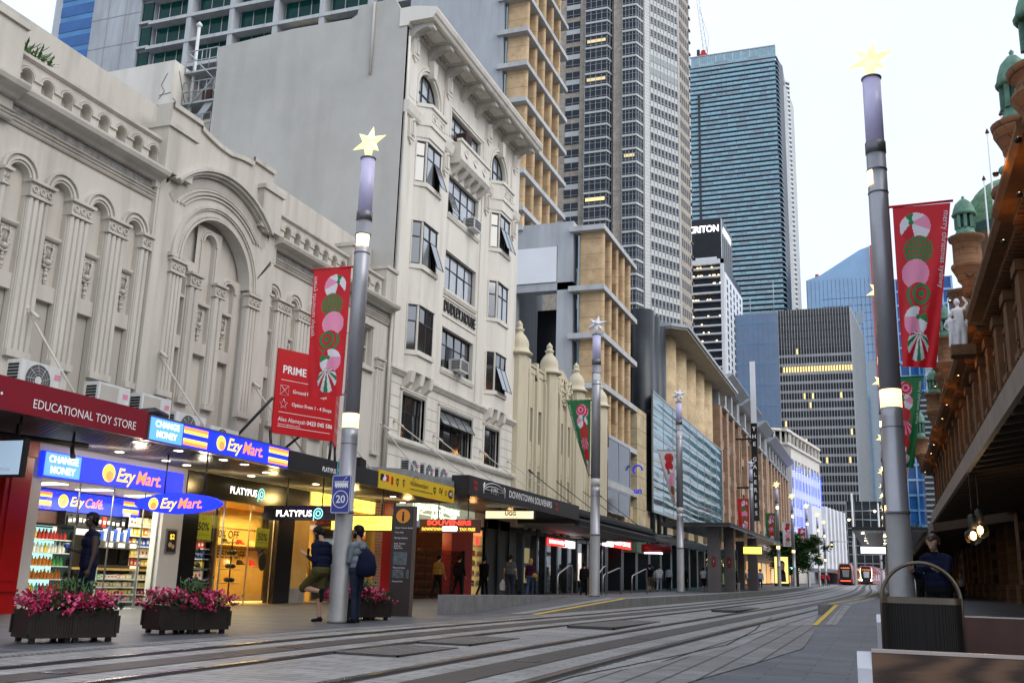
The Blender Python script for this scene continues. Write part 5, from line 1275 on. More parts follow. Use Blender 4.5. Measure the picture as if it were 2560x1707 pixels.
for i in range(24):
    y = N0+i*PIT; c = y+PIT/2
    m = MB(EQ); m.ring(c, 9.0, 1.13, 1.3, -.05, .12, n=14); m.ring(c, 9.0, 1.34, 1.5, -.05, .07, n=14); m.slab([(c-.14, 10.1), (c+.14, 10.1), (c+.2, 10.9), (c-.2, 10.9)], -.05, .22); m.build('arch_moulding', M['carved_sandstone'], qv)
    m = MB(EQ)
    for s in (-.55, 0, .55): m.arch_wall(c+s-.275, c+s+.275, 4.3, 7.6 if s else 8.2, 9.3, c+s, .2, -.6, -.5, 6)
    m.build('tracery', M['old_sandstone'], qv)
    for s in (-.34, .34):
        m = MB(); m.lathe((QX-.2, y+s*1.0, 4.3), [(.26, 0), (.26, .25), (.19, .35), (.17, 2.2), (.155, 4.1), (.2, 4.2), (.28, 4.55), (.3, 4.7)], 10); m.build('column', M['old_sandstone'], qv)
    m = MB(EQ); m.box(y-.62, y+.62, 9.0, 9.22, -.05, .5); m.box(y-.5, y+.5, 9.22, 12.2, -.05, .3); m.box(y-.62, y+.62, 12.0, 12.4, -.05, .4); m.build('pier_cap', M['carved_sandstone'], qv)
    m = MB(EQ)
    for k in range(9): m.ball((y+.75+k*.3, 11.6, .03), .12, 6, sq=(1, 1.3, .7))
    m.build('carved_frieze', M['carved_sandstone'], qv)
cs = [(6, 27, 0), (27, 33.8, .13), (33.8, 47, 0), (47.6, 55, .13), (55, 61, 0), (61, 68.6, .13), (68.6, 78, 0), (78, 85, .13), (85, 96, 0), (96, 108, .13)]
for a, c, e in cs:
    m = MB(EQ); m.sweep([(12.55, -.5), (12.55, .1+e), (12.75, .2+e), (12.8, 1.05+e), (12.95, 1.2+e), (13.1, 1.2+e), (13.3, 1.0+e), (13.35, -.5)], a, c); m.build('cornice', M['carved_sandstone'], qv)
    m = MB(EQ)
    for k in range(int((c-a)/.42)): m.box(a+.1+k*.42, a+.3+k*.42, 12.5, 12.74, 0, .62+e)
    m.build('dentil', M['carved_sandstone'], qv)
    m = MB(EQ); m.box(a, c, 13.3, 13.9, -1.2, -.5)
    for k in range(int((c-a)/1.1)): m.box(a+k*1.1, a+k*1.1+.3, 13.3, 14.1, -1.22, -.46)
    m.build('parapet', M['old_sandstone'], qv)
def turret(x, y, r, zb, zd, zc, cup=True):
    t = MB(); s = r/.67
    t.lathe((x, y, zb), [(.05, 0), (.3*s, .15), (.34*s, .7), (.5*s, .9), (.52*s, 1.05), (.66*s, 1.35), (.74*s, 1.5), (.74*s, 1.62), (.62*s, 1.7), (.62*s, zd-zb-.25), (.76*s, zd-zb-.15), (.8*s, zd-zb), (.5*s, zd-zb+.05)], 20)
    p = t.build('turret', M['turret_stone'], qv)
    if cup:
        m = MB(); h = zc-zd
        m.lathe((x, y, zd), [(.5*s, 0), (.46*s, .1*h), (.4*s, .14*h), (.4*s, .2*h)], 8)
        for k in range(8):
            a = 2*PI*k/8; m.box(x+.38*s*cos(a)-.07*s, x+.38*s*cos(a)+.07*s, y+.38*s*sin(a)-.07*s, y+.38*s*sin(a)+.07*s, zd+.2*h, zd+.5*h)
        m.lathe((x, y, zd+.5*h), [(.5*s, 0), (.56*s, .04*h), (.5*s, .09*h), (.47*s, .16*h), (.36*s, .3*h), (.15*s, .4*h), (.05*s, .42*h), (.08*s, .46*h), (.01, .5*h)], 16)
        m.build('cupola', M['copper_green'], p)
        MB().lathe((x, y, zd+.18*h), [(.3*s, 0), (.3*s, .34*h)], 8).build('cupola_core', M['copper_dark'], p)
turret(4.5, 31., .65, 13.0, 14.8, 17.3); turret(4.6, 26.4, .8, 11.9, 14.2, 17.0); turret(4.7, 35.5, .5, 12.9, 14.4, 16.6, False)
turret(4.45, 49, .68, 14.4, 17.4, 19.5); turret(4.5, 54, .6, 13.4, 16.2, 18, False)
turret(4.45, 66, .66, 13.4, 16.6, 18.8); turret(4.4, 70, .6, 13.4, 15.6, 17.8, False); turret(4.4, 84, .62, 13.4, 16.4, 18.4); turret(4.3, 112, .7, 13.6, 16.8, 20)
def dome(x, y, r, z0, h):
    m = MB(); m.lathe((x, y, z0), [(r*1.02, -1.4), (r*1.02, -.1), (r*1.06, 0)], 28); m.build('dome_drum', M['copper_dark'], qv)
    pr = []
    for k in range(13):
        t = PI*.5*k/12; rr = r*cos(t); pr += [(rr+.10, h*sin(t)), (rr, h*sin(t)+.07)]
    d = MB(); d.lathe((x, y, z0), pr, 36, smooth=False); o = d.build('dome', M['dome_green'], qv)
    m = MB(); m.lathe((x, y, z0+h), [(.25, 0), (.12, .3), (.1, .6)], 10); m.ball((x, y, z0+h+.85), .38, 12); m.build('dome_ball', M['copper_green'], o)
dome(10.3, 80, 3.05, 28.2, 3.9); dome(6.3, 100, 1.0, 19.2, 1.8)
MB().box(8, 13, 76, 84, 14, 26.9).build('dome_base', M['old_sandstone'], qv)
for i, (y, z0, z1, x) in enumerate(((46.0, 14, 19.0, 5.1), (43.0, 14, 19.9, 5.05), (37, 14, 17.9, 4.85), (58, 13.5, 17, 4.1))):
    f = thing('flagpole', ['thin white flagpole, shorter one left of the green dome ball', 'thin white flagpole, tallest one crossing the green dome', 'thin white flagpole behind the nearest turret', 'thin white flagpole in front of the white framed block'][i], 'flagpole', (x, y, z0), 'flagpoles on the arcade roof')
    MB().tube([(x, y, z0), (x, y, z1)], [.05, .03], 6).build('pole', M['white_panel'], f); MB().lathe((x, y, z1), [(.03, 0), (.09, .03), (.02, .22)], 8).build('finial', M['rust_brown'], f)
# shopfronts under the awning
for i in range(24): sp = MB(EQ); y = N0+i*PIT; sp.box(y-.6, y+.6, 0, 4.3, -.6, .12); sp.box(y-.7, y+.7, 0, gz(y)+1.0, -.6, .25); sp.build('shop_pier', M['old_sandstone'], qv)
for i in range(23):
    y = N0+i*PIT; g = gz(y)
    w = MB(EQ); w.box(y+.62, y+PIT-.62, g, g+.5, -.5, -.1); w.box(y+.62, y+PIT-.62, 3.3, 3.5, -.5, -.2)
    for k in range(4): x = y+.62+(PIT-1.24)*k/3; w.box(x-.05, x+.05, g+.5, 4.2, -.5, -.2)
    f = w.build('shop_window', M['black_gloss'], qv); MB(EQ).box(y+.66, y+PIT-.66, g+.5, 3.3, -.45, -.4).build('pane', M['gold_dim'], f)
for k, (x0, y0, y1, zf, zb) in enumerate(((2.0, 6, 44.6, 3.86, 4.4), (2.05, 46.5, 77, 3.7, 4.2), (2.05, 79, 104, 3.9, 4.3))):
    a = thing('arcade_awning', ['long suspended street awning nearest the camera, dark ribbed ceiling, pale edge', 'second suspended street awning, beside the leaning lamp globes', 'farthest suspended awning along the sandstone arcade'][k], 'awning', (x0, y0, zf), 'awnings of the sandstone arcade')
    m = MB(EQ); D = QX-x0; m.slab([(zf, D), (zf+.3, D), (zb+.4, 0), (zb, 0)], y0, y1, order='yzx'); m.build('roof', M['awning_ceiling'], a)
    m = MB(EQ); m.box(y0-.05, y1+.05, zf-.06, zf+.34, D, D+.09); m.build('edge_beam', M['awning_edge'], a)
    m = MB(EQ)
    for i in range(int((y1-y0)/1.0)): m.slab([(zf-.11, D), (zf-.003, D), (zb-.003, 0), (zb-.11, 0)], y0+i*1.0, y0+i*1.0+.1, order='yzx')
    m.build('rib', M['awning_ceiling'], a)
for i, (y, z, e) in enumerate([(28.5, 12.3, 1.2), (32.5, 12.3, 1.2), (48.4, 12.3, 1.2), (53.5, 12.3, 1.2), (47.6, 14.6, 1.75), (29.6, 13.4, 1.6), (25.0, 12.4, 1.6), (64.6, 13.9, 1.7), (62, 12.3, 1.3), (67, 12.3, 1.3), (79, 12.3, 1.3), (84, 12.3, 1.3), (97, 12.3, 1.3)]):
    l = bpy.data.lights.new('cornice_lamp', 'POINT'); l.energy = 16; l.color = (1, .36, .03); l.shadow_soft_size = .12
    o = thing('cornice_lamp', 'small amber uplight under the sandstone cornice', 'lamp', (QX-e, y, z-.6), 'amber uplights under the sandstone cornices')
    MB().lathe((QX-e, y, z-.72), [(.07, 0), (.09, .08), (.09, .1)], 8).build('housing', M['black_metal'], o)
    MB().lathe((QX-e, y, z-.61), [(.05, 0), (.02, .02)], 8).build('lens', M['lamp_warm'], o)
    lo = bpy.data.objects.new('cornice_lamp_light', l); LK(lo); lo.parent = o; lo.location = (0, 0, .22)
for i, (x, y, z) in enumerate(((1.95, 25.4, 2.32), (2.12, 25.6, 2.46))):
    o = thing('globe_lamp', ['clear round globe lamp, lower one of the hanging pair', 'clear round globe lamp, higher one of the hanging pair'][i], 'lamp', (x, y, z), 'globe lamps under the arcade awning')
    MB().ball((x, y, z), .19, 14).build('globe', M['globe_glass'], o); MB().ball((x, y, z+.02), .07, 8, sq=(1, 1, 1.5)).build('bulb', M['lamp_warm'], o)
    MB().lathe((x, y, z+.17), [(.07, 0), (.09, .05), (.09, .3), (.03, .34)], 10).tube([(x, y, z+.5), (x, y, 4.2)], .012, 5).build('fitting', M['black_metal'], o)
    l = bpy.data.lights.new('globe_lamp', 'POINT'); l.energy = 12; l.color = (1, .7, .35); l.shadow_soft_size = .15; lo = bpy.data.objects.new('globe_light', l); LK(lo); lo.parent = o; lo.location = (0, -.3, -.1)
# ------------------------------------------------------------------ smart poles with stars and banners
def star_mesh(lit):
    m = MB(); pts = []
    for k in range(10):
        a = PI/2+PI*k/5+.22; r = .46 if k % 2 == 0 else .17; pts.append((r*cos(a), r*sin(a)))
    for d in (-.09, .09):
        for k in range(10): m.face([(pts[k][0], 0, .36+pts[k][1]), (pts[(k+1) % 10][0], 0, .36+pts[(k+1) % 10][1]), (0, d, .36)])
    return m
def star3d():
    """faceted star: six spikes and a stem"""
    m = MB(); c = Vector((0, 0, .42))
    dirs = [Vector((sin(a), 0, cos(a))) for a in [2*PI*k/6+.22 for k in range(6)]]
    lens = [.42, .47, .36, .40, .47, .40]
    for d, L in zip(dirs, lens):
        s = Vector((d.z, 0, -d.x)); t = c+d*L; B = [c+s*.115+d*.12, c+Vector((0, .12, 0))+d*.06, c-s*.115+d*.12, c-Vector((0, .12, 0))+d*.06]
        for k in range(4): m.face([B[k], B[(k+1) % 4], t])
    for d in (Vector((0, -1, .15)), Vector((0, 1, -.1))):
        s1, s2 = Vector((1, 0, 0)), Vector((0, 0, 1)); t = c+d*.34; B = [c+s1*.12, c+s2*.12, c-s1*.12, c-s2*.12]
        for k in range(4): m.face([B[k], B[(k+1) % 4], t])
    m.lathe((0, 0, 0), [(.055, 0), (.09, .2), (.12, .38)], 10)
    return m
PH = 9.22; SS = .86
def smart_pole(x, y, lab, lit=True, rings=True, h0=0., sign=False):
    z = gz(y)+h0; p = thing('street_pole', lab, 'street pole', (x, y, z), 'silver street poles with stars', local=True)
    H = PH-h0
    MB().lathe((0, 0, 0), [(.185, 0), (.185, .05), (.175, .06), (.17, 2.0)], 20).build('lower_shaft', M['pole_lower'], p)
    MB().lathe((0, 0, 2.0), [(.18, 0), (.18, .05), (.162, .06), (.16, 1.45), (.158, 1.62)], 20).build('shaft', M['pole_metal'], p)
    MB().lathe((0, 0, 3.62), [(.158, 0), (.158, .28)], 20).build('lamp_ring', M['lamp_ring' if lit else 'lamp_ring_off'], p)
    MB().lathe((0, 0, 3.9), [(.16, 0), (.155, 2.6), (.152, 3.95)], 20).build('upper_shaft', M['pole_metal'], p)
    for q, hh in ((3.3, .02), (7.15, .02), (7.55, .02), (7.85, .2), (H-.02, .03)): MB().lathe((0, 0, q), [(.15, 0), (.163, .005), (.163, hh), (.15, hh+.01)], 20).build('joint_band', M['joint_grey'], p)
    MB().lathe((0, 0, 7.3), [(.158, 0), (.158, .24)], 8, a0=-2.0 if x < -5 else 2.2, a1=-.2 if x < -5 else 4.2).build('side_lamp', M['lamp_warm'] if lit else M['star_plain'], p)
    MB().lathe((0, 0, 8.06), [(.145, 0), (.145, H-8.08)], 20).build('lavender_tube', M['tube_lavender'], p)
    s = star3d().build('star', M['star_light' if lit else 'star_plain'], p, fix=False); s.location = (0, 0, H); s.scale = (SS, SS, SS)
    return p
M['lamp_ring'] = mat('lamp_ring', (1, .75, .35), .3, var=.3, scale=9, emit=(1, .62, .22), es=2.4); M['lamp_ring_off'] = mat('lamp_ring_off', (.55, .53, .5), .3, var=.2, scale=9)
M['joint_grey'] = mat('joint_grey', (.16, .16, .17), .4, .7)
PL = [(-9.55, 16.84, 1, 0), (-9.1, 33., 0, HP), (-8.95, 47.5, 0, HP), (-9.35, 79, 0, HP), (-9.2, 97.5, 1, 0), (-9.0, 112, 1, 0), (-8.6, 128, 1, 0), (-8.4, 146, 1, 0), (-8.6, 166, 1, 0)]
PRr = [(.235, 16.3, 1, 0), (.3, 31, 1, 0), (.3, 46, 1, HP), (.3, 65, 1, HP), (.25, 86, 1, HP), (.25, 100, 1, 0), (.2, 113, 1, 0), (.2, 130, 1, 0)]
LABP = ['silver street pole with glowing star beside the two waiting men', 'silver street pole with unlit star at the end of the low granite wall', 'silver street pole with unlit star between the railings and the tram shelter', 'silver street pole with unlit star just behind the tram shelter roof', 'silver street pole with glowing star left of the round street tree', 'silver street pole with glowing star rising behind the round street tree', 'silver street pole with small glowing star before the blue fairy lights', 'silver street pole with tiny glowing star near the fairy lit wall', 'silver street pole with tiniest glowing star before the white finned building']
LABR = ['thick silver street pole with glowing star rising behind the ribbed planter', 'silver street pole hidden behind the thick one, holding the green banner', 'silver street pole behind the thick one, holding the white banner', 'silver street pole behind the far shelter with a red banner', 'silver street pole with the highest of the far right stars', 'silver street pole with the second star of the far right row', 'silver street pole with the third star of the far right row', 'silver street pole with the lowest star of the far right row']
for (x, y, l, h), lb in zip(PL, LABP): smart_pole(x, y, lb, bool(l), h0=h)
for (x, y, l, h), lb in zip(PRr, LABR): smart_pole(x, y, lb, bool(l), h0=h)

class Cloth:
    """a hung banner: s runs out from the pole, t runs down; it may swing as it goes down"""
    def __init__(s, x, y, z, side, w, h, twist, blow): s.q = (x, y, z, side, w, h, twist, blow)
    def p(s, q):
        a, t, d = q; x, y, z, side, w, h, tw, bl_ = s.q; k = max(0, min(1, t/h)); th = tw*k**1.4
        rip = .03*sin(5*k+3*a)*k+.012*sin(17*a+9*k)*k
        out = w*a
        return Vector((x+side*(.2+out*cos(th)*(1-bl_*k)), y+out*sin(th)+rip-d, z-t))
BALLS = {'red': (0, 1, 2, 3, 4, 5), 'green': (6, 0, 7, 8, 9, 4), 'white': (7, 9, 4, 2, 3, 5)}
def ball_colour(kind, u, v, base):
    """printed bauble at (u right, v down) in radii: 1 white 2 pink 3 green 4 red"""
    a = math.atan2(v+.35, u+.25) if kind in (0, 4) else 0
    if kind == 0: return 3 if math.hypot(u+.25, v+.35) < .17 else (1, 3, 1, 2, 1, 4, 1, 4)[int((a+PI)/(2*PI)*6.999)]
    if kind == 4: a = math.atan2(v+.3, u-.2); return 3 if math.hypot(u-.2, v+.3) < .17 else (1, 1, 4, 3, 1, 2, 2)[int((a+PI)/(2*PI)*6.999)]
    if kind in (1, 7): r = v/.30; j = round(r); x = (u-(.15 if j % 2 else 0))/.30; i = round(x); q = math.hypot((x-i)*.30, (r-j)*.30) < (.09 if kind == 1 else .06); return (4 if q else 3) if kind == 1 else (3 if q else 4)
    if kind == 2: return 2
    if kind in (3, 6): k = int(math.hypot(u-.25, v+.25)/.23); return ((3, 4) if kind == 3 else (4, 2))[k % 2]
    if kind == 5: k = int((math.atan2(v+.85, u-.1)+PI)/PI*13); return (1, 4, 1, 3)[k % 4]
    if kind == 8: k = int((math.atan2(v+.95, u)+PI)/PI*14); return (2, 4)[k % 2]
    return 4
def banner(x, y, side, colour, lab, twist=0., blow=0., z=None, W=.86, H=2.62, fine=1.):
    z = gz(y)+6.87 if z is None else z
    t = thing('banner', lab, 'banner', (x, y, z), 'festive banners on the street poles')
    cl = Cloth(x, y, z, side, W, H, twist, blow)
    m = MB(cl); d = max(1., y/20); ns, nt_2 = int(62/d), int(190/d)
    P = [[m.pt((i/ns, H*j/nt_2, 0)) for i in range(ns+1)] for j in range(nt_2+1)]
    seq = BALLS[colour]; r = .245
    for j in range(nt_2):
        for i in range(ns):
            s_, v = W*(i+.5)/ns, H*(j+.5)/nt_2; c = 0
            for k, kd in enumerate(seq):
                u_, w_ = (s_-W*(.42+(.03 if k % 2 else -.03)))/r, (v-(.36+k*.385))/r
                if u_*u_+w_*w_ < 1: c = ball_colour(kd, u_, w_, colour)
            m.idx((P[j][i], P[j][i+1], P[j+1][i+1], P[j+1][i]), c, True)
    m.build('cloth', [M['banner_'+colour], M['print_white'], M['print_pink'], M['print_green'], M['print_red']], t, fix=False)
    if y < 60:
        me = text_mesh('merry christmas sydney', .13, .0, 0, 'LEFT').copy()
        for v in me.vertices:
            a, b2 = v.co.x, v.co.y; v.co = cl.p((.94+b2/W, .12+a, .006))-Vector((x, y, z))
        me.materials.clear(); me.materials.append(M['print_white'] if colour != 'white' else M['print_red'])
        o = bpy.data.objects.new('lettering', me); LK(o); o.parent = t
    a = MB(); a.tube([(x+side*.15, y, z+.02), (x+side*(.24+W), y, z+.03)], .022, 8); a.build('arm', M['banner_'+colour] if colour != 'white' else M['steel'], t)
    MB().tube([(x+side*.15, y, z-H+.04), (x+side*.24, y, z-H+.03)], .02, 6).build('lower_arm', M['steel'], t)
    return t
banner(-9.55, 16.8, -1, 'red', 'red christmas banner with stacked balls on the pole beside the two men', .12, .0)
banner(.235, 16.25, 1, 'red', 'red christmas banner hanging on the thick pole against the white sky', .2, .42)
banner(-9.1, 33, -1, 'green', 'green christmas banner before the cream finial building', .6, .75)
banner(-8.95, 47.5, -1, 'white', 'white christmas banner before the teal glass screen', .6, .7)
banner(-9.35, 79, -1, 'red', 'red christmas banner left of the tall black vertical sign', .1, .05)
banner(-9.2, 97.5, -1, 'green', 'green christmas banner left of the round street tree', .1, .0)
banner(-9.0, 112, -1, 'white', 'white christmas banner above the round street tree', 0, 0)
banner(-8.6, 128, -1, 'red', 'small red christmas banner above the round street tree', 0, 0)
banner(-8.4, 146, -1, 'green', 'small green christmas banner above the round street tree', 0, 0)
banner(.3, 31, 1, 'green', 'green christmas banner half hidden behind the thick right pole', .3, .45)
banner(.3, 46, 1, 'white', 'white christmas banner half hidden behind the thick right pole', .3, .4)
banner(.3, 65, 1, 'red', 'narrow red christmas banner low behind the thick right pole', 0, 0)
# tram speed sign on the pole
ts = thing('speed_sign', 'small blue tram sign with a white tram symbol and the number 20', 'sign', (-9.52, 16.62, 2.3))
S_ = south(16.6)
def rrect(a0, a1, h0, h1, r, n=5):
    P = []
    for (cx, cy, s) in ((a1-r, h1-r, 0), (a0+r, h1-r, PI/2), (a0+r, h0+r, PI), (a1-r, h0+r, 1.5*PI)): P += [(cx+r*cos(s+PI/2*k/n), cy+r*sin(s+PI/2*k/n)) for k in range(n+1)]
    return P
MB(S_).slab(rrect(-9.71, -9.31, 2.16, 2.87, .03), 0, .015).build('plate', M['road_sign_blue'], ts)
m = MB(S_); m.disc((-9.51, 2.42), .165, .02, r0=.15)
m.box(-9.65, -9.37, 2.655, 2.72, .016, .02); m.box(-9.66, -9.36, 2.74, 2.755, .016, .02); m.tube([(-9.48, 2.755, .018), (-9.44, 2.80, .018), (-9.40, 2.83, .018)], .006, 4)
for k in range(8): m.box(-9.65+k*.036, -9.638+k*.036, 2.72, 2.74, .016, .02)
for k in range(6): m.box(-9.63+k*.048, -9.605+k*.048, 2.63, 2.655, .016, .02)
P = rrect(-9.705, -9.315, 2.165, 2.865, .028); Q = rrect(-9.695, -9.325, 2.175, 2.855, .022)
for i in range(len(P)): j = (i+1) % len(P); m.face([(*P[i], .017), (*P[j], .017), (*Q[j], .017), (*Q[i], .017)])
m.build('symbol', M['letter_white'], ts); text('20', S_, -9.51, 2.415, .018, .2, M['letter_white'], ts, bold=.02)
MB().box(-9.56, -9.46, 16.6, 16.7, 2.3, 2.36).build('bracket', M['steel'], ts)
# information pylon
ip = thing('information_pylon', 'dark brown information pylon with an orange i disc and street maps', 'information sign', (-9.95, 20.3, gz(20.3)), rotz=0)
FI = Fr((-10.18, 20.06, 0), (.85, .52, 0)); FI = Fr((-10.2, 20.15, 0), (cos(rad(17)), sin(rad(17)), 0))
MB(FI).box(0, .46, gz(20), 2.58, -.14, 0).build('body', M['pylon_brown'], ip); MB(FI).box(.46, .52, gz(20), 2.58, -.14, .01).build('edge', M['rust_edge'] if 'rust_edge' in M else M['rust_brown'], ip)
m = MB(FI); m.disc((.23, 2.36), .155, .006); m.build('disc', M['orange_dot'], ip); text('i', FI, .23, 2.345, .01, .3, M['letter_black'], ip, bold=.03)
for a0, a1, h0, h1 in ((.06, .36, 1.30, 1.58), (.06, .30, 1.02, 1.2), (.36, .42, 1.02, 1.2)):
    MB(FI).box(a0, a1, h0, h1, 0, .006).build('map_panel', M['map_grey'], ip)
for t_, h, s in (('Queen Victoria Building', 2.10, .045), ('Town Hall', 2.0, .045), ('Darling Harbour', 1.88, .045), ('State Theatre', 1.76, .045), ('St James', 1.71, .045), ('Hyde Park', 1.66, .045), ('You are here', 1.24, .05), ('George Street', .95, .04)): text(t_, FI, .06, h, .006, s, M['letter_white'], ip, align='LEFT')
# ------------------------------------------------------------------ flower planters
def planter(x, y, rz, lab, n=0):
    p = thing('planter', lab, 'planter', (x, y, gz(y)), 'slatted flower planters by the kerb', rotz=rz, local=True)
    Lh, Wd = .55, .26
    m = MB(); m.box(-Lh, Lh, -Wd, Wd, .06, .11); m.build('base_tray', M['black_metal'], p)
    m = MB()
    for s in (-1, 1):
        m.box(-Lh, Lh, s*Wd-.012, s*Wd+.012, .33, .39); m.box(-Lh, Lh, s*Wd-.012, s*Wd+.012, .06, .11); m.box(s*Lh-.012, s*Lh+.012, -Wd+.012, Wd-.012, .33, .39); m.box(s*Lh-.012, s*Lh+.012, -Wd+.012, Wd-.012, .06, .11)
        for a in (-Lh, 0, Lh): m.box(a-.03, a+.03, s*Wd-.014, s*Wd+.014, .11, .33)
    m.build('frame', M['slat_brown'], p)
    m = MB()
    for s in (-1, 1):
        for k in range(30): a = -Lh+.05+k*(2*Lh-.1)/29; m.box(a-.016, a+.016, s*Wd-.008, s*Wd+.008, .11, .33)
        for k in range(15): a = -Wd+.05+k*(2*Wd-.1)/14; m.box(s*Lh-.008, s*Lh+.008, a-.016, a+.016, .11, .33)
    m.build('slat_side', M['slat_brown'], p)
    MB().box(-Lh+.03, Lh-.03, -Wd+.03, Wd-.03, .11, .36).build('liner', M['black_stone'], p)
    for a in (-.48, -.05, .05, .48):
        for s in (-1, 1): MB().box(a-.03, a+.03, s*.2-.03, s*.2+.03, 0, .06).build('foot', M['black_metal'], p)
    R_ = random.Random(n)
    def leaf(mb, c, r, m=0):
        th, ph = R_.uniform(0, 2*PI), R_.uniform(-.2, 1.2); d = Vector((cos(th)*cos(ph), sin(th)*cos(ph), sin(ph))); s = Vector((-sin(th), cos(th), 0)); c = Vector(c)
        mb.face([c, c+d*r*.5+s*r*.35, c+d*r, c+d*r*.5-s*r*.35], m)
    lv = MB(); fl = MB(); sp_ = MB()
    for k in range(700): leaf(lv, (R_.uniform(-Lh-.04, Lh+.04), R_.uniform(-Wd-.06, Wd+.06), .36+R_.uniform(-.02, .17)), R_.uniform(.05, .1), R_.choice((0, 0, 1)))
    for k in range(150):
        bx, by = R_.uniform(-Lh-.08, Lh+.08), R_.uniform(-Wd-.1, Wd+.1); edge = max(abs(bx)/Lh, abs(by)/Wd); bz = .42+R_.uniform(0, .17) - (.12*R_.random() if edge > .95 else 0)
        mm = R_.choice((0, 0, 1))
        for j in range(11):
            c = (bx+R_.gauss(0, .03), by+R_.gauss(0, .03), bz+R_.gauss(0, .026)); leaf(fl, c, R_.uniform(.045, .075), mm if R_.random() < .8 else 1-mm)
    for k in range(42):
        bx, by = R_.gauss(.05, .12), R_.gauss(0, .07); h = R_.uniform(.1, .33)
        sp_.tube([(bx, by, .45), (bx+R_.gauss(0, .05), by+R_.gauss(0, .05), .48+h)], .006, 3, 0)
        for j in range(10): leaf(sp_, (bx+R_.gauss(0, .03), by+R_.gauss(0, .03), .46+h*R_.uniform(.1, 1)), .06, 1 if j > 5 and h > .3 else 0)
    lv.build('foliage', [M['leaf_dark'], M['leaf_green']], p, fix=False); fl.build('blossoms', [M['petal_pink'], M['petal_light']], p, fix=False); sp_.build('tall_sprig', [M['leaf_green'], M['petal_purple']], p, fix=False)
planter(-9.78, 10.38, rad(67), 'slatted planter of pink flowers nearest the lower left corner', 1)
planter(-9.74, 12.72, rad(67), 'slatted planter of pink flowers before the dark shop pier', 2)
planter(-9.78, 18.15, rad(67), 'slatted planter of pink flowers behind the man in the grey hoodie', 3)
# ------------------------------------------------------------------ ribbed planter, benches
rb = thing('ribbed_planter', 'dark ribbed oval bin planter with a bent steel hoop', 'bin', (.22, 7.5, gz(7.5)))
m = MB(); n = 72
PR = []
for k in range(n):
    a = 2*PI*k/n; ca, sa = cos(a), sin(a); e = .55; PR.append((0.22+.245*math.copysign(abs(ca)**e, ca), 7.5+.19*math.copysign(abs(sa)**e, sa)))
z0 = gz(7.5)
for k in range(n):
    (x0, y0), (x1, y1) = PR[k], PR[(k+1) % n]; cx, cy = .22, 7.5
    def sc2(x, y, s): return cx+(x-cx)*s, cy+(y-cy)*s
    xm0, ym0 = x0+(x1-x0)*.3, y0+(y1-y0)*.3
    for (xa, ya, xb, yb, s) in ((x0, y0, xm0, ym0, .985), (xm0, ym0, x1, y1, 1.)):
        A, B = sc2(xa, ya, s), sc2(xb, yb, s); m.face([(*A, z0+.02), (*B, z0+.02), (*B, z0+.86), (*A, z0+.86)])
    A, B, C_, D_ = sc2(xm0, ym0, .985), sc2(xm0, ym0, 1), sc2(x1, y1, 1), sc2(x1, y1, .985)
    m.face([(*A, z0+.02), (*B, z0+.02), (*B, z0+.86), (*A, z0+.86)]); m.face([(*C_, z0+.02), (*D_, z0+.02), (*D_, z0+.86), (*C_, z0+.86)])
m.build('ribbed_body', M['bin_ribs'], rb, fix=False)
m = MB(); m.slab([(.22+(x-.22)*1.02, 7.5+(y-7.5)*1.02) for x, y in PR], z0+.86, z0+.90); m.build('rim', M['bronze_rim'], rb)
MB().slab([(.22+(x-.22)*.9, 7.5+(y-7.5)*.9) for x, y in PR], z0+.9, z0+.902).build('lid', M['black_gloss'], rb)
MB().tube([(.22-.25, 7.5, z0+.5)]+[(.22-.25*cos(PI*k/20), 7.5, z0+.88+.25*sin(PI*k/20)) for k in range(21)]+[(.22+.25, 7.5, z0+.5)], .013, 8).build('hoop', M['bronze_rim'], rb)
def bench(y, x0, x1, back_h, lab, m1, face, arm_s):
    z = gz(y); b = thing('bench', lab, 'bench', (x0, y, z), 'timber street benches')
    zt = back_h
    MB().box(x0+.045, x1, y-.02, y+.02, zt-.30, zt).build('backrest', M[m1], b)
    MB().box(x0+.045, x1, y-.022, y+.024, zt+.001, zt+.011).build('top_cap', M['cap_pale'], b)  # thin strip along the top, paler than the boards
    s = face
    m = MB()
    for k in range(4): m.box(x0+.045, x1, y+s*(.1+k*.105)-.045, y+s*(.1+k*.105)+.045, z+.41, z+.44)
    m.build('seat', M[m1], b)
    xs = [x0]+([x1-1.2] if x1-x0 > 2 else [])
    for x in xs:
        m = MB(); w = .045
        m.slab([(y-s*.035, z), (y+s*.02, z), (y+s*.02, zt-.05), (y+s*.01, zt), (y-s*.05, zt), (y-s*.07, zt-.06)], x, x+w, order='yzx')
        m.slab([(y+s*.02, z+.36), (y+s*.46, z+.36), (y+s*.46, z), (y+s*.5, z), (y+s*.5, z+.64), (y+s*.46, z+.67), (y+s*.02, z+.67), (y+s*.02, z+.63), (y+s*.45, z+.63), (y+s*.45, z+.41), (y+s*.02, z+.41)], x, x+w, order='yzx')
        m.build('end_frame', M['cast_alloy'], b)
bench(3.6, -.10, 2.2, .812, 'brown timber bench backrest with pale alloy end nearest the camera', 'bench_wood', -1, 0)
bench(8.6, -.08, 2.6, .84, 'dark red timber bench behind the ribbed planter', 'bench_red', 1, 0)
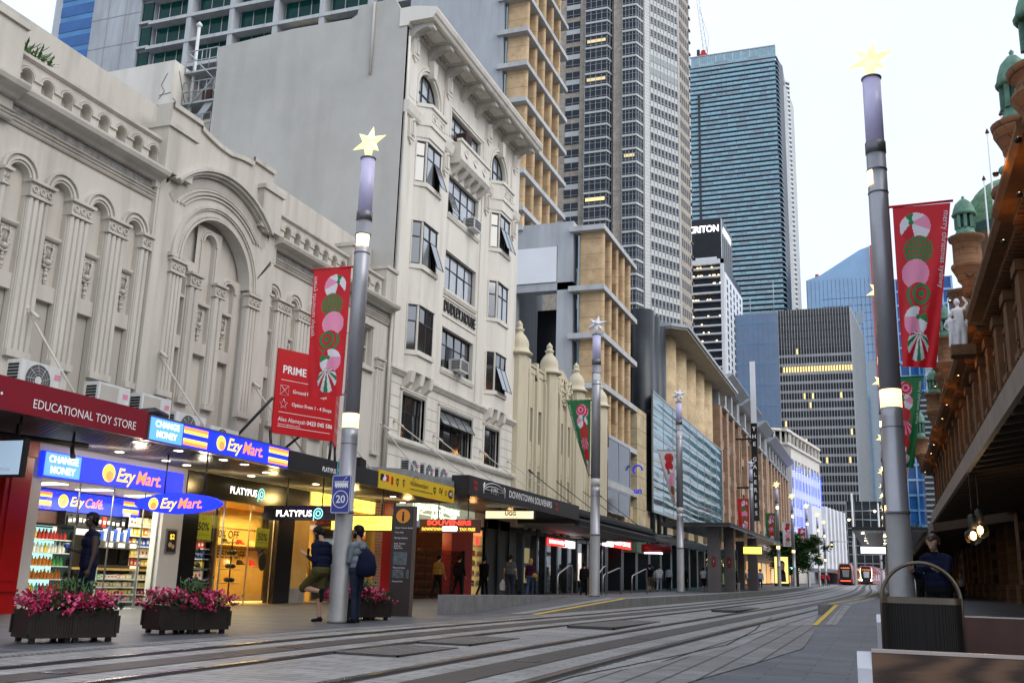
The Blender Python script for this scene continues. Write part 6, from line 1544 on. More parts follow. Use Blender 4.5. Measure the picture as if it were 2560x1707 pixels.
# ------------------------------------------------------------------ shelters
def shelter(x0, x1, y0, y1, zc, cols, side, lab, screens, W_):
    t = thing('tram_shelter', lab, 'tram shelter', (cols[0][0], cols[0][1], gz(y0)+HP), 'dark flat tram shelters', local=False)
    m = MB(); 
    sgn = 1 if side > 0 else -1
    m.slab([(y0, zc), (y1, zc+.22), (y1, zc+.36), (y0, zc+.14)], x0, x1, order='yzx')
    m.build('canopy', M['canopy_dark'], t)
    MB().slab([(y0+.03, zc-.05), (y1-.03, zc+.17), (y1-.03, zc+.218), (y0+.03, zc-.002)], x0+.03, x1-.03, order='yzx').build('canopy_ceiling', M['canopy_ceiling'], t)
    for (x, y, w) in cols:
        m = MB(); m.box(x-w/2, x+w/2, y-.2, y+.2, gz(y)+HP, zc-.04); m.build('column', M['shelter_grey'], t)
    for (x, y, w) in cols[:2]:
        S2 = south(y-.2); MB(S2).slab(rrect(x-.11, x+.11, gz(y)+HP+1.2, gz(y)+HP+1.75, .1), 0, .01).build('red_panel', M['burg_panel'], t); text('i', S2, x, gz(y)+HP+1.5, .012, .2, M['letter_white'], t)
    for (xa, xb, y, h0, h1, mt) in screens:
        s = MB(south(y)); s.box(xa-.05, xb+.05, h0-.05, h1+.05, -.16, 0); c = s.build('display_case', M['black_gloss'], t); MB(south(y)).box(xa, xb, h0, h1, .001, .01).build('display', M[mt], c)
    return t
sh1 = shelter(-10.4, -6.95, 50, 75.5, 4.0, [(-7.95, 51.2, .62), (-7.5, 53.4, .5), (-8.2, 58, .5), (-7.35, 62., .55), (-8.6, 66, .5)], 1, 'dark flat roofed tram shelter with grey columns on the left platform', [(-7.35, -6.35, 57.8, 2.92, 3.3, 'sign_lemon_lit')], 1)
MB().box(-9.8, -8.0, 60, 60.04, 1.0, 3.2).build('glass_screen', M['glass_teal'], sh1)
MB().box(-8.8, -7.4, 56, 56.5, 1.25, 1.32).box(-8.8, -8.72, 56, 56.5, .85, 1.25).box(-7.5, -7.42, 56, 56.5, .85, 1.25).build('seat', M['steel'], sh1)
sh2 = shelter(-1.35, 2.1, 50, 76, 3.85, [(.55, 52, .5), (.6, 58, .5), (.7, 66, .5)], -1, 'dark flat roofed tram shelter on the right platform behind the thick pole', [(-1.05, .1, 53, 2.88, 3.2, 'screen_lit')], 1)
m = MB()
for k in range(9): m.lathe((-.9+(k % 3)*1.0, 52+k*2.5, 3.78), [(.07, 0), (.07, .015)], 8)
m.build('downlight', M['lamp_down'], sh2)
# ------------------------------------------------------------------ trees
def tree(x, y, h, rw, rh, zc, lab, n, seed, dark=False):
    z = gz(y); t = thing('street_tree', lab, 'tree', (x, y, z), 'street trees'); R_ = random.Random(seed)
    m = MB(); m.tube([(x, y, z), (x+.05, y, z+1.2), (x-.03, y, zc-.3*rh), (x, y, zc+.4*rh)], [.14, .11, .09, .04], 8)
    m.build('trunk', M['bark'], t)
    lm = MB(); ends = []
    for k in range(16):
        a = R_.uniform(0, 2*PI); e = R_.uniform(-.5, 1.); s0 = Vector((x, y, zc-.55*rh+R_.random()*.6*rh)); d = Vector((cos(a)*rw*.8*cos(e), sin(a)*rw*.8*cos(e), rh*.8*sin(e))); p1 = s0+d*.5+Vector((0, 0, .2)); p2 = Vector((x, y, zc))+d
        lm.tube([s0, p1, p2], [.05, .035, .012], 5); ends += [p1, p2]
    lm.build('limb', M['bark'], t)
    cr = MB(); clumps = []
    for k in range(70):
        a, b2 = R_.uniform(0, 2*PI), math.asin(R_.uniform(-.95, 1)); q = R_.uniform(.35, 1.)**.6; u = 1+.16*sin(3*a+seed)+.1*sin(5*b2+a)
        clumps.append((Vector((x+rw*u*q*cos(a)*cos(b2), y+rw*u*q*sin(a)*cos(b2), zc+rh*u*q*sin(b2))), R_.uniform(.3, .62), R_.random()))
    for k in range(n):
        c, r, q = R_.choice(clumps); p = c+Vector((R_.gauss(0, r*.5), R_.gauss(0, r*.5), R_.gauss(0, r*.36))); s = R_.uniform(.16, .34); th, ph = R_.uniform(0, 2*PI), R_.uniform(-.6, .6)
        d = Vector((cos(th)*cos(ph), sin(th)*cos(ph), sin(ph))); w = Vector((-sin(th), cos(th), R_.uniform(-.5, .5)))
        cr.face([p, p+d*s*.6+w*s*.4, p+d*s*1.3, p+d*s*.6-w*s*.4], 1 if q > .66 else 0)
    cr.build('crown', [M['tree_leaf'], M['leaf_light']], t, fix=False)
    return t
tree(-9.35, 118, 6, 3.05, 2.5, 5.15, 'round green street tree beside the fairy lit building', 11000, 2)
tree(-9.6, 124, 6, 1.7, 1.8, 5.2, 'smaller green street tree tucked behind the round one', 4500, 5)
tree(1.2, 88, 5, 1.9, 2.0, 4.6, 'dark green street tree half hidden behind the thick pole', 5000, 9)
# ------------------------------------------------------------------ trams, signals, far street bits
def tram(x, y, lab, strips, dx):
    t = thing('tram', lab, 'tram', (x, y, gz(y)), 'red and black trams', local=True)
    def sec(yv, w, z0, z1, top): return [(-w, yv, z0), (w, yv, z0), (w*1.0, yv, z1*.55), (w*.96, yv, z1*.82), (top, yv, z1), (-top, yv, z1), (-w*.96, yv, z1*.82), (-w, yv, z1*.55)]
    m = MB(); S2 = [sec(0, 1.05, .45, 3.0, .7), sec(.35, 1.2, .25, 3.35, .85), (sec(1.0, 1.3, .2, 3.5, .95)), sec(1.8, 1.325, .2, 3.55, 1.0), sec(33, 1.325, .2, 3.55, 1.0)]
    # the body bends behind the cab where the track curves
    ids = [[m.pt((p[0]+(dx*(max(0, p[1]-6)/27)**1.5 if 1 else 0), p[1], p[2])) for p in s] for s in S2[:-1]]
    for k in range(8): ids.append([m.pt((p[0]+dx*(((2+k*4.4)-1.8)/31)**1.4, 2+k*4.4, p[2])) for p in S2[-1]])
    for a, b2 in zip(ids, ids[1:]):
        for k in range(8): m.idx((a[k], a[(k+1) % 8], b2[(k+1) % 8], b2[k]), 0, False)
    m.idx(ids[0]); m.idx(ids[-1][::-1]); m.build('body', M['tram_red'], t)
    w = MB(); w.box(-.92, .92, -.12, -.02, 1.05, 3.0); w.box(-1.0, 1.0, -.06, -.01, .3, 1.04); w.slab([(-.85, 3.0), (.85, 3.0), (.7, 3.35), (-.7, 3.35)], -.02, .4, order='xzy'); w.build('windscreen', M['tram_black'], t)
    MB().face([(-.62, -.14, 1.3), (.62, -.14, 1.3), (.66, .05, 2.45), (-.66, .05, 2.45)]) 
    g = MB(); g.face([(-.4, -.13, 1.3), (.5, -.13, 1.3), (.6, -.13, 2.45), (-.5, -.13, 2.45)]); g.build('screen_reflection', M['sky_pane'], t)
    MB().box(-.55, .55, -.16, -.12, 2.62, 2.88).build('destination_display', M['led_case'], t)
    text('L2  RANDWICK', south(0), 0, 2.75, .0, .2, M['led_orange'], t).location = (0, -.17, 2.75)
    for s in (-1, 1):
        MB().tube([(s*.9, -.1, .8), (s*1.0, -.1, 1.6), (s*1.03, -.08, 2.3), (s*1.0, -.02, 3.0)], .05, 6).build('light_strip', M['light_strip' if strips else 'galvanised'], t)
        if strips: MB().ball((s*.86, -.16, .85), .14, 8).build('headlight', M['head_light'], t)
        MB().box(s*1.36-.05, s*1.36+.05, .9, 1.2, 1.7, 2.2).build('mirror_camera', M['tram_black'], t); MB().ball((s*1.36, .86, 1.95), .06, 6).build('marker_lamp', M['red_strip'], t)
    if not strips: MB().box(-.8, .8, -.14, -.08, .62, .74).build('red_bar', M['red_strip'], t)
    for k in range(7):
        for s in (-1, 1):
            o = dx*(((3+k*4.2)-1.8)/31)**1.4
            MB().box(s*1.325+o-.012, s*1.325+o+.012, 2.4+k*4.3, 5.6+k*4.3, 1.1, 2.6).build('side_window', M['tram_black'], t)
tram(-6.1, 177.5, 'red and black tram with dark cab and glowing red bar, left of the pair', False, .5)
tram(-3.35, 206, 'red and black tram with lit headlights, right of the pair', True, 3.4)
def signal(x, y, zt, lab, col, arm=0):
    z = gz(y); t = thing('traffic_signal', lab, 'traffic light', (x, y, z), 'traffic signals down the street')
    MB().tube([(x, y, z), (x, y, zt+.5)]+([(x+arm, y, zt+.5)] if arm else []), .07, 8).build('post', M['galvanised'], t)
    X = x+arm; MB().box(X-.2, X+.2, y-.3, y-.1, zt-.5, zt+.5).build('head', M['black_metal'], t)
    MB().ball((X, y-.32, zt+(-.3 if col == 'green' else .3 if col == 'red' else 0)), .14, 8).build('lens', M['signal_'+col], t)
signal(-10.2, 150, 5.0, 'traffic signal glowing red before the white finned building', 'red')
signal(-10.6, 128, 3.9, 'traffic signal glowing green below the round tree', 'green')
signal(-4.6, 172, 8.4, 'traffic signal with amber light on a pole arm above the trams', 'amber', -3.2)
signal(5.2, 150, 4.2, 'traffic signal glowing red far right beyond the man with the phone', 'red')
for i, (x, y, zt, a) in enumerate(((-4.5, 176, 17, 3.5), (-.5, 190, 16.5, -5))):
    t = thing('wire_mast', ['pale mast with a lamp arm behind the left tram', 'pale mast with a lamp arm behind the right tram'][i], 'mast', (x, y, gz(y)), 'pale masts behind the trams')
    MB().tube([(x, y, gz(y)), (x, y, zt)], [.22, .14], 8).build('post', M['white_panel'], t); MB().tube([(x, y, zt-3), (x+a, y, zt-2.8)], .06, 6).build('arm', M['galvanised'], t); MB().ball((x+a, y, zt-2.95), .22, 8).build('lamp', M['lamp_warm'], t)
lb = thing('poster_lightbox', 'backlit poster of a dark haired woman under the round tree', 'light box', (-9.95, 108, gz(108)))
MB().box(-10.7, -9.2, 108, 108.25, gz(108)+.15, gz(108)+3.2).build('case', M['black_metal'], lb); LBF = south(107.99)
m = MB(LBF); m.box(-10.62, -9.28, gz(108)+.45, gz(108)+3.1, 0, .01); m.build('poster', M['poster_gold'], lb)
m = MB(LBF); Z = gz(108); m.face([(-10.3, Z+.6, .013), (-9.5, Z+.6, .013), (-9.55, Z+1.5, .013), (-9.75, Z+1.9, .013), (-10.05, Z+1.9, .013), (-10.25, Z+1.5, .013)]); m.build('poster_dress', M['black_stone'], lb)
m = MB(LBF); m.disc((-9.92, Z+2.4), .32, .014); m.face([(-10.24, Z+2.4, .014), (-9.6, Z+2.4, .014), (-9.7, Z+1.4, .014), (-10.35, Z+1.3, .014)]); m.build('poster_hair', M['hair_black'], lb)
m = MB(LBF); m.disc((-9.86, Z+2.3), .19, .017); m.face([(-9.98, Z+2.15, .016), (-9.76, Z+2.15, .016), (-9.6, Z+1.8, .016), (-10.15, Z+1.8, .016)]); m.build('poster_face', M['skin_tan'], lb)
# ------------------------------------------------------------------ awnings with their fascia signs
def awning(name, lab, XA, y0, y1, zs, zt, extra=None):
    a = thing(name, lab, 'awning', (XF, (y0+y1)/2, zs), 'street awnings of the left buildings')
    m = MB(east(0)); m.box(y0, y1, zs, zs+.05, XF+.02, XA-.06); m.build('soffit', M['soffit_metal'], a)
    m = MB(east(0))
    for k in range(int((XA-XF)/.14)): x = XF+.1+k*.14; m.box(y0, y1, zs-.012, zs-.001, x, x+.018)
    m.build('soffit_seam', M['joint_grey'], a)
    m = MB(east(0)); m.slab([(zs+.05, XF+.02), (zs+.05, XA-.06), (zt-.04, XA-.06), (zt+.12, XF+.02)], y0, y1, order='yzx') if 0 else m.sweep([(zs+.05, XF+.02), (zs+.05, XA-.06), (zt-.03, XA-.06), (zt+.1, XF+.02)], y0, y1); m.build('roof', M['galvanised'], a)
    return a
aw1 = awning('shop_awning', 'slatted metal street awning over the red, blue and black shopfronts', -12.85, 7, 29.66, 3.42, 3.82)
aw2 = awning('shop_awning', 'black street awning over the souvenir shop with a timber coloured soffit', -12.4, 29.74, 42.34, 3.74, 4.26)
FA = east(-12.85); FB = east(-12.4)
def fascia(lab, fr, y0, y1, h0, h1, m, th_=.06):
    t = thing('fascia_sign', lab, 'sign', tuple(fr.p((y0, h0, 0))), 'fascia signs on the awning edges')
    MB(fr).box(y0, y1, h0, h1, -th_, 0).build('panel', M[m], t); return t
s = fascia('long burgundy fascia sign with white toy store capitals', FA, 7, 15.04, 3.40, 3.93, 'burgundy')
text('EDUCATIONAL TOY STORE', FA, 13.52, 3.59, .006, .21, M['letter_white'], s, width=2.42); text('e .', FA, 11.55, 3.72, .006, .3, M['letter_white'], s, bold=.02)
def swirl(par, fr, a, h, r, d):
    m = MB(fr)
    for k, (q, mm) in enumerate(((1., 0), (.86, 1), (.74, 0), (.60, 2))): m.disc((a+(1-q)*r*.25, h-(1-q)*r*.8), r*q, d+.003*k, 20, mm)
    m.build('round_emblem', [M['sign_yellow_lit'], M['sign_amber_lit'], M['sign_orange_lit']], par, fix=False)
M['sign_amber_lit'] = emis('sign_amber_lit', (1, .42, .06), 1.0)
def ezy(par, fr, a, h, d, s, second='Mart.'):
    me = text_mesh('Ezy', s, .03, .25, 'LEFT'); w1 = max(v.co.x for v in me.vertices)
    text('Ezy', fr, a, h, d, s, M['sign_yellow_lit'], par, bold=.016, shear=.25, align='LEFT'); text(second, fr, a+w1+.0*s, h, d, s, M['sign_orange_lit'], par, bold=.016, shear=.25, align='LEFT')
def stripes(par, fr, a0, a1, h0, h1, d):
    m = MB(fr); H = h1-h0
    for k, (p, q, c) in enumerate(((0, .19, 0), (.19, .36, 1), (.64, .81, 1), (.81, 1, 0))): m.face([(a0, h0+p*H, d), (a1, h0+p*H, d), (a1, h0+q*H, d), (a0, h0+q*H, d)], 1-c)
    m.build('stripes', [M['sign_yellow_lit'], M['sign_orange_lit']], par, fix=False)
s = fascia('backlit blue fascia sign with yellow orange stripes and a light blue end panel', FA, 15.10, 19.88, 3.41, 3.85, 'sign_blue_lit', .12)
MB(FA).box(15.12, 16.06, 3.42, 3.84, 0, .012).build('light_blue_panel', M['sign_sky_lit'], s); text('CHANGE', FA, 15.6, 3.73, .016, .17, M['sign_white_lit'], s, bold=.01); text('MONEY', FA, 15.6, 3.54, .016, .17, M['sign_white_lit'], s, bold=.01)
stripes(s, FA, 16.1, 16.86, 3.45, 3.81, .008); stripes(s, FA, 19.07, 19.86, 3.45, 3.81, .008); swirl(s, FA, 17.32, 3.64, .155, .006); ezy(s, FA, 17.52, 3.64, .01, .36)
m = MB(FA); m.box(15.08, 19.9, 3.385, 3.409, -.1, .02); m.box(15.08, 19.9, 3.851, 3.875, -.1, .02); m.box(15.06, 15.098, 3.39, 3.87, -.12, .02); m.build('trim', M['steel'], s)
s = fascia('black fascia sign with small white lettering and a teal ring mark', FA, 19.92, 24.36, 3.40, 3.84, 'charcoal_awning'); text('PLATYPUS', FA, 21.75, 3.57, .006, .16, M['letter_white'], s, bold=.03, width=.66)
m = MB(FA); m.disc((22.32, 3.75), .21, .01, r0=.16); m.disc((22.32, 3.75), .12, .01, r0=.07); m.box(22.12, 22.17, 3.45, 3.75, .004, .012); m.build('ring_mark', M['pack_teal'], s)
s = fascia('bright yellow fascia sign with sports badges and dark script', FA, 24.40, 29.62, 3.40, 3.90, 'sign_yellow')
m = MB(FA); m.box(24.5, 24.82, 3.62, 3.80, .002, .008, 1); m.box(24.82, 25.0, 3.62, 3.80, .002, .008, 0); m.disc((24.74, 3.76), .045, .01, 12, 2); m.slab([(24.62, 3.62), (24.8, 3.62), (24.85, 3.72), (24.74, 3.76), (24.65, 3.7)], .009, .011, 2); m.box(25.15, 25.27, 3.56, 3.78, .002, .008, 0); m.build('sports_badge', [M['sign_red'], M['letter_black'], M['letter_white']], s)
def shield(a, h, w, mm):
    m = MB(FA); m.slab([(a-w, h+.1), (a+w, h+.1), (a+w, h-.02), (a, h-.13), (a-w, h-.02)], .002, .008); m.slab([(a-w*.6, h+.05), (a+w*.6, h+.05), (a, h-.07)], .009, .012, m=1); m.build('sports_badge', [M[mm], M['sign_yellow']], s)
shield(25.55, 3.66, .075, 'letter_black'); shield(25.95, 3.68, .06, 'rust_brown'); shield(28.1, 3.66, .085, 'letter_black')
m = MB(FA); m.disc((28.5, 3.7), .09, .006, 10, r0=.05); m.slab([(28.62, 3.55), (28.7, 3.8), (28.6, 3.7)], .002, .008); m.disc((28.95, 3.66), .08, .006, 10, r0=.05); m.build('sports_badge', M['rust_brown'], s)
m = MB(FA); m.ring(29.33, 3.66, 0, .001, 0, .001) if 0 else m.slab([(29.33+.2*cos(2*PI*k/20), 3.66+.14*sin(2*PI*k/20)) for k in range(20)], .002, .008); m.build('sports_badge', M['rust_brown'], s); text('AFL', FA, 29.33, 3.66, .012, .17, M['letter_white'], s, bold=.02, shear=.2)
text('MickSimmonsSport', FA, 26.98, 3.72, .008, .19, M['letter_black'], s, width=1.25, shear=.3); text('BIKES 4 U', FA, 27.8, 3.71, .008, .08, M['letter_black'], s) if 0 else None; text('www.micksimmons.com.au', FA, 27.15, 3.56, .008, .1, M['letter_black'], s, width=1.55, shear=.2)
m = MB(FA); m.ring(26.75, 3.74, .2, .22, .002, .008, .3, 2.4, 10); m.build('sports_badge', M['letter_black'], s)
s = fascia('black fascia sign with white souvenir capitals and a white bridge drawing', FB, 29.74, 42.34, 3.70, 4.32, 'charcoal_awning')
MB(south(29.74)).box(XF+2.6, -12.42, 3.70, 4.32, 0, .02).build('return_panel', M['charcoal_awning'], s)
for y in (30.3, 39.1): text('TAX', FB, y, 4.13, .006, .17, M['letter_red'], s, bold=.02); text('FREE', FB, y, 3.93, .006, .17, M['letter_red'], s, bold=.02)
text('DOWNTOWN SOUVENIRS', FB, 35.95, 4.04, .006, .34, M['letter_white'], s, bold=.015, width=4.95)
def bridge(par, fr, a0, a1, h, d, mm, r=.014):
    m = MB(fr); A = (a0+a1)/2; W = (a1-a0)/2; s_ = W/1.02
    for x in (-1, 1): m.tube([(A+x*W, h-.16*s_, d), (A+x*W, h+.14*s_, d), (A+x*W*.93, h+.2*s_, d)], r*1.8, 5)
    for k, (q, z) in enumerate(((.95, .2), (.85, .12))): m.tube([(A-W*q*cos(PI*i/12), h+z*s_*sin(PI*i/12)*1.15+(.02 if k == 0 else 0), d) for i in range(13)], r, 4)
    m.tube([(A-W*.9, h, d), (A+W*.9, h, d)], r*.7, 4)
    for x in (-.3, -.1, .05, .2): m.tube([(A+W*x, h-.12*s_, d), (A+W*(x+.05), h+.1*s_, d), (A+W*(x+.2), h-.12*s_, d)], r*.8, 4)
    m.build('bridge_drawing', M[mm], par, fix=False)
bridge(s, FB, 31.0, 33.0, 4.0, .012, 'letter_white')
fl = MB(east(0)); fl.sweep([(3.82, -14.4), (3.82, -12.9), (4.1, -12.9), (4.18, -14.2)], 26, 29.7); fl.build('flashing', M['galvanised'], aw1)
# moulded dark awning beneath the finial building
aw3 = thing('shop_awning', 'long moulded charcoal awning with a scalloped edge below the finial building', 'awning', (XF, 50, 3.6), 'street awnings of the left buildings')
m = MB(east(0)); m.sweep([(3.58, XF), (3.58, -12.6), (3.55, -12.6), (3.55, -12.4), (3.72, -12.35), (3.75, -12.5), (3.9, -12.55), (3.92, -12.42), (4.05, -12.4), (4.1, -12.6), (4.25, -12.6), (4.3, XF)], 42.4, 58.3); m.build('roof', M['charcoal_awning'], aw3)
m = MB(east(0)); m.box(42.4, 58.3, 3.5, 3.575, -15.6, -12.62); m.build('soffit', M['pale_soffit'], aw3)
m = MB(east(-12.42))
for k in range(78): a = 42.45+k*.203; m.slab([(a, 3.55), (a+.2, 3.55), (a+.2, 3.47), (a+.1, 3.41), (a, 3.47)], -.02, 0)
m.build('scalloped_valance', M['charcoal_awning'], aw3)
aw4 = thing('glass_canopy', 'teal glass canopy between the moulded awning and the tram shelter', 'canopy', (XF, 66, 4.6), 'street awnings of the left buildings')
m = MB(east(0)); m.sweep([(4.3, XF), (3.9, -11.6), (3.95, -11.6), (4.36, XF)], 58.6, 92); m.build('glass', M['glass_teal'], aw4)
m = MB(east(0))
for k in range(12): y = 58.6+k*3.03; m.sweep([(4.2, XF), (3.8, -11.6), (3.89, -11.6), (4.29, XF)], y, y+.08)
m.build('rafter', M['steel'], aw4)
for k in range(5):
    y = 100+k*18; t = thing('steel_canopy', 'slanted grey steel canopy of the eaved brown building', 'canopy', (-15, y, 4), 'steel canopies of the eaved building')
    m = MB(east(0)); m.sweep([(gz(y)+2.9, -15.1), (gz(y)+3.9, -11.8), (gz(y)+4., -11.8), (gz(y)+3.1, -15.1)], y, y+15); m.build('roof', M['galvanised'], t)
    m = MB(); [m.tube([(-15.1, y+q, gz(y)+5.4), (-12, y+q, gz(y)+4)], .05, 5) for q in (2, 7, 12)]; m.build('stay', M['steel'], t)
# tie rods
R1 = [(14.4, 5.95, -13.9, 4.0), (18.2, 6.0, -13.9, 4.05), (21.9, 6.0, -13.65, 3.98), (25.6, 6.0, -13.7, 4.0), (29.4, 6.02, -13.8, 4.1), (30.45, 6.28, -12.9, 4.42), (33.75, 6.25, -13.0, 4.42), (38.4, 6.28, -13.0, 4.42), (41.75, 6.25, -13.0, 4.42), (44.2, 6.2, -12.9, 4.25), (48.0, 6.2, -12.9, 4.25), (52.3, 6.2, -12.9, 4.25), (56.5, 6.2, -12.9, 4.25)]
for i, (y, z, x1, z1) in enumerate(R1):
    dk = i > 8; par = aw1 if y < 29.5 else aw2 if y < 42 else aw3
    m = MB(); m.tube([(XF+.05, y, z), (x1, y, z1)], .022, 6); m.lathe((XF+.06, y, z-.05), [(.05, 0), (.05, .1)], 8); m.tube([(XF+.18, y, z-.07), (XF+.4, y, z-.23)], .04, 6)
    m.build('tie_rod', M['dark_panel' if dk else 'cream_plaster'], par)
# ------------------------------------------------------------------ downlights
DL = [(-14.84,15.42),(-13.34,15.4),(-14.86,16.65),(-13.36,16.64),(-14.87,18.14),(-14.97,18.99),(-13.37,18.16),(-13.41,19.01),(-13.9,20.6),(-14.8,21.3),(-14.2,23.4),(-14.6,25.2),(-13.8,27.2),(-14.56,29.4)]
for i, (x, y) in enumerate(DL):
    m = MB(); m.lathe((x, y, 3.4), [(.11, 0), (.11, .012)], 14, 0); m.lathe((x, y, 3.396), [(.085, 0), (.085, .003)], 14, 1); m.build('downlight', [M['white_metal'], M['lamp_down']], aw1, fix=False)
def lamp(name, par, loc, e, col, size=.3, kind='POINT', rot=None):
    l = bpy.data.lights.new(name, kind); l.energy = e; l.color = col
    if kind == 'AREA': l.shape = 'RECTANGLE'; l.size, l.size_y = size
    else: l.shadow_soft_size = size
    o = bpy.data.objects.new(name, l); LK(o); o.location = loc
    if rot: o.rotation_euler = rot
    if par: o.parent = par; o.location = Vector(loc)-Vector(ORG.get(par.name, (0, 0, 0)))
    return o
for x, y, e, c in ((-14.2, 16.5, 22, (1, .85, .65)), (-14.2, 18.6, 22, (1, .85, .65)), (-14.3, 21.5, 22, (1, .7, .3)), (-14.2, 25.5, 45, (1, .68, .22)), (-14.0, 28.6, 36, (1, .62, .22)), ): lamp('downlight_lamp', aw1, (x, y, 3.2), e, c, .12)
for x, y, e, c in ((-14.0, 34, 14, (1, .5, .16)), (-14.0, 38, 10, (1, .5, .2))): lamp('downlight_lamp', aw2, (x, y, 3.4), e, c, .12)
# ------------------------------------------------------------------ shopfronts under the arcaded building
g0 = gz(17)
sh = thing('convenience_shop', 'brightly lit convenience shop with packed shelves behind a white surround', 'shop', (XF, 17.5, g0))
m = MB(E1); m.box(15.14, 15.44, .1, 3.40, -.3, 0.); m.box(19.14, 19.86, .1, 3.40, -.3, 0.); m.box(15.44, 19.14, 2.75, 3.40, -.3, 0); m.build('white_surround', M['shop_white'], sh)
m = MB(E1); m.box(15.3, 19.58, 2.77, 3.27, 0, .12); sb = m.build('sign_box', M['sign_blue_lit'], sh)
SB = east(XF+.125); MB(SB).box(15.32, 16.27, 2.79, 3.25, 0, .006).build('light_blue_panel', M['sign_sky_lit'], sb); text('CHANGE', SB, 15.8, 3.12, .01, .19, M['sign_white_lit'], sb, bold=.01); text('MONEY', SB, 15.8, 2.91, .01, .19, M['sign_white_lit'], sb, bold=.01); swirl(sb, SB, 17.1, 3.02, .19, .004); ezy(sb, SB, 17.32, 3.0, .01, .40)
MB(E1).box(15.44, 19.14, gz(17)-.0, 2.74, -.12, -.11).build('glass_front', M['glass_shop'], sh)
m = MB(E1); [m.box(y-.012, y+.012, g0, 2.74, -.13, -.1) for y in (15.46, 16.6, 17.6, 18.6, 19.12)]; m.build('glass_edge', M['steel'], sh)
XB = -17.5
m = MB(); m.box(XB-.1, XB, 15.2, 21.6, 0, 2.9); m.box(XB, XF-.3, 21.5, 21.6, 0, 2.9); m.box(XB, XF-.3, 15.3, 15.4, 0, 2.9); m.build('inner_wall', M['rust_brown'], sh)
MB().box(XB, XF-.3, 15.4, 21.5, 2.75, 2.85).build('ceiling', M['shop_white'], sh); MB().box(XB, XF+.0, 15.4, 21.5, g0-.2, g0+.015).build('floor', M['pale_panel'], sh)
for y in (16.4, 17.8, 19.4): MB().box(-17.0, -16.2, y, y+.35, 2.735, 2.748).build('ceiling_light', M['ceiling_panel'], sh)
lamp('ceiling_lamp', sh, (-16.5, 18.3, 2.6), 160, (1, .88, .68), (1.2, 4.5), 'AREA')
IB = east(XB+.06)
ib = MB(IB); ib.box(17.1, 20.5, 2.28, 2.72, -.05, 0); o = ib.build('inner_sign', M['sign_blue_lit'], sh); stripes(o, IB, 17.12, 17.6, 2.36, 2.66, .004); stripes(o, IB, 19.9, 20.45, 2.36, 2.66, .004); swirl(o, IB, 17.95, 2.5, .15, .004); ezy(o, IB, 18.14, 2.5, .01, .30, 'Café.')
def goods(name, lab, group, cat, meshes, spots):
    for i, (x, y, z, s, r) in enumerate(spots):
        o = bpy.data.objects.new(name, meshes[i % len(meshes)] if not callable(meshes) else meshes(i)); LK(o); o.location = (x, y, z); o.scale = s; o.rotation_euler = (0, 0, r); tag(o, lab, cat, group)
def packmesh(m): 
    b = MB(); b.slab([(-.5, 0), (.5, 0), (.44, .12), (.5, 1.0), (-.5, 1.0), (-.44, .12)], -.3, .3, order='xzy'); b.box(-.3, .3, -.31, -.29, .3, .65, 1); return b.mesh('packet', [M[m], M['pack_white' if m != 'pack_white' else 'pack_red']])
def tubmesh(m): b = MB(); b.lathe((0, 0, 0), [(.42, 0), (.5, .8), (.52, .82), (.52, 1.)], 10); return b.mesh('tub', [M[m]])
def bottle(m): b = MB(); b.lathe((0, 0, 0), [(.4, 0), (.45, .1), (.45, .6), (.18, .8), (.18, 1.)], 8); return b.mesh('bottle', [M[m]])
PK = {k: packmesh(k) for k in ('pack_red', 'pack_orange', 'pack_yellow', 'pack_blue', 'pack_white', 'pack_cream', 'pack_green', 'pack_black', 'pack_teal', 'pack_pink')}
BO = {k: bottle(k) for k in PK}; TU = {k: tubmesh(k) for k in PK}
def shelf(lab, y0, y1, xs, zs, depth, mt='white_metal'):
    t = thing('shop_shelf', lab, 'shelf', (xs, (y0+y1)/2, g0), 'shelf units in the lit shops')
    m = MB(); m.box(xs-.03, xs, y0, y1, g0, zs[-1]+.3); m.build('back_panel', M['slat_brown'], t)
    for z in zs: MB().box(xs, xs+depth, y0, y1, z-.03, z).build('shelf_board', M[mt], t)
    m = MB(); m.box(xs, xs+depth*.8, y0-.03, y0, g0, zs[-1]+.3); m.box(xs, xs+depth*.8, y1, y1+.03, g0, zs[-1]+.3); m.build('side_panel', M[mt], t)
    return t
R_ = random.Random(4)
def fill(lab, group, kinds, cat, y0, y1, xs, zs, w, h, depth, table):
    sp_ = []; ms = []
    for z in zs:
        y = y0+w*.6; k = R_.choice(kinds)
        while y < y1-w*.4:
            if R_.random() < .3: k = R_.choice(kinds)
            hh = h*R_.uniform(.8, 1.05); ms.append(table[k]); sp_.append((xs+depth*.55+R_.uniform(-.02, .02), y, z+.002, (w*.95, depth*.5, hh), PI/2+R_.uniform(-.12, .12))); y += w*1.04
    goods(cat, lab, group, cat.replace('_', ' '), lambda i: ms[i], sp_)
shelf('white shelf unit of snack packets at the right end of the lit shop', 19.95, 21.35, XB+.02, [1.1, 1.35, 1.6, 1.85, 2.08], .3)
fill('small snack packet on the right hand shelves of the lit shop', 'snack packets on the right hand shelves', ('pack_blue', 'pack_cream', 'pack_yellow', 'pack_cream', 'pack_red', 'pack_white', 'pack_orange'), 'snack_packet', 20.0, 21.3, XB+.02, [1.1, 1.35, 1.6, 1.85, 2.08], .125, .2, .3, PK)
sw_ = thing('snack_wall', 'tall wall of packed snack shelves facing down the lit shop', 'shelf', (-16.6, 21.3, g0), 'shelf units in the lit shops')
MB().box(-17.4, -15.95, 21.45, 21.49, g0, 2.2).build('back_panel', M['slat_brown'], sw_)
for z in (.35, .6, .85, 1.1, 1.35, 1.6, 1.85): MB().box(-17.4, -15.95, 21.2, 21.45, z-.03, z).build('shelf_board', M['white_metal'], sw_)
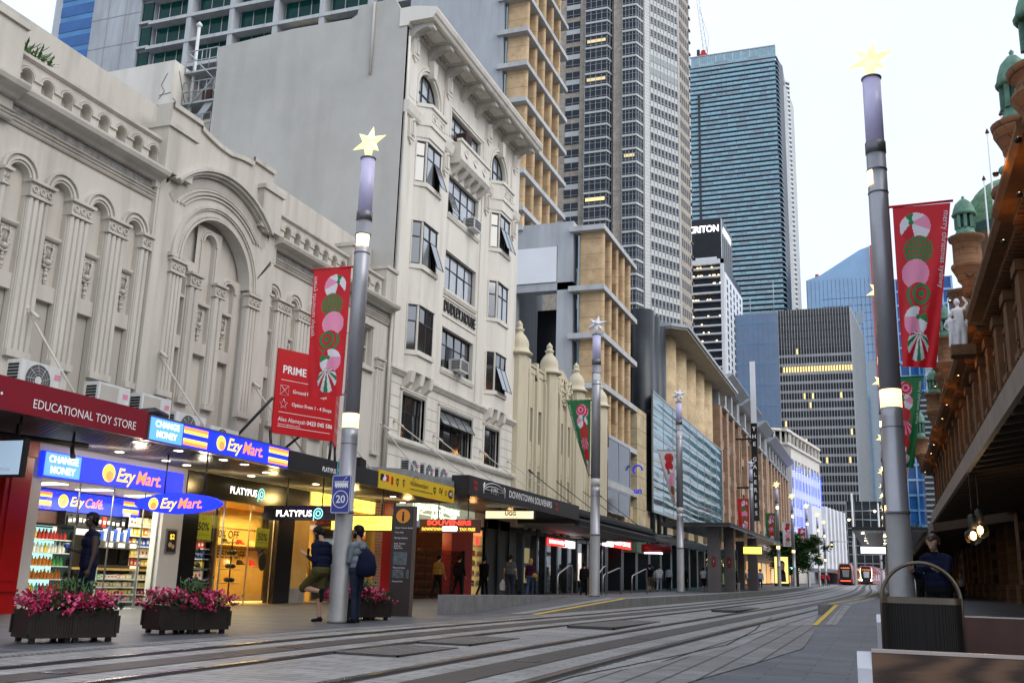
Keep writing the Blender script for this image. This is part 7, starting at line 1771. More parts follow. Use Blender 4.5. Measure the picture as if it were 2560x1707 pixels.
sp_ = []; ms_ = []
for z in (.35, .6, .85, 1.1, 1.35, 1.6, 1.85):
    k_ = R_.choice(list(PK))
    for j in range(13):
        if R_.random() < .35: k_ = R_.choice(('pack_cream', 'pack_yellow', 'pack_white', 'pack_orange', 'pack_blue', 'pack_red', 'pack_cream'))
        ms_.append(PK[k_]); sp_.append((-17.33+j*.108, 21.3, z+.002, (.1, .12, .2*R_.uniform(.85, 1.05)), R_.uniform(-.12, .12)))
goods('snack_packet', 'snack packet on the tall snack wall at the far end of the lit shop', 'snack packets on the far snack wall', 'snack packet', lambda i: ms_[i], sp_)
shelf('dark shelf of black and red bags along the top of the back wall', 17.9, 19.9, XB+.02, [1.98], .3, 'black_gloss')
fill('dark bag on the top shelf of the lit shop', 'dark bags on the top shelf', ('pack_black', 'pack_black', 'pack_red', 'pack_black', 'pack_orange'), 'snack_bag', 17.95, 19.85, XB+.02, [1.98], .15, .24, .3, PK)
MB(IB).box(17.75, 20.0, 1.78, 1.92, 0, .02).build('menu_strip', M['menu_lit'], sh)
fr_ = thing('drinks_fridge', 'tall glass fronted drinks fridge with cold white light', 'fridge', (XB, 17.0, g0))
m = MB(); m.box(XB, XB+.06, 16.3, 17.85, g0, 1.95); m.box(XB+.06, XB+.6, 16.27, 16.3, g0, 1.95); m.box(XB+.06, XB+.6, 17.85, 17.88, g0, 1.95); m.box(XB+.06, XB+.6, 16.3, 17.85, 1.9, 1.95); m.box(XB+.06, XB+.62, 16.3, 17.85, g0, .45); m.build('cabinet', M['black_gloss'], fr_)
MB().box(XB+.065, XB+.075, 16.32, 17.83, .5, 1.88).build('back_light', M['cool_lit'], fr_)
for z in (.5, .78, 1.06, 1.34, 1.62): MB().box(XB+.08, XB+.55, 16.31, 17.84, z-.02, z).build('shelf_board', M['white_metal'], fr_)
fill('chilled drink in the glass fridge', 'chilled drinks in the glass fridge', ('pack_teal', 'pack_white', 'pack_green', 'pack_yellow', 'pack_red', 'pack_orange', 'pack_cream'), 'bottle', 16.34, 17.8, XB+.3, [.5, .78, 1.06, 1.34, 1.62], .1, .22, .2, BO)
ct_ = thing('coffee_counter', 'timber topped coffee counter across the lit shop', 'counter', (XB, 19, g0))
MB().box(XB, -16.55, 17.9, 21.3, 1.0, 1.05).build('counter_top', M['timber_gold'], ct_); MB().box(XB, -16.75, 17.9, 21.3, g0, 1.0).build('cabinet', M['black_gloss'], ct_)
for y in (18.95, 19.35, 19.75, ):
    c = thing('coffee_machine', ['black and steel coffee machine, leftmost on the timber counter', 'black and steel coffee machine, middle one on the timber counter', 'black and steel coffee machine, rightmost on the timber counter'][int((y-18.9)/.4)], 'coffee machine', (-17.1, y, 1.05), 'coffee machines on the counter')
    MB().box(-17.3, -16.9, y-.16, y+.16, 1.05, 1.1).box(-17.3, -17.1, y-.16, y+.16, 1.1, 1.5).build('base', M['black_gloss'], c); MB().box(-17.3, -16.88, y-.16, y+.16, 1.5, 1.66).build('head', M['steel'], c); MB().box(-16.879, -16.87, y-.1, y+.1, 1.53, 1.62).build('panel', M['menu_lit'], c)
goods('cup_stack', 'tall stack of blue and white paper cups above the coffee machines', 'stacks of paper cups', 'cups', [TU['pack_blue'], TU['pack_white']], [(-17.1, 18.9+k*.11, 1.67, (.1, .1, .22+.05*(k % 3)), 0) for k in range(9)])
shelf('low slanted rack of wrapped snacks below the counter, left part', 18.3, 19.55, -16.74, [.32, .48, .64, .82], .24)
fill('wrapped snack on the low left rack', 'wrapped snacks on the low left rack', ('pack_pink', 'pack_white', 'pack_yellow', 'pack_cream', 'pack_green'), 'wrapped_snack', 18.33, 19.52, -16.74, [.32, .48, .64, .82], .1, .1, .24, PK)
shelf('low slanted rack of wrapped snacks below the counter, right part', 19.65, 20.7, -16.74, [.32, .48, .64, .82], .24)
fill('wrapped snack on the low right rack', 'wrapped snacks on the low right rack', ('pack_orange', 'pack_teal', 'pack_yellow', 'pack_cream', 'pack_red'), 'wrapped_snack', 19.68, 20.67, -16.74, [.32, .48, .64, .82], .1, .1, .24, PK)
shelf('lit shelf tower of drinks by the left shop pillar', 15.55, 16.15, -17.2, [.35, .6, .85, 1.1, 1.35, 1.6, 1.85], .35)
fill('drink on the shelf tower by the left pillar', 'drinks on the left shelf tower', ('pack_cream', 'pack_yellow', 'pack_white', 'pack_orange', 'pack_green'), 'bottle', 15.57, 16.12, -17.2, [.35, .6, .85, 1.1, 1.35, 1.6, 1.85], .1, .2, .35, BO)
pf = thing('framed_poster', 'small dark framed coffee poster on the white shop pillar', 'poster', (XF, 19.5, 1.6))
m = MB(E1); m.box(19.3, 19.68, 1.42, 1.98, 0, .03); m.build('frame', M['steel'], pf); m = MB(E1); m.box(19.34, 19.64, 1.46, 1.94, .03, .034); m.build('poster', M['letter_black'], pf); text('$2', E1, 19.49, 1.8, .04, .16, M['sign_yellow_lit'], pf, bold=.02); m = MB(E1); m.disc((19.44, 1.62), .06, .038); m.disc((19.55, 1.58), .05, .038); m.build('cup_picture', M['pack_cream'], pf)
# toy shop: red pilasters and a hanging screen
ty = thing('red_shopfront', 'glossy red panelled shopfront at the left edge of the street', 'shop', (XF, 13, gz(13)))
m = MB(E1); m.box(7, 14.5, .0, 3.4, -.2, -.02); m.box(14.5, 15.12, .0, 3.4, -.2, .06); m.box(14.46, 15.13, .0, .3, .06, .12); m.box(14.46, 15.13, .55, .6, .06, .1); m.box(14.5, 15.12, 3.1, 3.4, .06, .14); m.box(14.62, 15.0, .75, 2.95, .06, .085); m.box(13.6, 14.2, .75, 2.95, -.02, .02); m.box(11.6, 13.2, .75, 2.95, -.02, .02); m.build('panelling', M['shop_red'], ty)
hs_ = thing('hanging_screen', 'grey blue hanging screen with white web address, far left', 'sign', (-13.4, 12.4, 2.4))
MB().box(-14.6, -13.0, 12.4, 12.5, 2.42, 3.05).build('case', M['black_metal'], hs_); MB().box(-14.56, -13.04, 12.385, 12.398, 2.46, 3.01).build('screen', M['screen_grey'], hs_); text('lk.com.au', south(12.38), -13.4, 2.55, .0, .1, M['letter_white'], hs_, bold=.02); MB().tube([(-14.4, 12.45, 3.42), (-14.4, 12.45, 3.05)], .02, 6).tube([(-13.2, 12.45, 3.42), (-13.2, 12.45, 3.05)], .02, 6).build('hanger', M['black_metal'], hs_)
tk = thing('track_light', 'black spotlight rail hanging below the slatted awning', 'lamp', (-14.0, 13.5, 3.2)); MB().tube([(-14.4, 11.5, 3.2), (-13.6, 14.4, 3.2)], .05, 8).build('rail', M['black_metal'], tk)
for k in range(3): MB().tube([(-14.25+k*.3, 12.1+k*1.0, 3.42), (-14.25+k*.3, 12.1+k*1.0, 3.1), (-14.4+k*.3, 12.3+k*1.0, 3.0)], [.015, .04, .055], 8).build('spotlight', M['black_metal'], tk)
# sneaker shop
sn = thing('sneaker_shop', 'black fronted sneaker shop glowing gold inside', 'shop', (XF, 22.5, gz(22)))
m = MB(E1); m.box(19.88, 20.42, .1, 3.4, -.3, .02); m.box(20.42, 25.4, 2.8, 3.4, -.3, .02); m.box(23.9, 24.7, .1, 2.8, -.3, .02); m.build('black_front', M['black_gloss'], sn)
m = MB(E1); m.box(24.7, 25.4, .66, 2.8, -.3, .03); m.build('gold_pillar', M['timber_gold'], sn); MB(E1).box(24.68, 25.42, .1, .66, -.3, .05).build('stone_base', M['stone_wall'], sn)
MB(E1).box(20.42, 23.9, gz(22), 2.8, -.12, -.11).build('glass_front', M['glass_shop'], sn); m = MB(E1); [m.box(y-.012, y+.012, .24, 2.8, -.13, -.1) for y in (20.44, 21.6, 22.75, 23.88)]; m.build('glass_edge', M['steel'], sn)
XS2 = -17.3; SI = east(XS2)
m = MB(); m.box(XS2-.1, XS2, 21.62, 26.4, 0, 2.9); m.box(XS2, XF-.3, 26.3, 26.4, 0, 2.9); m.box(XS2, XF-.3, 21.62, 21.7, 0, 2.9); m.build('inner_wall', M['timber_gold'], sn); MB().box(XS2, XF-.3, 20.4, 26.3, 2.8, 2.86).build('ceiling', M['timber_gold'], sn); MB().box(XS2, XF, 20.4, 26.3, .0, .25).build('floor', M['timber_gold'], sn)
lamp('ceiling_lamp', sn, (-16.4, 23.4, 2.6), 160, (1, .66, .22), (1.0, 4), 'AREA')
for z, tx in ((2.05, '50% OFF'), (1.5, 'SALE 50% OFF')):
    m = MB(SI); m.box(22.1, 25.6, z-.28, z-.25, 0, .32); m.build('wall_shelf', M['timber_gold'], sn)
    m = MB(SI)
    for k in range(40): a = 22.1+k*.0875; m.slab([(a, z+.17), (a+.045, z+.17), (a+.075, z+.22), (a+.03, z+.22)], .001, .008)
    m.build('hazard_stripe', M['letter_black'], sn); text(tx, SI, 24.0, z+.02, .01, .3, M['letter_black'], sn, bold=.015)
def shoe(mt):
    b = MB(); b.slab([(-.5, 0), (.5, 0), (.52, .18), (.2, .3), (-.05, .62), (-.42, .7), (-.52, .3)], -.2, .2, order='xzy'); b.box(-.52, .53, -.21, .21, -.1, 0, 1); return b.mesh('sneaker', [M[mt], M['pack_white']])
SH = [shoe('pack_white'), shoe('pack_black'), shoe('pack_red'), shoe('pack_cream')]
k_ = 0
for z, ys in ((1.83, (22.5, 23.1, 23.7, 24.4, 25.0)), (1.27, (22.6, 23.2, 23.9, 24.5, 25.1)), (.95, (22.5, 23.2)), (.62, (22.6, ))):
    for y in ys:
        o = bpy.data.objects.new('sneaker', SH[(k_*7+int(y*3)) % 4]); LK(o); k_ += 1; o.location = (XS2+.18, y, z-.02); o.scale = (.26, .26, .2); o.rotation_euler = (0, 0, PI/2); cn_ = ('white', 'black', 'red', 'cream')[SH.index(o.data)]
        tag(o, '%s sneaker on the gold lit shelves of the sneaker shop' % cn_, 'sneaker', '%s sneakers on the shelves' % cn_)
m = MB(SI); m.box(22.1, 25.4, .25, 1.2, .0, .35); m.build('cabinet', M['timber_gold'], sn)
m = MB(); m.box(-16.3, -16.2, 20.6, 25, .26, .30); m.build('floor_light', M['window_lit'], sn)
for y in (22.3, 23.6): st2 = thing('display_stand', ['slim wire stand of caps and shoes, left in the sneaker shop window', 'slim wire stand of caps and shoes, right in the sneaker shop window'][y > 23], 'stand', (-16.1, y-1, .25), 'display stands'); MB().tube([(-16.1, y-1, .25), (-16.1, y-1, 1.9)], .02, 6).build('post', M['black_metal'], st2); mm_ = MB(); [mm_.box(-16.3, -15.9, y-1.2, y-.8, z, z+.02) for z in (.75, 1.1, 1.45, 1.8)]; mm_.build('tray', M['steel'], st2); mm_ = MB(); [mm_.ball((-16.1, y-1.1+.2*(j % 2), z+.08), .09, 8, sq=(1, 1, .7)) for j, z in enumerate((.77, .77, 1.12, 1.12, 1.47, 1.47))]; mm_.build('cap', M['pack_black'], st2)
for y0, y1, h0, h1, lb in ((20.46, 21.12, 1.75, 2.4, 'left'), (23.05, 23.66, 1.68, 2.22, 'right')):
    p_ = thing('sale_poster', 'yellow green fifty percent sale poster in the sneaker shop window, %s one' % lb, 'poster', (XF-.1, y0, h0), 'yellow sale posters')
    MB(E1).box(y0, y1, h0, h1, -.108, -.1).build('sheet', M['sale_yellow'], p_); text('50%', E1, (y0+y1)/2, (h0+h1)/2+.03, -.095, .27, M['letter_black'], p_, bold=.02); text('UP TO', E1, (y0+y1)/2, h1-.1, -.095, .06, M['letter_black'], p_); text('OFF SELECTED STYLES', E1, (y0+y1)/2, h0+.16, -.095, .05, M['letter_black'], p_); mm_ = MB(E1); [mm_.box(y0+k*.06, y0+k*.06+.03, h0, h0+.05, -.098, -.094) for k in range(int((y1-y0)/.06))]; mm_.build('hazard_stripe', M['letter_black'], p_)
mm_ = MB(E1); mm_.slab([(23.45+.17*cos(2*PI*k/20), 1.34+.24*sin(2*PI*k/20)) for k in range(20)], -.108, -.1); o = mm_.build('oval_sticker', M['letter_black'], loc=(XF, 23.45, 1.34), label='black oval sticker on the sneaker shop glass', cat='sticker')
def logo_platypus(par, fr, a, h, d, s, lit=True):
    text('PLATYPUS', fr, a, h, d, s, M['sign_white_lit'], par, bold=.014, width=s*4.7); c = (a+s*3.2, h+.05*s)
    m = MB(fr); m.disc(c, s*.62, d, r0=s*.50); m.disc(c, s*.34, d, r0=s*.2); m.box(c[0]-s*.62, c[0]-s*.5, c[1]-s*.8, c[1], d-.004, d+.001); m.build('ring_mark', M['sign_cyan_lit'], par)
logo_platypus(sn, E1, 22.15, 3.08, .03, .25)
# hanging signs under the awning, each facing down the street
def hang(lab, y, x0, x1, h0, h1, m, case='black_metal', hx=(.3, .8), zt=3.42):
    t = thing('hanging_sign', lab, 'sign', ((x0+x1)/2, y, h0), 'hanging signs under the awnings')
    MB().box(x0, x1, y, y+.14, h0, h1).build('case', M[case], t); 
    if m: MB().box(x0+.03, x1-.03, y-.006, y-.001, h0+.03, h1-.03).build('face', M[m], t)
    for k in hx: X = x0+(x1-x0)*k; MB().tube([(X, y+.07, h1), (X, y+.07, zt)], .018, 6).build('hanger', M['black_metal'], t)
    return t
ov = thing('hanging_sign', 'blue surfboard shaped hanging sign with yellow and orange lettering', 'sign', (-13.7, 17.2, 2.4), 'hanging signs under the awnings')
Sy = south(17.2); ell = [(-13.72+1.08*math.copysign(abs(cos(2*PI*k/40))**1.25, cos(2*PI*k/40)), 2.39+.215*sin(2*PI*k/40)) for k in range(40)]
MB(Sy).slab(ell, -.12, 0).build('case', M['sign_blue_lit'], ov); swirl(ov, Sy, -14.3, 2.38, .125, .004); ezy(ov, Sy, -14.13, 2.38, .008, .29); [MB().tube([(X, 17.26, 2.58), (X, 17.26, 3.42)], .016, 6).build('hanger', M['black_metal'], ov) for X in (-14.1, -13.1)]
h1_ = hang('black hanging sign with glowing white lettering and a cyan ring', 22, -14.82, -12.75, 2.36, 2.72, None, 'black_gloss'); logo_platypus(h1_, south(21.995), -13.92, 2.52, .004, .22)
h2_ = hang('glowing yellow hanging sign with olive script behind the pole', 25, -14.6, -12.65, 2.26, 2.7, 'sign_lemon_lit'); text('MickSimmonsSport', south(24.99), -13.7, 2.53, .002, .22, M['sign_yellow'], h2_, width=1.3, shear=.3); text('www.micksimmons.com.au', south(24.99), -13.6, 2.36, .002, .1, M['sign_yellow'], h2_, width=1.6)
h3_ = hang('glowing souvenir sign with red script over yellow capitals', 30, -14.2, -12.1, 2.5, 2.92, None, 'rust_brown', zt=3.74); text('SOUVENIRS', south(29.99), -13.15, 2.80, .004, .2, M['sign_redlit'], h3_, bold=.05, width=1.55); text('DOWNTOWN', south(29.99), -13.75, 2.6, .004, .13, M['sign_yellow_lit'], h3_, bold=.03, width=.7); text('TAX FREE', south(29.99), -12.5, 2.6, .004, .13, M['sign_yellow_lit'], h3_, bold=.03, width=.55); MB(south(29.99)).slab(rrect(-13.38, -12.85, 2.54, 2.7, .05), 0, .006).build('white_badge', M['sign_white_lit'], h3_)
h4_ = hang('pale lit hanging sign with boot shop capitals below the black awning', 36, -14.3, -12.3, 3.32, 3.66, 'sign_cream_lit', zt=3.74); text('UGG', south(35.99), -13.25, 3.53, .004, .21, M['letter_white'], h4_, bold=.05); text('UGG', south(35.99), -13.25, 3.53, .007, .21, M['letter_black'], h4_, bold=-.005); text('AUSTRALIAN MADE', south(35.99), -13.25, 3.38, .004, .07, M['letter_white'], h4_)
# sports shop
ss = thing('sports_shop', 'sports shop with a glowing yellow wall sign and black window', 'shop', (XF, 27.5, gz(27)))
m = MB(E1); m.box(25.42, 29.64, 2.8, 3.02, -.3, 0); m.box(25.42, 25.56, .2, 2.8, -.3, 0); m.box(29.5, 29.64, .2, 2.8, -.3, 0); m.build('frame', M['timber_gold'], ss)
w_ = MB(E1); w_.box(25.6, 29.3, 3.03, 3.4, -.2, .1); o = w_.build('wall_sign', M['sign_lemon_lit'], ss); text('MickSimmonsSport', E1, 27.2, 3.22, .106, .3, M['leaf_light'], o, shear=.3, width=2.4)
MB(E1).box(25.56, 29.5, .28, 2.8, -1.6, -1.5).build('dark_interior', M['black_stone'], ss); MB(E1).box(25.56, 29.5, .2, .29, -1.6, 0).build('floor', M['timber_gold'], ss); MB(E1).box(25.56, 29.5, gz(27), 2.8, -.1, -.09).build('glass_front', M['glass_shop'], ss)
mn = thing('mannequin', 'headless mannequin in a gold and black track jacket behind the leaning man', 'mannequin', (-16.1, 26.6, .3)); m = MB(); m.lathe((-16.1, 26.6, .3), [(.2, 0), (.2, .03), (.03, .05), (.03, .55), (.14, .6), (.2, .9), (.17, 1.1), (.24, 1.4), (.12, 1.5), (.06, 1.56)], 14); m.tube([(-16.1, 26.35, 1.68), (-16.0, 26.25, 1.35), (-15.95, 26.3, 1.05)], .06, 8); m.tube([(-16.1, 26.85, 1.68), (-16.0, 26.95, 1.35), (-15.95, 26.9, 1.05)], .06, 8); m.build('jacket', M['cloth_mustard'], mn)
lamp('window_lamp', ss, (-16.0, 26.8, 2.6), 5, (1, .7, .2), .1)
rp_ = thing('red_pier', 'red painted pier and tiled strip between the sports and souvenir shops', 'pier', (XF, 30.2, gz(30))); MB(E1).box(29.66, 30.1, .2, 3.7, -.3, .02).build('tiled_strip', M['tile_pink'], rp_); MB(E1).box(30.1, 30.75, .2, 3.7, -.3, .04).build('red_face', M['shop_red'], rp_)
# souvenir shop with lattice gate
sv = thing('souvenir_shop', 'souvenir shop with a brown lattice gate and a pale lit sign band', 'shop', (XF, 34, gz(34)))
m = MB(E1); m.box(30.75, 32.2, .3, 3.7, -.3, 0); m.box(36.95, 37.0, .3, 3.05, -2.2, 0); m.build('frame', M['rust_brown'], sv); MB(E1).box(35.8, 37.95, .3, 3.1, -.35, .05).build('red_pier', M['shop_red'], sv)
sb2 = MB(E1).box(31.0, 38.0, 3.12, 3.72, -.1, .06).build('sign_band', M['sign_pale_lit'], sv); text('DOWNTOWN  SOUVENIRS', E1, 34.3, 3.55, .07, .3, M['neon_green'], sb2, bold=.02, width=4.2); bridge(sb2, E1, 32.6, 36.0, 3.3, .075, 'neon_green', .02); text('TAX FREE', E1, 37.4, 3.4, .07, .2, M['letter_red'], sb2, width=.9); text('TAX', E1, 31.5, 3.55, .07, .2, M['letter_red'], sb2)
MB(E1).box(31.5, 37.0, .3, 3.1, -2.2, -2.1).build('inner_wall', M['timber_gold'], sv); MB(E1).box(32.2, 35.8, .3, .36, -2.2, 0).build('floor', M['rust_brown'], sv); lamp('shop_lamp', sv, (-16.9, 33.8, 2.7), 45, (1, .5, .15), .2)
for k in range(3): MB(E1).box(32.5+k*1.1, 32.9+k*1.1, 1.0, 3.0, -2.09, -2.05).build('red_drape', M['shop_red'], sv)
gt_ = thing('lattice_gate', 'brown folding lattice gate drawn across the souvenir shop', 'gate', (XF+.1, 34, .36)); m = MB(E1)
for k in range(33):
    a = 32.25+k*.14
    for j in range(6): h = .42+j*.28; m.tube([(a, h, .1), (a+.14, h+.28, .1)], .009, 4); m.tube([(a+.14, h, .11), (a, h+.28, .11)], .009, 4)
m.build('lattice', M['slat_brown'], gt_, fix=False); m = MB(E1); m.box(32.2, 32.26, .36, 2.15, .06, .15); m.box(36.85, 36.95, .36, 2.15, .06, .15); m.box(32.26, 36.85, .36, .42, .08, .13); [m.box(32.26+k*1.15, 32.29+k*1.15, .42, 2.1, .085, .125) for k in range(1, 4)]; m.build('post', M['slat_brown'], gt_)
cbn = thing('display_cabinet', 'bright narrow display cabinet of souvenirs beside the red pier', 'cabinet', (XF, 38.5, .45)); MB(E1).box(37.98, 39.1, .45, 3.1, -.5, -.45).build('back_light', M['window_lit'], cbn); m = MB(E1); m.box(37.96, 38.0, .45, 3.1, -.5, 0); m.box(39.08, 39.14, .45, 3.1, -.5, 0); m.box(38., 39.08, 3.05, 3.1, -.45, 0); m.build('frame', M['steel'], cbn); [MB(E1).box(38., 39.08, z, z+.02, -.44, -.02).build('shelf_board', M['white_metal'], cbn) for z in (.8, 1.2, 1.6, 2.0, 2.4)]
fill('souvenir in the bright cabinet', 'souvenirs in the bright cabinet', tuple(PK), 'souvenir', 38.05, 39.05, XF-.4, [.82, 1.22, 1.62, 2.02], .14, .22, .25, PK); MB(E1).disc((38.5, 2.6), .2, .01).build('sale_disc', M['sign_redlit'], cbn); MB(E1).box(38.05, 39.0, 2.82, 3.02, -.02, .0).build('sale_strip', M['sign_orange_lit'], cbn)
# dark glazed shops beyond
ds = thing('dark_shopfront', 'row of dark glazed shopfronts under the moulded awning', 'shop', (XF, 48, gz(48)))
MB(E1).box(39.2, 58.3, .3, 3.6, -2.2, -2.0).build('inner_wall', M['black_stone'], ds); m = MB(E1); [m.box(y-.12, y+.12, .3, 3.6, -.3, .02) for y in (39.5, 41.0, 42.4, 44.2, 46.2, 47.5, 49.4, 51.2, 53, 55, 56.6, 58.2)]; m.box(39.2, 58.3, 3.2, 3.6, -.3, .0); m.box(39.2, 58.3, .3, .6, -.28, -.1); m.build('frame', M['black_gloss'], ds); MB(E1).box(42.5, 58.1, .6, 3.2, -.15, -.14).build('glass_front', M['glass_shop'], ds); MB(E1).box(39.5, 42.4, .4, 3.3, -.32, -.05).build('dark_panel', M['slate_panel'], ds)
for a0, a1, h0, h1, mt in ((45.2, 46.1, 1.9, 2.6, 'window_dim'), (45.2, 46.1, 1.0, 1.7, 'window_dim'), (54.4, 55.2, 1.2, 2.7, 'menu_lit'), (49.5, 50.3, 1.4, 1.9, 'window_dim'), (51.5, 52.0, 1.2, 1.7, 'window_lit')): MB(E1).box(a0, a1, h0, h1, -.4, -.35).build('lit_poster', M[mt], ds)
MB(E1).box(47.75, 47.82, .6, 2.7, -.1, -.05).build('neon_tube', M['sign_redlit'], ds)
for y0, y1, h0, h1, lb, t1_, t2_ in ((47.66, 52.3, 2.85, 3.2, 'red and white backlit shop sign above the dark glass with a neon edge', 'DATING THYSELF', ''), (58.15, 65.2, 3.28, 3.82, 'red and white backlit shop sign nearest the first platform pole', 'FLIGHT CENTRE', '')):
    t = thing('shop_sign', lb, 'sign', (XF, y0, h0), 'red and white backlit shop signs'); w = y1-y0; k = .62 if y0 < 50 else .34
    if y0 < 50: MB(E1).box(y0, y0+w*k, h0, h1, -.1, .08).build('red_panel', M['sign_redlit'], t); MB(E1).box(y0+w*k, y1, h0, h1, -.1, .08).build('white_panel', M['sign_white_lit'], t); text('EATING THYSELF', E1, y0+w*.31, (h0+h1)/2, .085, .24, M['sign_white_lit'], t, bold=.03, width=w*.55); text('/~', E1, y0+w*.8, (h0+h1)/2, .085, .3, M['letter_black'], t)
    else: MB(E1).box(y0, y0+w*k, h0, h1, -.1, .08).build('white_panel', M['sign_white_lit'], t); MB(E1).box(y0+w*k, y1, h0, h1, -.1, .08).build('red_panel', M['sign_redlit'], t); text('FLIGHT CENTRE', E1, y0+w*.67, (h0+h1)/2, .085, .34, M['sign_white_lit'], t, bold=.03, width=w*.58)
d2 = thing('dark_shopfront', 'dark pillared shopfronts behind the tram shelter', 'shop', (XF, 75, gz(75)))
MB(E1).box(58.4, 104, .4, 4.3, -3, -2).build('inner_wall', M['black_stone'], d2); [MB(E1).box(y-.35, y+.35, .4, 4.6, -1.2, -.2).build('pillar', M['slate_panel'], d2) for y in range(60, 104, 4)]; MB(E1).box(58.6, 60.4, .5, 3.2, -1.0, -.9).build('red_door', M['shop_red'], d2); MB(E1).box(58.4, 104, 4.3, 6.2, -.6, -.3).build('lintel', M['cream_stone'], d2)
for y0, y1, h0, h1, tx, mt in ((72.2, 76.3, 3.5, 3.85, 'SABRIO', 'sign_white_lit'), ): text(tx, E1, (y0+y1)/2, 3.72, .0, .42, M[mt], d2, bold=.04, width=4); text('ESPRESSO', E1, (y0+y1)/2, 3.4, .0, .2, M[mt], d2, width=3)
kk = thing('shop_sign', 'dark red curved kiosk sign behind the second platform pole', 'sign', (-14.5, 66, 3.6), 'red and white backlit shop signs'); MB().lathe((-14.0, 66, 3.15), [(.9, 0), (1.0, .05), (1.0, .5), (.9, .55)], 20).build('drum', M['burg_red'], kk); MB(south(64.98)).box(-14.6, -13.4, 3.05, 3.15, 0, .02).build('lit_edge', M['sign_white_lit'], kk)
for y, w in ((68, 1.2), (86, 1.5), (94, 1.5)): MB(E1).box(y, y+w, 2.4, 2.9, -1.8, -1.7).build('lit_panel', M['menu_lit'], d2)
d3 = thing('lit_shopfront', 'warm lit shop windows below the steel canopies', 'shop', (-15.2, 140, gz(140)))
for k in range(14): y = 105+k*5.5; MB(EB).box(y, y+4.4, gz(y)+.2, gz(y)+2.8, -.3, .02).build('shop_window', M['window_amber'] if k % 2 else M['window_dim'], d3)
MB(EB).box(104, 182, gz(104)+2.0, 6, -.25, .0).build('lintel', M['brown_stone'], d3)
text('ASSEL   NAKED', EB, 112, 4.2, .06, .6, M['letter_white'], d3, width=8) if 0 else None
# ------------------------------------------------------------------ air conditioners standing on the awnings
def acunit(x, y0, y1, z0, z1, lab, fan=True, grp='air conditioners standing on the cream building awning', dep=.34):
    t = thing('air_conditioner', lab, 'air conditioner', (x, (y0+y1)/2, z0), grp)
    MB().box(x-dep, x, y0, y1, z0, z1).build('casing', M['white_metal'], t); fr = east(x); c = (y0+(y1-y0)*.42, (z0+z1)/2); r = min((z1-z0)*.42, (y1-y0)*.38)
    m = MB(fr); m.disc(c, r, .004, 24, 0); m.disc(c, r*1.06, .006, 24, 0, r0=r); m.disc(c, r*.28, .012, 16, 1)
    for k in range(9): a = 2*PI*k/9; m.tube([(c[0]+r*.28*cos(a), c[1]+r*.28*sin(a), .012), (c[0]+r*cos(a+.3), c[1]+r*sin(a+.3), .012)], .005, 3, 1)
    for k in range(3): m.disc(c, r*(.45+.2*k), .011, 20, 1, r0=r*(.43+.2*k))
    m.build('fan_grille', [M['fan_grey'], M['white_metal']], t, fix=False) if fan else MB(fr).box(y0+.06, y0+(y1-y0)*.62, z0+.06, z1-.05, 0, .006).build('fan_grille', M['recess_plaster'], t)
    m = MB(south(y0)); n = 9
    for k in range(n): h = z0+.06+(z1-z0-.12)*k/n; m.box(x-dep+.04, x-.05, h, h+(z1-z0)/n*.6, .002, .008)
    m.build('side_louvre', M['grille_black'], t); MB(fr).box(y1-.2, y1-.06, z1-.24, z1-.14, .002, .006).build('rating_label', M['pack_pink'], t)
    for y in (y0+.06, y1-.12): MB().box(x-dep, x, y, y+.06, z0-.1, z0).build('foot', M['galvanised'], t)
acunit(-14.45, 13.45, 14.45, 4.02, 4.68, 'white air conditioner with a big round fan above the burgundy sign')
acunit(-14.5, 15.45, 16.35, 4.0, 4.66, 'white air conditioner with a beige grille panel behind the burgundy sign end', False)
acunit(-14.5, 16.72, 17.65, 4.0, 4.66, 'white air conditioner with a beige grille panel above the light blue panel', False)
acunit(-14.5, 17.85, 18.9, 3.86, 4.46, 'low grey air conditioner beside the taller white ones')
acunit(-14.5, 19.1, 20.2, 3.8, 4.34, 'lowest air conditioner half hidden behind the blue fascia')
for k in range(3): acunit(-14.45, 29.55+k*1.2, 30.35+k*1.2, 4.22+.02, 4.86, ['white air conditioner, leftmost of the three above the yellow fascia', 'white air conditioner, middle of the three above the yellow fascia', 'white air conditioner, rightmost of the three above the yellow fascia'][k], True, 'air conditioners above the yellow fascia')
# folded red letting board
pb = thing('letting_board', 'big folded red letting board with white lettering on black legs', 'sign', (-13.3, 21.6, 3.9))
A_, B_2, C_2 = Vector((-13.72, 20.42, 0)), Vector((-13.0, 22.1, 0)), Vector((-13.62, 23.35, 0))
F1 = Fr(A_, B_2-A_); F2 = Fr(B_2, C_2-B_2); L1 = (B_2-A_).length; L2_ = (C_2-B_2).length
MB(F1).box(0, L1, 4.34, 6.44, -.05, 0).build('panel', M['sign_red'], pb); MB(F2).box(0, L2_, 4.34, 6.44, -.05, 0).build('panel', M['sign_red'], pb)
text('PRIME RETAIL', F1, .16, 5.93, .004, .27, M['letter_white'], pb, bold=.02, align='LEFT', width=1.6)
for h in (5.67, 4.87, 4.52): MB(F1).box(.14, L1-.12, h, h+.012, .001, .004).build('rule', M['letter_white'], pb)
text('Ground Floor Shops', F1, .5, 5.42, .004, .125, M['letter_white'], pb, bold=.012, align='LEFT', width=1.02); text('Option From 1 - 4 Shops', F1, .5, 5.1, .004, .125, M['letter_white'], pb, bold=.012, align='LEFT', width=1.2); text('Alex Alamsyah', F1, .14, 4.7, .004, .15, M['letter_white'], pb, align='LEFT', width=.8); text('0423 045 586', F1, .98, 4.7, .004, .15, M['letter_white'], pb, bold=.016, align='LEFT', width=.78); text('View at knightfrank.com.au', F1, .14, 4.58, .004, .06, M['letter_white'], pb, align='LEFT')
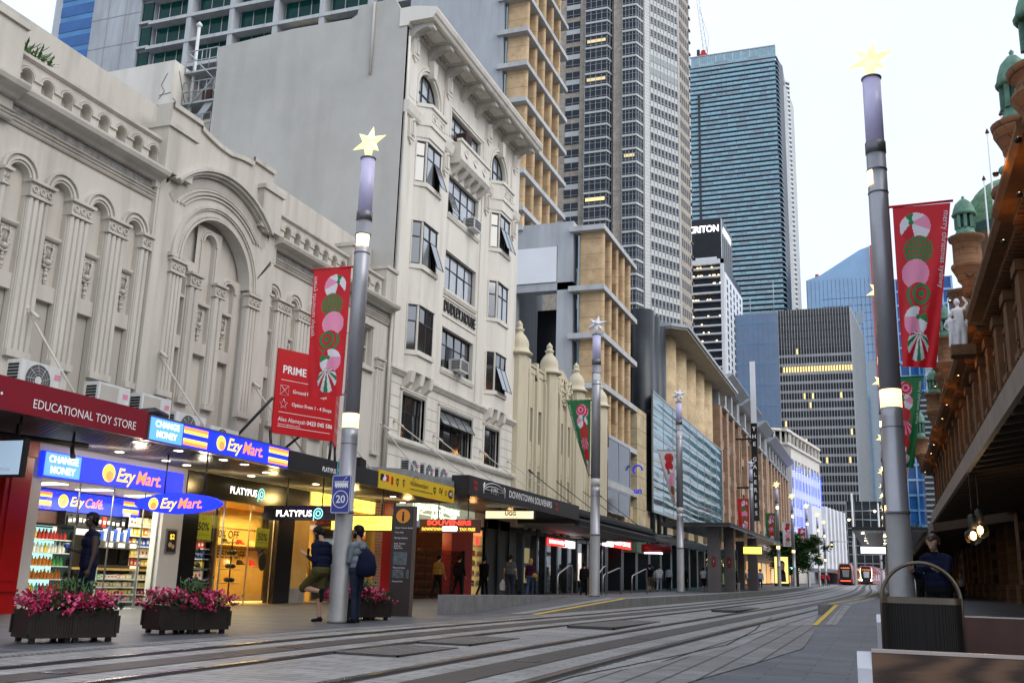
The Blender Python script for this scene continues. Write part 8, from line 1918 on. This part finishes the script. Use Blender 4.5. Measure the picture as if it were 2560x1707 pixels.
m = MB(F1); q = ((.14, 5.3), (.38, 5.3), (.38, 5.54), (.14, 5.54))
for i in range(4): a, b2 = q[i], q[(i+1) % 4]; [m.tube([(a[0]+(b2[0]-a[0])*(k/7), a[1]+(b2[1]-a[1])*(k/7), .004), (a[0]+(b2[0]-a[0])*((k+.6)/7), a[1]+(b2[1]-a[1])*((k+.6)/7), .004)], .005, 3) for k in range(7)]
m.tube([(.15, 5.31, .004), (.37, 5.53, .004)], .006, 3); m.tube([(.37, 5.31, .004), (.15, 5.53, .004)], .006, 3)
sp5 = [(.26+(.13 if k % 2 == 0 else .055)*sin(PI*k/5), 5.08+(.13 if k % 2 == 0 else .055)*cos(PI*k/5), .004) for k in range(10)]; m.tube(sp5+[sp5[0]], .006, 3); m.build('symbol', M['letter_white'], pb, fix=False)
text('Ground Floor Shops', F2, .2, 5.42, .004, .12, M['letter_white'], pb, align='LEFT', width=.9); text('Option 1 - 4 Shops', F2, .2, 5.1, .004, .12, M['letter_white'], pb, align='LEFT', width=.9); text('0423 045 586', F2, .2, 4.7, .004, .14, M['letter_white'], pb, align='LEFT', width=.9)
for (a, b2) in ((A_, (-14.9, 20.2, 3.9)), (A_, (-13.7, 20.45, 3.85)), (B_2, (-13.05, 22.05, 3.85)), (C_2, (-13.6, 23.3, 3.85)), (B_2, (-14.3, 21.5, 3.9))): MB().tube([(a[0]-.05, a[1], 5.2 if b2[0] < -14 else 4.4), b2], .035, 6).build('leg', M['black_metal'], pb)
fl2 = thing('floodlight', 'black floodlight on the awning roof beside the pole', 'lamp', (-13.2, 23.9, 3.85)); MB().slab([(23.75, 3.95), (24.1, 3.9), (24.1, 4.1), (23.8, 4.16)], -13.4, -13.1, order='yzx').build('head', M['black_metal'], fl2); MB().tube([(-13.25, 24.0, 3.84), (-13.25, 24.0, 3.95)], .03, 6).build('bracket', M['black_metal'], fl2)
rc2 = thing('cable_roll', 'black rolled tarpaulin lying on the awning above the light blue panel', 'tarpaulin', (-13.2, 15.6, 3.86)); MB().tube([(-13.3, 15.2, 3.95), (-13.1, 15.5, 3.99), (-13.15, 15.9, 3.97)], [.06, .1, .07], 8).build('roll', M['black_metal'], rc2)
# ------------------------------------------------------------------ people: one continuous surface each, grown from tapered limbs
def sdf_mesh(caps, vox, smooth=2):
    bm = bmesh.new()
    for p0, p1, r0, r1, z in caps:
        p0, p1 = Vector(p0), Vector(p1); ax = p1-p0; L = ax.length
        q = Vector((0, 0, 1)).rotation_difference(ax) if L > 1e-6 else Matrix.Identity(3).to_quaternion()
        n = 10; rings = []
        prof = [(-r0*cos(PI*.5*k/3), r0*sin(PI*.5*k/3)) for k in range(0, 4)]+[(L+r1*sin(PI*.5*k/3), r1*cos(PI*.5*k/3)) for k in range(0, 4)]
        for (h, r) in prof:
            r = max(r, .0006); rings.append([bm.verts.new(p0+q @ Vector((r*cos(2*PI*i/n), r*sin(2*PI*i/n), h))) for i in range(n)])
        for a, b in zip(rings, rings[1:]):
            for i in range(n): bm.faces.new((a[i], a[(i+1) % n], b[(i+1) % n], b[i]))
        bm.faces.new(rings[0][::-1]); bm.faces.new(rings[-1])
    bmesh.ops.recalc_face_normals(bm, faces=bm.faces)
    me = bpy.data.meshes.new('tmp'); bm.to_mesh(me); bm.free()
    ob = bpy.data.objects.new('tmp', me); LK(ob)
    md = ob.modifiers.new('r', 'REMESH'); md.mode = 'VOXEL'; md.voxel_size = vox; md.use_smooth_shade = True
    if smooth: ms = ob.modifiers.new('s', 'SMOOTH'); ms.iterations = smooth; ms.factor = .5
    bpy.context.view_layer.update(); out = bpy.data.meshes.new_from_object(ob.evaluated_get(bpy.context.evaluated_depsgraph_get()))
    bpy.data.objects.remove(ob); bpy.data.meshes.remove(me); out.name = 'body'
    return out
def zone_mats(me, caps, mats):
    names = list(mats); me.materials.clear()
    for k in names: me.materials.append(M[mats[k]])
    C = np.empty(len(me.polygons)*3); me.polygons.foreach_get('center', C); C = C.reshape(-1, 3)
    best = np.full(len(C), 1e9); idx = np.zeros(len(C), int)
    for p0, p1, r0, r1, z in caps:
        a, b = np.array(p0), np.array(p1); d = b-a; L = max(1e-9, d@d); t = np.clip(((C-a)@d)/L, 0, 1); D = np.linalg.norm(C-(a+t[:, None]*d), axis=1)-(r0+(r1-r0)*t)
        w = D < best; best[w] = D[w]; idx[w] = names.index(z)
    me.polygons.foreach_set('material_index', idx.astype(np.int32)); me.update()
def rotx(v, a): return Vector((v.x, v.y*cos(a)+v.z*sin(a), v.z*cos(a)-v.y*sin(a)))   # positive = forward
def person(lab, pos, heading, h=1.72, top='cloth_black', bottom='cloth_black', skin='skin_tan', hair='hair_black', shoe='shoe_black', sleeve='long', shorts=False, skirt=False, lean=3, head=(0, 0), arms=((8, 8, 15), (-8, 8, 15)), legs=((14, 10), (-12, 18)), hairlen=0., fat=1., detail=False, hood=False, lift=0, group='people walking on the street', sole=None):
    """arms: (swing forward, spread, elbow bend) right then left; legs: (swing forward, knee bend)"""
    p = thing('person', lab, 'person', pos, group, rotz=heading, local=True)
    caps = []; S = lambda a, b, r0, r1, z: caps.append((tuple(a), tuple(b), r0, r1, z))
    hip = Vector((0, 0, .92)); ln = rad(lean); T = lambda v: hip+rotx(Vector(v), ln)
    # pelvis and trunk
    S((-.085*fat, 0, .93), (.085*fat, 0, .93), .115*fat, .115*fat, 'bottom'); S(T((-.075*fat, .005, .1)), T((.075*fat, .005, .1)), .112*fat, .112*fat, 'top')
    S(T((-.08*fat, 0, .2)), T((.08*fat, 0, .2)), .112*fat, .112*fat, 'top'); S(T((-.095*fat, .01, .36)), T((.095*fat, .01, .36)), .115*fat, .115*fat, 'top'); S(T((-.13, -.005, .47)), T((.13, -.005, .47)), .085*fat, .085*fat, 'top')
    S(T((0, -.01, .45)), T((0, .015, .565)), .075, .055, 'top'); S(T((0, .0, .53)), T((0, .02, .64)), .056, .052, 'skin')
    hb = T((0, .02, .64)); hp, hy = rad(head[0])+ln*.6, rad(head[1])
    def Hd(v): v = rotx(Vector(v), hp); return hb+Vector((v.x*cos(hy)-v.y*sin(hy), v.x*sin(hy)+v.y*cos(hy), v.z))
    S(Hd((0, -.015, .125)), Hd((0, .015, .12)), .092, .086, 'skin'); S(Hd((0, .03, .03)), Hd((0, .045, .015)), .06, .045, 'skin'); S(Hd((0, .04, .07)), Hd((0, .05, .05)), .066, .058, 'skin')
    S(Hd((0, .1, .09)), Hd((0, .122, .062)), .009, .016, 'skin')
    for s in (-1, 1): S(Hd((s*.09, -.005, .1)), Hd((s*.095, -.01, .065)), .018, .013, 'skin'); S(Hd((s*.02, .092, .028)), Hd((0, .1, .03)), .008, .008, 'lip')
    hands = []
    for (sw, spd, el), s in zip(arms, (1, -1)):
        sh = T((s*.185*fat, 0, .465)); a = rad(sw)+ln; d = rotx(Vector((s*sin(rad(spd)), 0, -cos(rad(spd)))), 0); d = Vector((d.x, -d.z*sin(a), d.z*cos(a)))
        e = sh+d*.29; f = Vector((d.x*.4-s*.12*(1 if el > 60 else .2), 0, 0)); b = a+rad(el); dd = Vector((f.x, sin(b), -cos(b))).normalized(); w = e+dd*.255
        S(T((s*.13, 0, .47)), sh, .075, .066, 'top'); S(sh, sh+d*.15, .066, .056, 'top' if sleeve != 'none' else 'skin'); S(sh+d*.15, e, .055, .046, 'top' if sleeve == 'long' else 'skin'); S(e, e+dd*.2, .046 if sleeve == 'long' else .042, .036 if sleeve == 'long' else .031, 'top' if sleeve == 'long' else 'skin'); S(e+dd*.2, w, .03, .026, 'skin')
        up = Vector((s, 0, 0)) if abs(dd.z) > .6 else Vector((0, 0, 1)); side = dd.cross(Vector((s, 0, 0))).normalized() if abs(dd.z) > .6 else Vector((s, 0, 0))
        S(w, w+dd*.075, .026, .03, 'skin')
        if detail:
            pal = Vector((-s, 0, 0)) if abs(dd.z) > .6 else Vector((0, 0, 1)); side = dd.cross(pal).normalized()
            S(w+dd*.02-side*.014, w+dd*.085-side*.024, .017, .017, 'skin'); S(w+dd*.02+side*.014, w+dd*.085+side*.024, .017, .017, 'skin')
            for k, fl_ in enumerate((.07, .08, .075, .058)):
                o = (k-1.5)*.0175; b0 = w+dd*.09+side*o; b1 = b0+dd*fl_*.5+pal*.008; b2_ = b1+dd*fl_*.3+pal*fl_*.45; S(b0, b1, .0095, .009, 'skin'); S(b1, b2_, .009, .0075, 'skin')
            t0 = w+dd*.03+side*.028*(-1); t1_ = t0-side*.028+dd*.03+pal*.012; S(t0, t1_, .012, .010, 'skin'); S(t1_, t1_+dd*.028+pal*.012, .010, .008, 'skin')
        else: S(w+dd*.07, w+dd*.14, .028, .014, 'skin'); S(w+dd*.03, w+dd*.075+Vector((0, .035, 0)), .013, .010, 'skin')
        hands.append(w+dd*.09)
    low = 9
    for (sw, kn), s in zip(legs, (1, -1)):
        a = rad(sw); hj = Vector((s*.09*fat, 0, .91)); d = Vector((0, sin(a), -cos(a))); k = hj+d*.43; b = a-rad(kn); dd = Vector((0, sin(b), -cos(b))); an = k+dd*.40
        lz = 'bottom' if not (shorts) else 'skin'
        S(hj, hj+d*.25, .095*fat, .078*fat, 'bottom'); S(hj+d*.25, k, .078*fat if not shorts else .082*fat, .058 if not shorts else .078*fat, 'bottom'); S(k, k+dd*.02, .056, .056, lz); S(k, k+dd*.16, .054, .056, lz); S(k+dd*.16, an, .055, .038 if shorts else .05, lz)
        ft = b+rad(-8 if kn > 60 else 0); fwd = Vector((0, cos(b*.55), sin(b*.55))) if kn < 60 else Vector((0, cos(b), sin(b)))
        S(an+dd*.02, an+dd*.055-fwd*.03, .042, .04, 'shoe'); S(an+dd*.05-fwd*.03, an+dd*.062+fwd*.16, .038, .032, 'shoe')
        low = min(low, min((an+dd*.062+fwd*.16).z-.033, (an+dd*.055-fwd*.03).z-.04))
    k = h/1.74
    cs_ = [(tuple((x*k, y*k, (z-low)*k)) , tuple((X*k, Y*k, (Z-low)*k)), r0*k, r1*k, z_) for (x, y, z), (X, Y, Z), r0, r1, z_ in caps]
    me = sdf_mesh(cs_, .0085 if detail else .02, 3 if detail else 1)
    zone_mats(me, cs_, dict(skin=skin, top=top, bottom=bottom, shoe=shoe, lip='lip_tone' if skin != 'skin_dark' else skin))
    o = bpy.data.objects.new('body', me); LK(o); o.parent = p
    tr_ = lambda v: Vector((v.x*k, v.y*k, (v.z-low)*k))
    hc = []
    def HS(a, b, r0, r1): hc.append((tuple(tr_(Hd(a))), tuple(tr_(Hd(b))), r0*k, r1*k, 'h'))
    HS((0, -.03, .135), (0, .0, .15), .092, .084); HS((-.03, -.03, .11), (.03, -.03, .11), .084, .084); HS((0, .03, .175), (0, .055, .165), .055, .045); HS((0, -.06, .06), (0, -.07, .03), .055, .045)
    if hairlen: HS((-.05, -.05, .08), (-.06, -.06, .05-hairlen), .055, .03); HS((.05, -.05, .08), (.06, -.06, .05-hairlen), .055, .03); HS((0, -.07, .08), (0, -.08, .04-hairlen), .06, .035)
    hm = sdf_mesh(hc, .012 if detail else .022, 1); hm.name = 'hair'; hm.materials.clear(); hm.materials.append(M[hair]); ho = bpy.data.objects.new('hair', hm); LK(ho); ho.parent = p
    if detail:
        e = MB()
        for s in (-1, 1): q = tr_(Hd((s*.033, .094, .105))); e.ball(q, .010*k, 8, 0); e.ball(q+Vector((0, .006, 0)), .006*k, 6, 1)
        e.build('eye', [M['letter_white'], M['letter_black']], p)
        if detail == 'beard': bc = [(tuple(tr_(Hd(a))), tuple(tr_(Hd(b2))), r*k, r*k, 'h') for a, b2, r in (((-.045, .045, .01), (.045, .045, .01), .045), ((0, .07, .0), (0, .075, .012), .04), ((-.065, .03, .03), (-.07, .01, .07), .03), ((.065, .03, .03), (.07, .01, .07), .03))]; bm_ = sdf_mesh(bc, .012, 1); bm_.name = 'beard'; bm_.materials.clear(); bm_.materials.append(M[hair]); bo = bpy.data.objects.new('beard', bm_); LK(bo); bo.parent = p
    if hood: hd = sdf_mesh([(tuple(tr_(T((-.07, -.06, .5)))), tuple(tr_(T((.07, -.06, .5)))), .06*k, .06*k, 'h'), (tuple(tr_(T((-.05, -.1, .44)))), tuple(tr_(T((.05, -.1, .44)))), .05*k, .05*k, 'h'), (tuple(tr_(T((-.08, 0, .52)))), tuple(tr_(T((-.06, .06, .5)))), .035*k, .03*k, 'h'), (tuple(tr_(T((.08, 0, .52)))), tuple(tr_(T((.06, .06, .5)))), .035*k, .03*k, 'h')], .016, 2); hd.name = 'hood'; hd.materials.clear(); hd.materials.append(M[top]); q = bpy.data.objects.new('hood', hd); LK(q); q.parent = p
    p['h0'] = k
    MW = Matrix.Translation(pos) @ Matrix.Rotation(heading, 4, 'Z')
    return p, [MW @ tr_(q) for q in hands], lambda v: MW @ tr_(T(v))
def bag(lab, p0, mt, w, h, strap=None, name='bag', cat='bag'):
    t = thing(name, lab, cat, tuple(p0)); m = MB(); x, y, z = p0
    m.lathe((x, y, z-h), [(.02, 0), (w*.5, .03), (w*.55, h*.35), (w*.42, h*.75), (w*.12, h*.98), (.02, h)], 14); m.build('bag_body', M[mt], t)
    if strap: MB().tube(strap, .008, 5).build('strap', M[mt], t)
    return t
FS_ = -PI/2
# the two men at the pole, facing left along the kerb
r = person('man in navy jumper and olive shorts leaning on the pole, one foot raised behind him', (-9.86, 16.66, gz(16.6)), rad(82), 1.72, 'cloth_navy', 'cloth_olive', 'skin_tan', 'hair_black', 'shoe_black', 'long', True, lean=4, head=(38, 0), arms=((-16, 3, 128), (-12, 3, 124)), legs=((12, 18), (46, 128)), fat=1.12, detail='beard', group='men waiting at the street pole')
mid = (r[1][0]+r[1][1])*.5
ph_ = thing('phone', 'black phone held by the man leaning on the pole', 'phone', tuple(mid)); MB().box(mid.x-.045, mid.x-.035, mid.y-.035, mid.y+.035, mid.z-.04, mid.z+.09).build('case', M['black_gloss'], ph_)
r = person('man in grey hoodie and dark jeans standing right of the pole with a drawstring bag', (-9.27, 16.98, gz(17)), rad(82), 1.73, 'cloth_grey', 'cloth_denim', 'skin_tan', 'hair_black', 'shoe_black', 'long', lean=1, head=(4, 8), arms=((14, 4, 70), (8, 5, 76)), legs=((2, 2), (-2, 2)), detail='beard', hood=True, group='men waiting at the street pole')
q = r[2]((0, -.2, .42)); bag('navy drawstring bag hanging on the back of the man in the grey hoodie', tuple(q), 'cloth_navy', .36, .52, [q, r[2]((.12, -.06, .52)), r[2]((.14, .1, .4)), r[2]((.13, .0, .1)), q-Vector((0, 0, .45))])
r = person('man in dark sleeveless top holding a paper cup before the lit shop', (-12.45, 13.55, gz(13.5)), rad(150), 1.74, 'cloth_navy', 'cloth_navy', 'skin_dark', 'hair_black', 'shoe_black', 'none', lean=0, head=(6, 10), arms=((-6, 10, 108), (2, 8, 10)), legs=((3, 3), (-3, 3)), fat=1.1, detail=True)
c = r[1][0]; cp = thing('paper_cup', 'white and blue paper cup held by the man before the lit shop', 'cup', tuple(c)); MB().lathe((c.x, c.y, c.z-.03), [(.03, 0), (.038, .1)], 12).build('cup_body', M['pack_blue'], cp); MB().lathe((c.x, c.y, c.z+.07), [(.041, 0), (.041, .012), (.03, .02)], 12).build('lid', M['pack_white'], cp)
W2 = 0
def H_(x, y, hd, lab, h, **kw): return person(lab, (x, y, gz(y)+kw.pop('h0', 0)), hd, h, **kw)
H_(-14.7, 32.75, -.25, 'person in mustard top and black trousers walking past the lattice gate', 1.50, top='cloth_mustard', hair='hair_black')
H_(-15.0, 35.3, -.2, 'person all in black right of the mustard top, before the red pier', 1.55, top='cloth_black')
H_(-14.75, 37.2, -.1, 'person in a black jacket striding past the bright souvenir cabinet', 1.55, top='cloth_black', legs=((20, 8), (-18, 22)), arms=((-18, 10, 12), (18, 10, 20)))
r = H_(-13.8, 37.6, .05, 'man in grey t-shirt and dark jeans carrying a white carrier bag', 1.62, top='cloth_teal_grey', bottom='cloth_denim', sleeve='short', fat=1.08, legs=((6, 4), (-10, 14)))
q = r[1][1]; b_ = thing('carrier_bag', 'white plastic carrier bag in the grey shirted man\'s left hand', 'bag', tuple(q)); m = MB(); x, y, z = q; m.slab([(-.1, -.42), (.12, -.44), (.15, -.2), (.05, -.06), (0, .0), (-.05, -.06), (-.13, -.2)], -.05, .05, order='xzy'); m.v = [(vx+x-.05, vy+y, vz+z) for vx, vy, vz in m.v]; m.build('bag_body', M['cloth_white'], b_)
r = H_(-13.5, 39.2, .1, 'blonde woman in a plum top and blue jeans with a tan shoulder bag', 1.52, top='cloth_plum', bottom='cloth_blue', hair='hair_blond', hairlen=.12)
q = r[2]((.2, -.02, .2)); bag('tan shoulder bag on the blonde woman in the plum top', tuple(q), 'cloth_mustard', .24, .22, [q, r[2]((.12, .0, .54)), q])
H_(-12.1, 42.2, .0, 'person in black behind the handrail left of the first platform pole', 1.45, top='cloth_black')
H_(-12.6, 57.5, .1, 'man in black polo shirt and khaki shorts, left of the walking trio', 1.6, top='cloth_black', bottom='cloth_khaki', sleeve='short', shorts=True)
H_(-12.9, 59.5, .1, 'woman in a light blue top, middle of the walking trio', 1.5, top='cloth_sky', bottom='cloth_khaki', sleeve='short', shorts=True, hair='hair_brown', hairlen=.1)
H_(-12.9, 61.5, .1, 'person in a white shirt and pale trousers, right of the walking trio', 1.6, top='cloth_white', bottom='cloth_pale', sleeve='short', hair='hair_brown')
H_(-13.6, 68., .2, 'distant person in dark clothes and white top right of the walking trio', 1.6, top='cloth_pale', bottom='cloth_black')
H_(-12.2, 66, 3.0, 'person in black with white shoes right of the second platform pole', 1.6, top='cloth_black', shoe='shoe_white')
r = H_(-11.2, 67.5, .3, 'person in a white t-shirt pushing a pram behind the tram shelter', 1.58, top='cloth_white', bottom='cloth_denim', sleeve='short', shorts=True, arms=((35, 6, 30), (35, 6, 30)))
pm = thing('pram', 'dark pram pushed by the person in the white t-shirt', 'pram', (-10.5, 67.6, gz(67))); z = gz(67); m = MB(); m.tube([(-10.9, 67.6, z+1.0), (-10.6, 67.6, z+.75), (-10.3, 67.6, z+.3)], .03, 6); m.lathe((-10.5, 67.6, z+.35), [(.1, 0), (.3, .1), (.32, .35), (.1, .4)], 12); m.build('carrycot', M['cloth_black'], pm); [MB().tube([(-10.8+.55*k, 67.45, z+.12), (-10.8+.55*k, 67.75, z+.12)], .12, 12).build('wheel', M['black_metal'], pm) for k in (0, 1)]
H_(-10.0, 73.5, 3.1, 'man in a navy suit and white shirt walking towards the camera by the shelter', 1.66, top='cloth_blue', bottom='cloth_black')
H_(-10.5, 82, .1, 'person in dark clothes just left of the pole behind the shelter', 1.6, top='cloth_black')
H_(-10.0, 81.5, .1, 'man in a white shirt and dark trousers, left of two white shirts', 1.6, top='cloth_white', sleeve='short', bottom='cloth_khaki')
H_(-9.55, 80.6, .1, 'man in a white shirt and black trousers, right of two white shirts', 1.6, top='cloth_white', bottom='cloth_black')
H_(-9.0, 80.3, .0, 'man in a pale blue shirt and blue trousers walking away alone', 1.62, top='cloth_pale', bottom='cloth_blue')
H_(-7.7, 140, .0, 'distant person in red crossing before the trams', 1.7, top='cloth_red', bottom='cloth_black')
H_(-7.1, 141, 3., 'distant person in red and white crossing before the trams', 1.7, top='cloth_red', bottom='cloth_denim')
# right pavement
r = person('balding man in a navy jacket looking down at the phone in his hands', (.74, 16.4, gz(16.4)), rad(150), 1.66, 'cloth_navy', 'cloth_black', 'skin_tan', 'hair_brown', 'shoe_black', 'long', lean=5, head=(26, 12), arms=((22, 4, 82), (24, 4, 80)), legs=((3, 3), (-3, 3)), fat=1.1, detail=True, group='people on the right pavement')
mid = (r[1][0]+r[1][1])*.5; ph_ = thing('phone', 'dark phone in the hands of the man in the navy jacket', 'phone', tuple(mid)); MB().box(mid.x-.05, mid.x+.05, mid.y-.06, mid.y+.06, mid.z+.02, mid.z+.03).build('case', M['black_gloss'], ph_)
MB().tube([r[2]((-.05, .06, .55)), r[2]((.05, .06, .55))], .03, 8).build('collar', M['cloth_white'], loc=tuple(r[2]((0, .05, .55)))) if 0 else None
r = H_(3.7, 58.0, .1, 'blonde woman with a pale backpack walking away on the right pavement', 1.5, top='cloth_mustard', bottom='cloth_black', hair='hair_blond', hairlen=.12, group='people on the right pavement')
q = r[2]((0, -.17, .42)); bk = thing('backpack', 'pale backpack worn by the blonde woman on the right pavement', 'backpack', tuple(q)); MB().ball((q.x, q.y, q.z-.12), .2, 10, sq=(.8, .6, 1.1)).build('pack', M['cloth_pale'], bk)

H_(.95, 45, .2, 'distant person in a white shirt beyond the slanted handrails', 1.6, top='cloth_white')
H_(1.25, 42, .2, 'distant person in dark clothes beyond the slanted handrails', 1.6)
# marble group on the sandstone ledge
st_ = thing('marble_statue', 'pale marble statue group standing on the sandstone ledge', 'statue', (3.75, 47.2, 11.6))
c_ = []; g_ = lambda a, b, r0, r1: c_.append(((3.75+a[0], 47.2+a[1], 11.75+a[2]), (3.75+b[0], 47.2+b[1], 11.75+b[2]), r0, r1, 's'))
for ox, oz, k in ((0, 0, 1.), (-.34, -.15, .72)):
    q = lambda x, z, y=0: (ox+x*k, y, oz*0+z*k)
    g_(q(-.12, .05), q(-.08, .62), .12*k, .13*k); g_(q(.14, .05), q(.16, .55), .12*k, .13*k); g_(q(.16, .55), q(.05, 1.05), .13*k, .17*k); g_(q(-.08, .62), q(0, 1.05), .13*k, .17*k); g_(q(0, 1.05), q(-.04, 1.6), .19*k, .21*k); g_(q(-.26, 1.66), q(.2, 1.7), .09*k, .1*k); g_(q(-.26, 1.66), q(-.42, 1.3), .08*k, .065*k); g_(q(-.42, 1.3), q(-.24, 1.08), .06*k, .05*k); g_(q(.2, 1.7), q(.36, 1.95), .08*k, .06*k); g_(q(.36, 1.95), q(.2, 2.25), .06*k, .045*k); g_(q(-.04, 1.75), q(-.05, 1.9), .075*k, .07*k); g_(q(-.06, 2.02), q(-.07, 2.1), .14*k, .12*k); g_(q(.12, .2), q(.3, 1.2, .1), .1*k, .07*k)
me = sdf_mesh(c_, .03, 1); me.name = 'figure'; me.materials.clear(); me.materials.append(M['statue_marble']); me.transform(Matrix.Translation((-3.75, -47.2, -11.6))); o = bpy.data.objects.new('figure', me); LK(o); o.parent = st_
MB().box(3.3, 4.3, 46.8, 47.7, 11.3, 11.77).build('plinth', M['carved_sandstone'], st_)
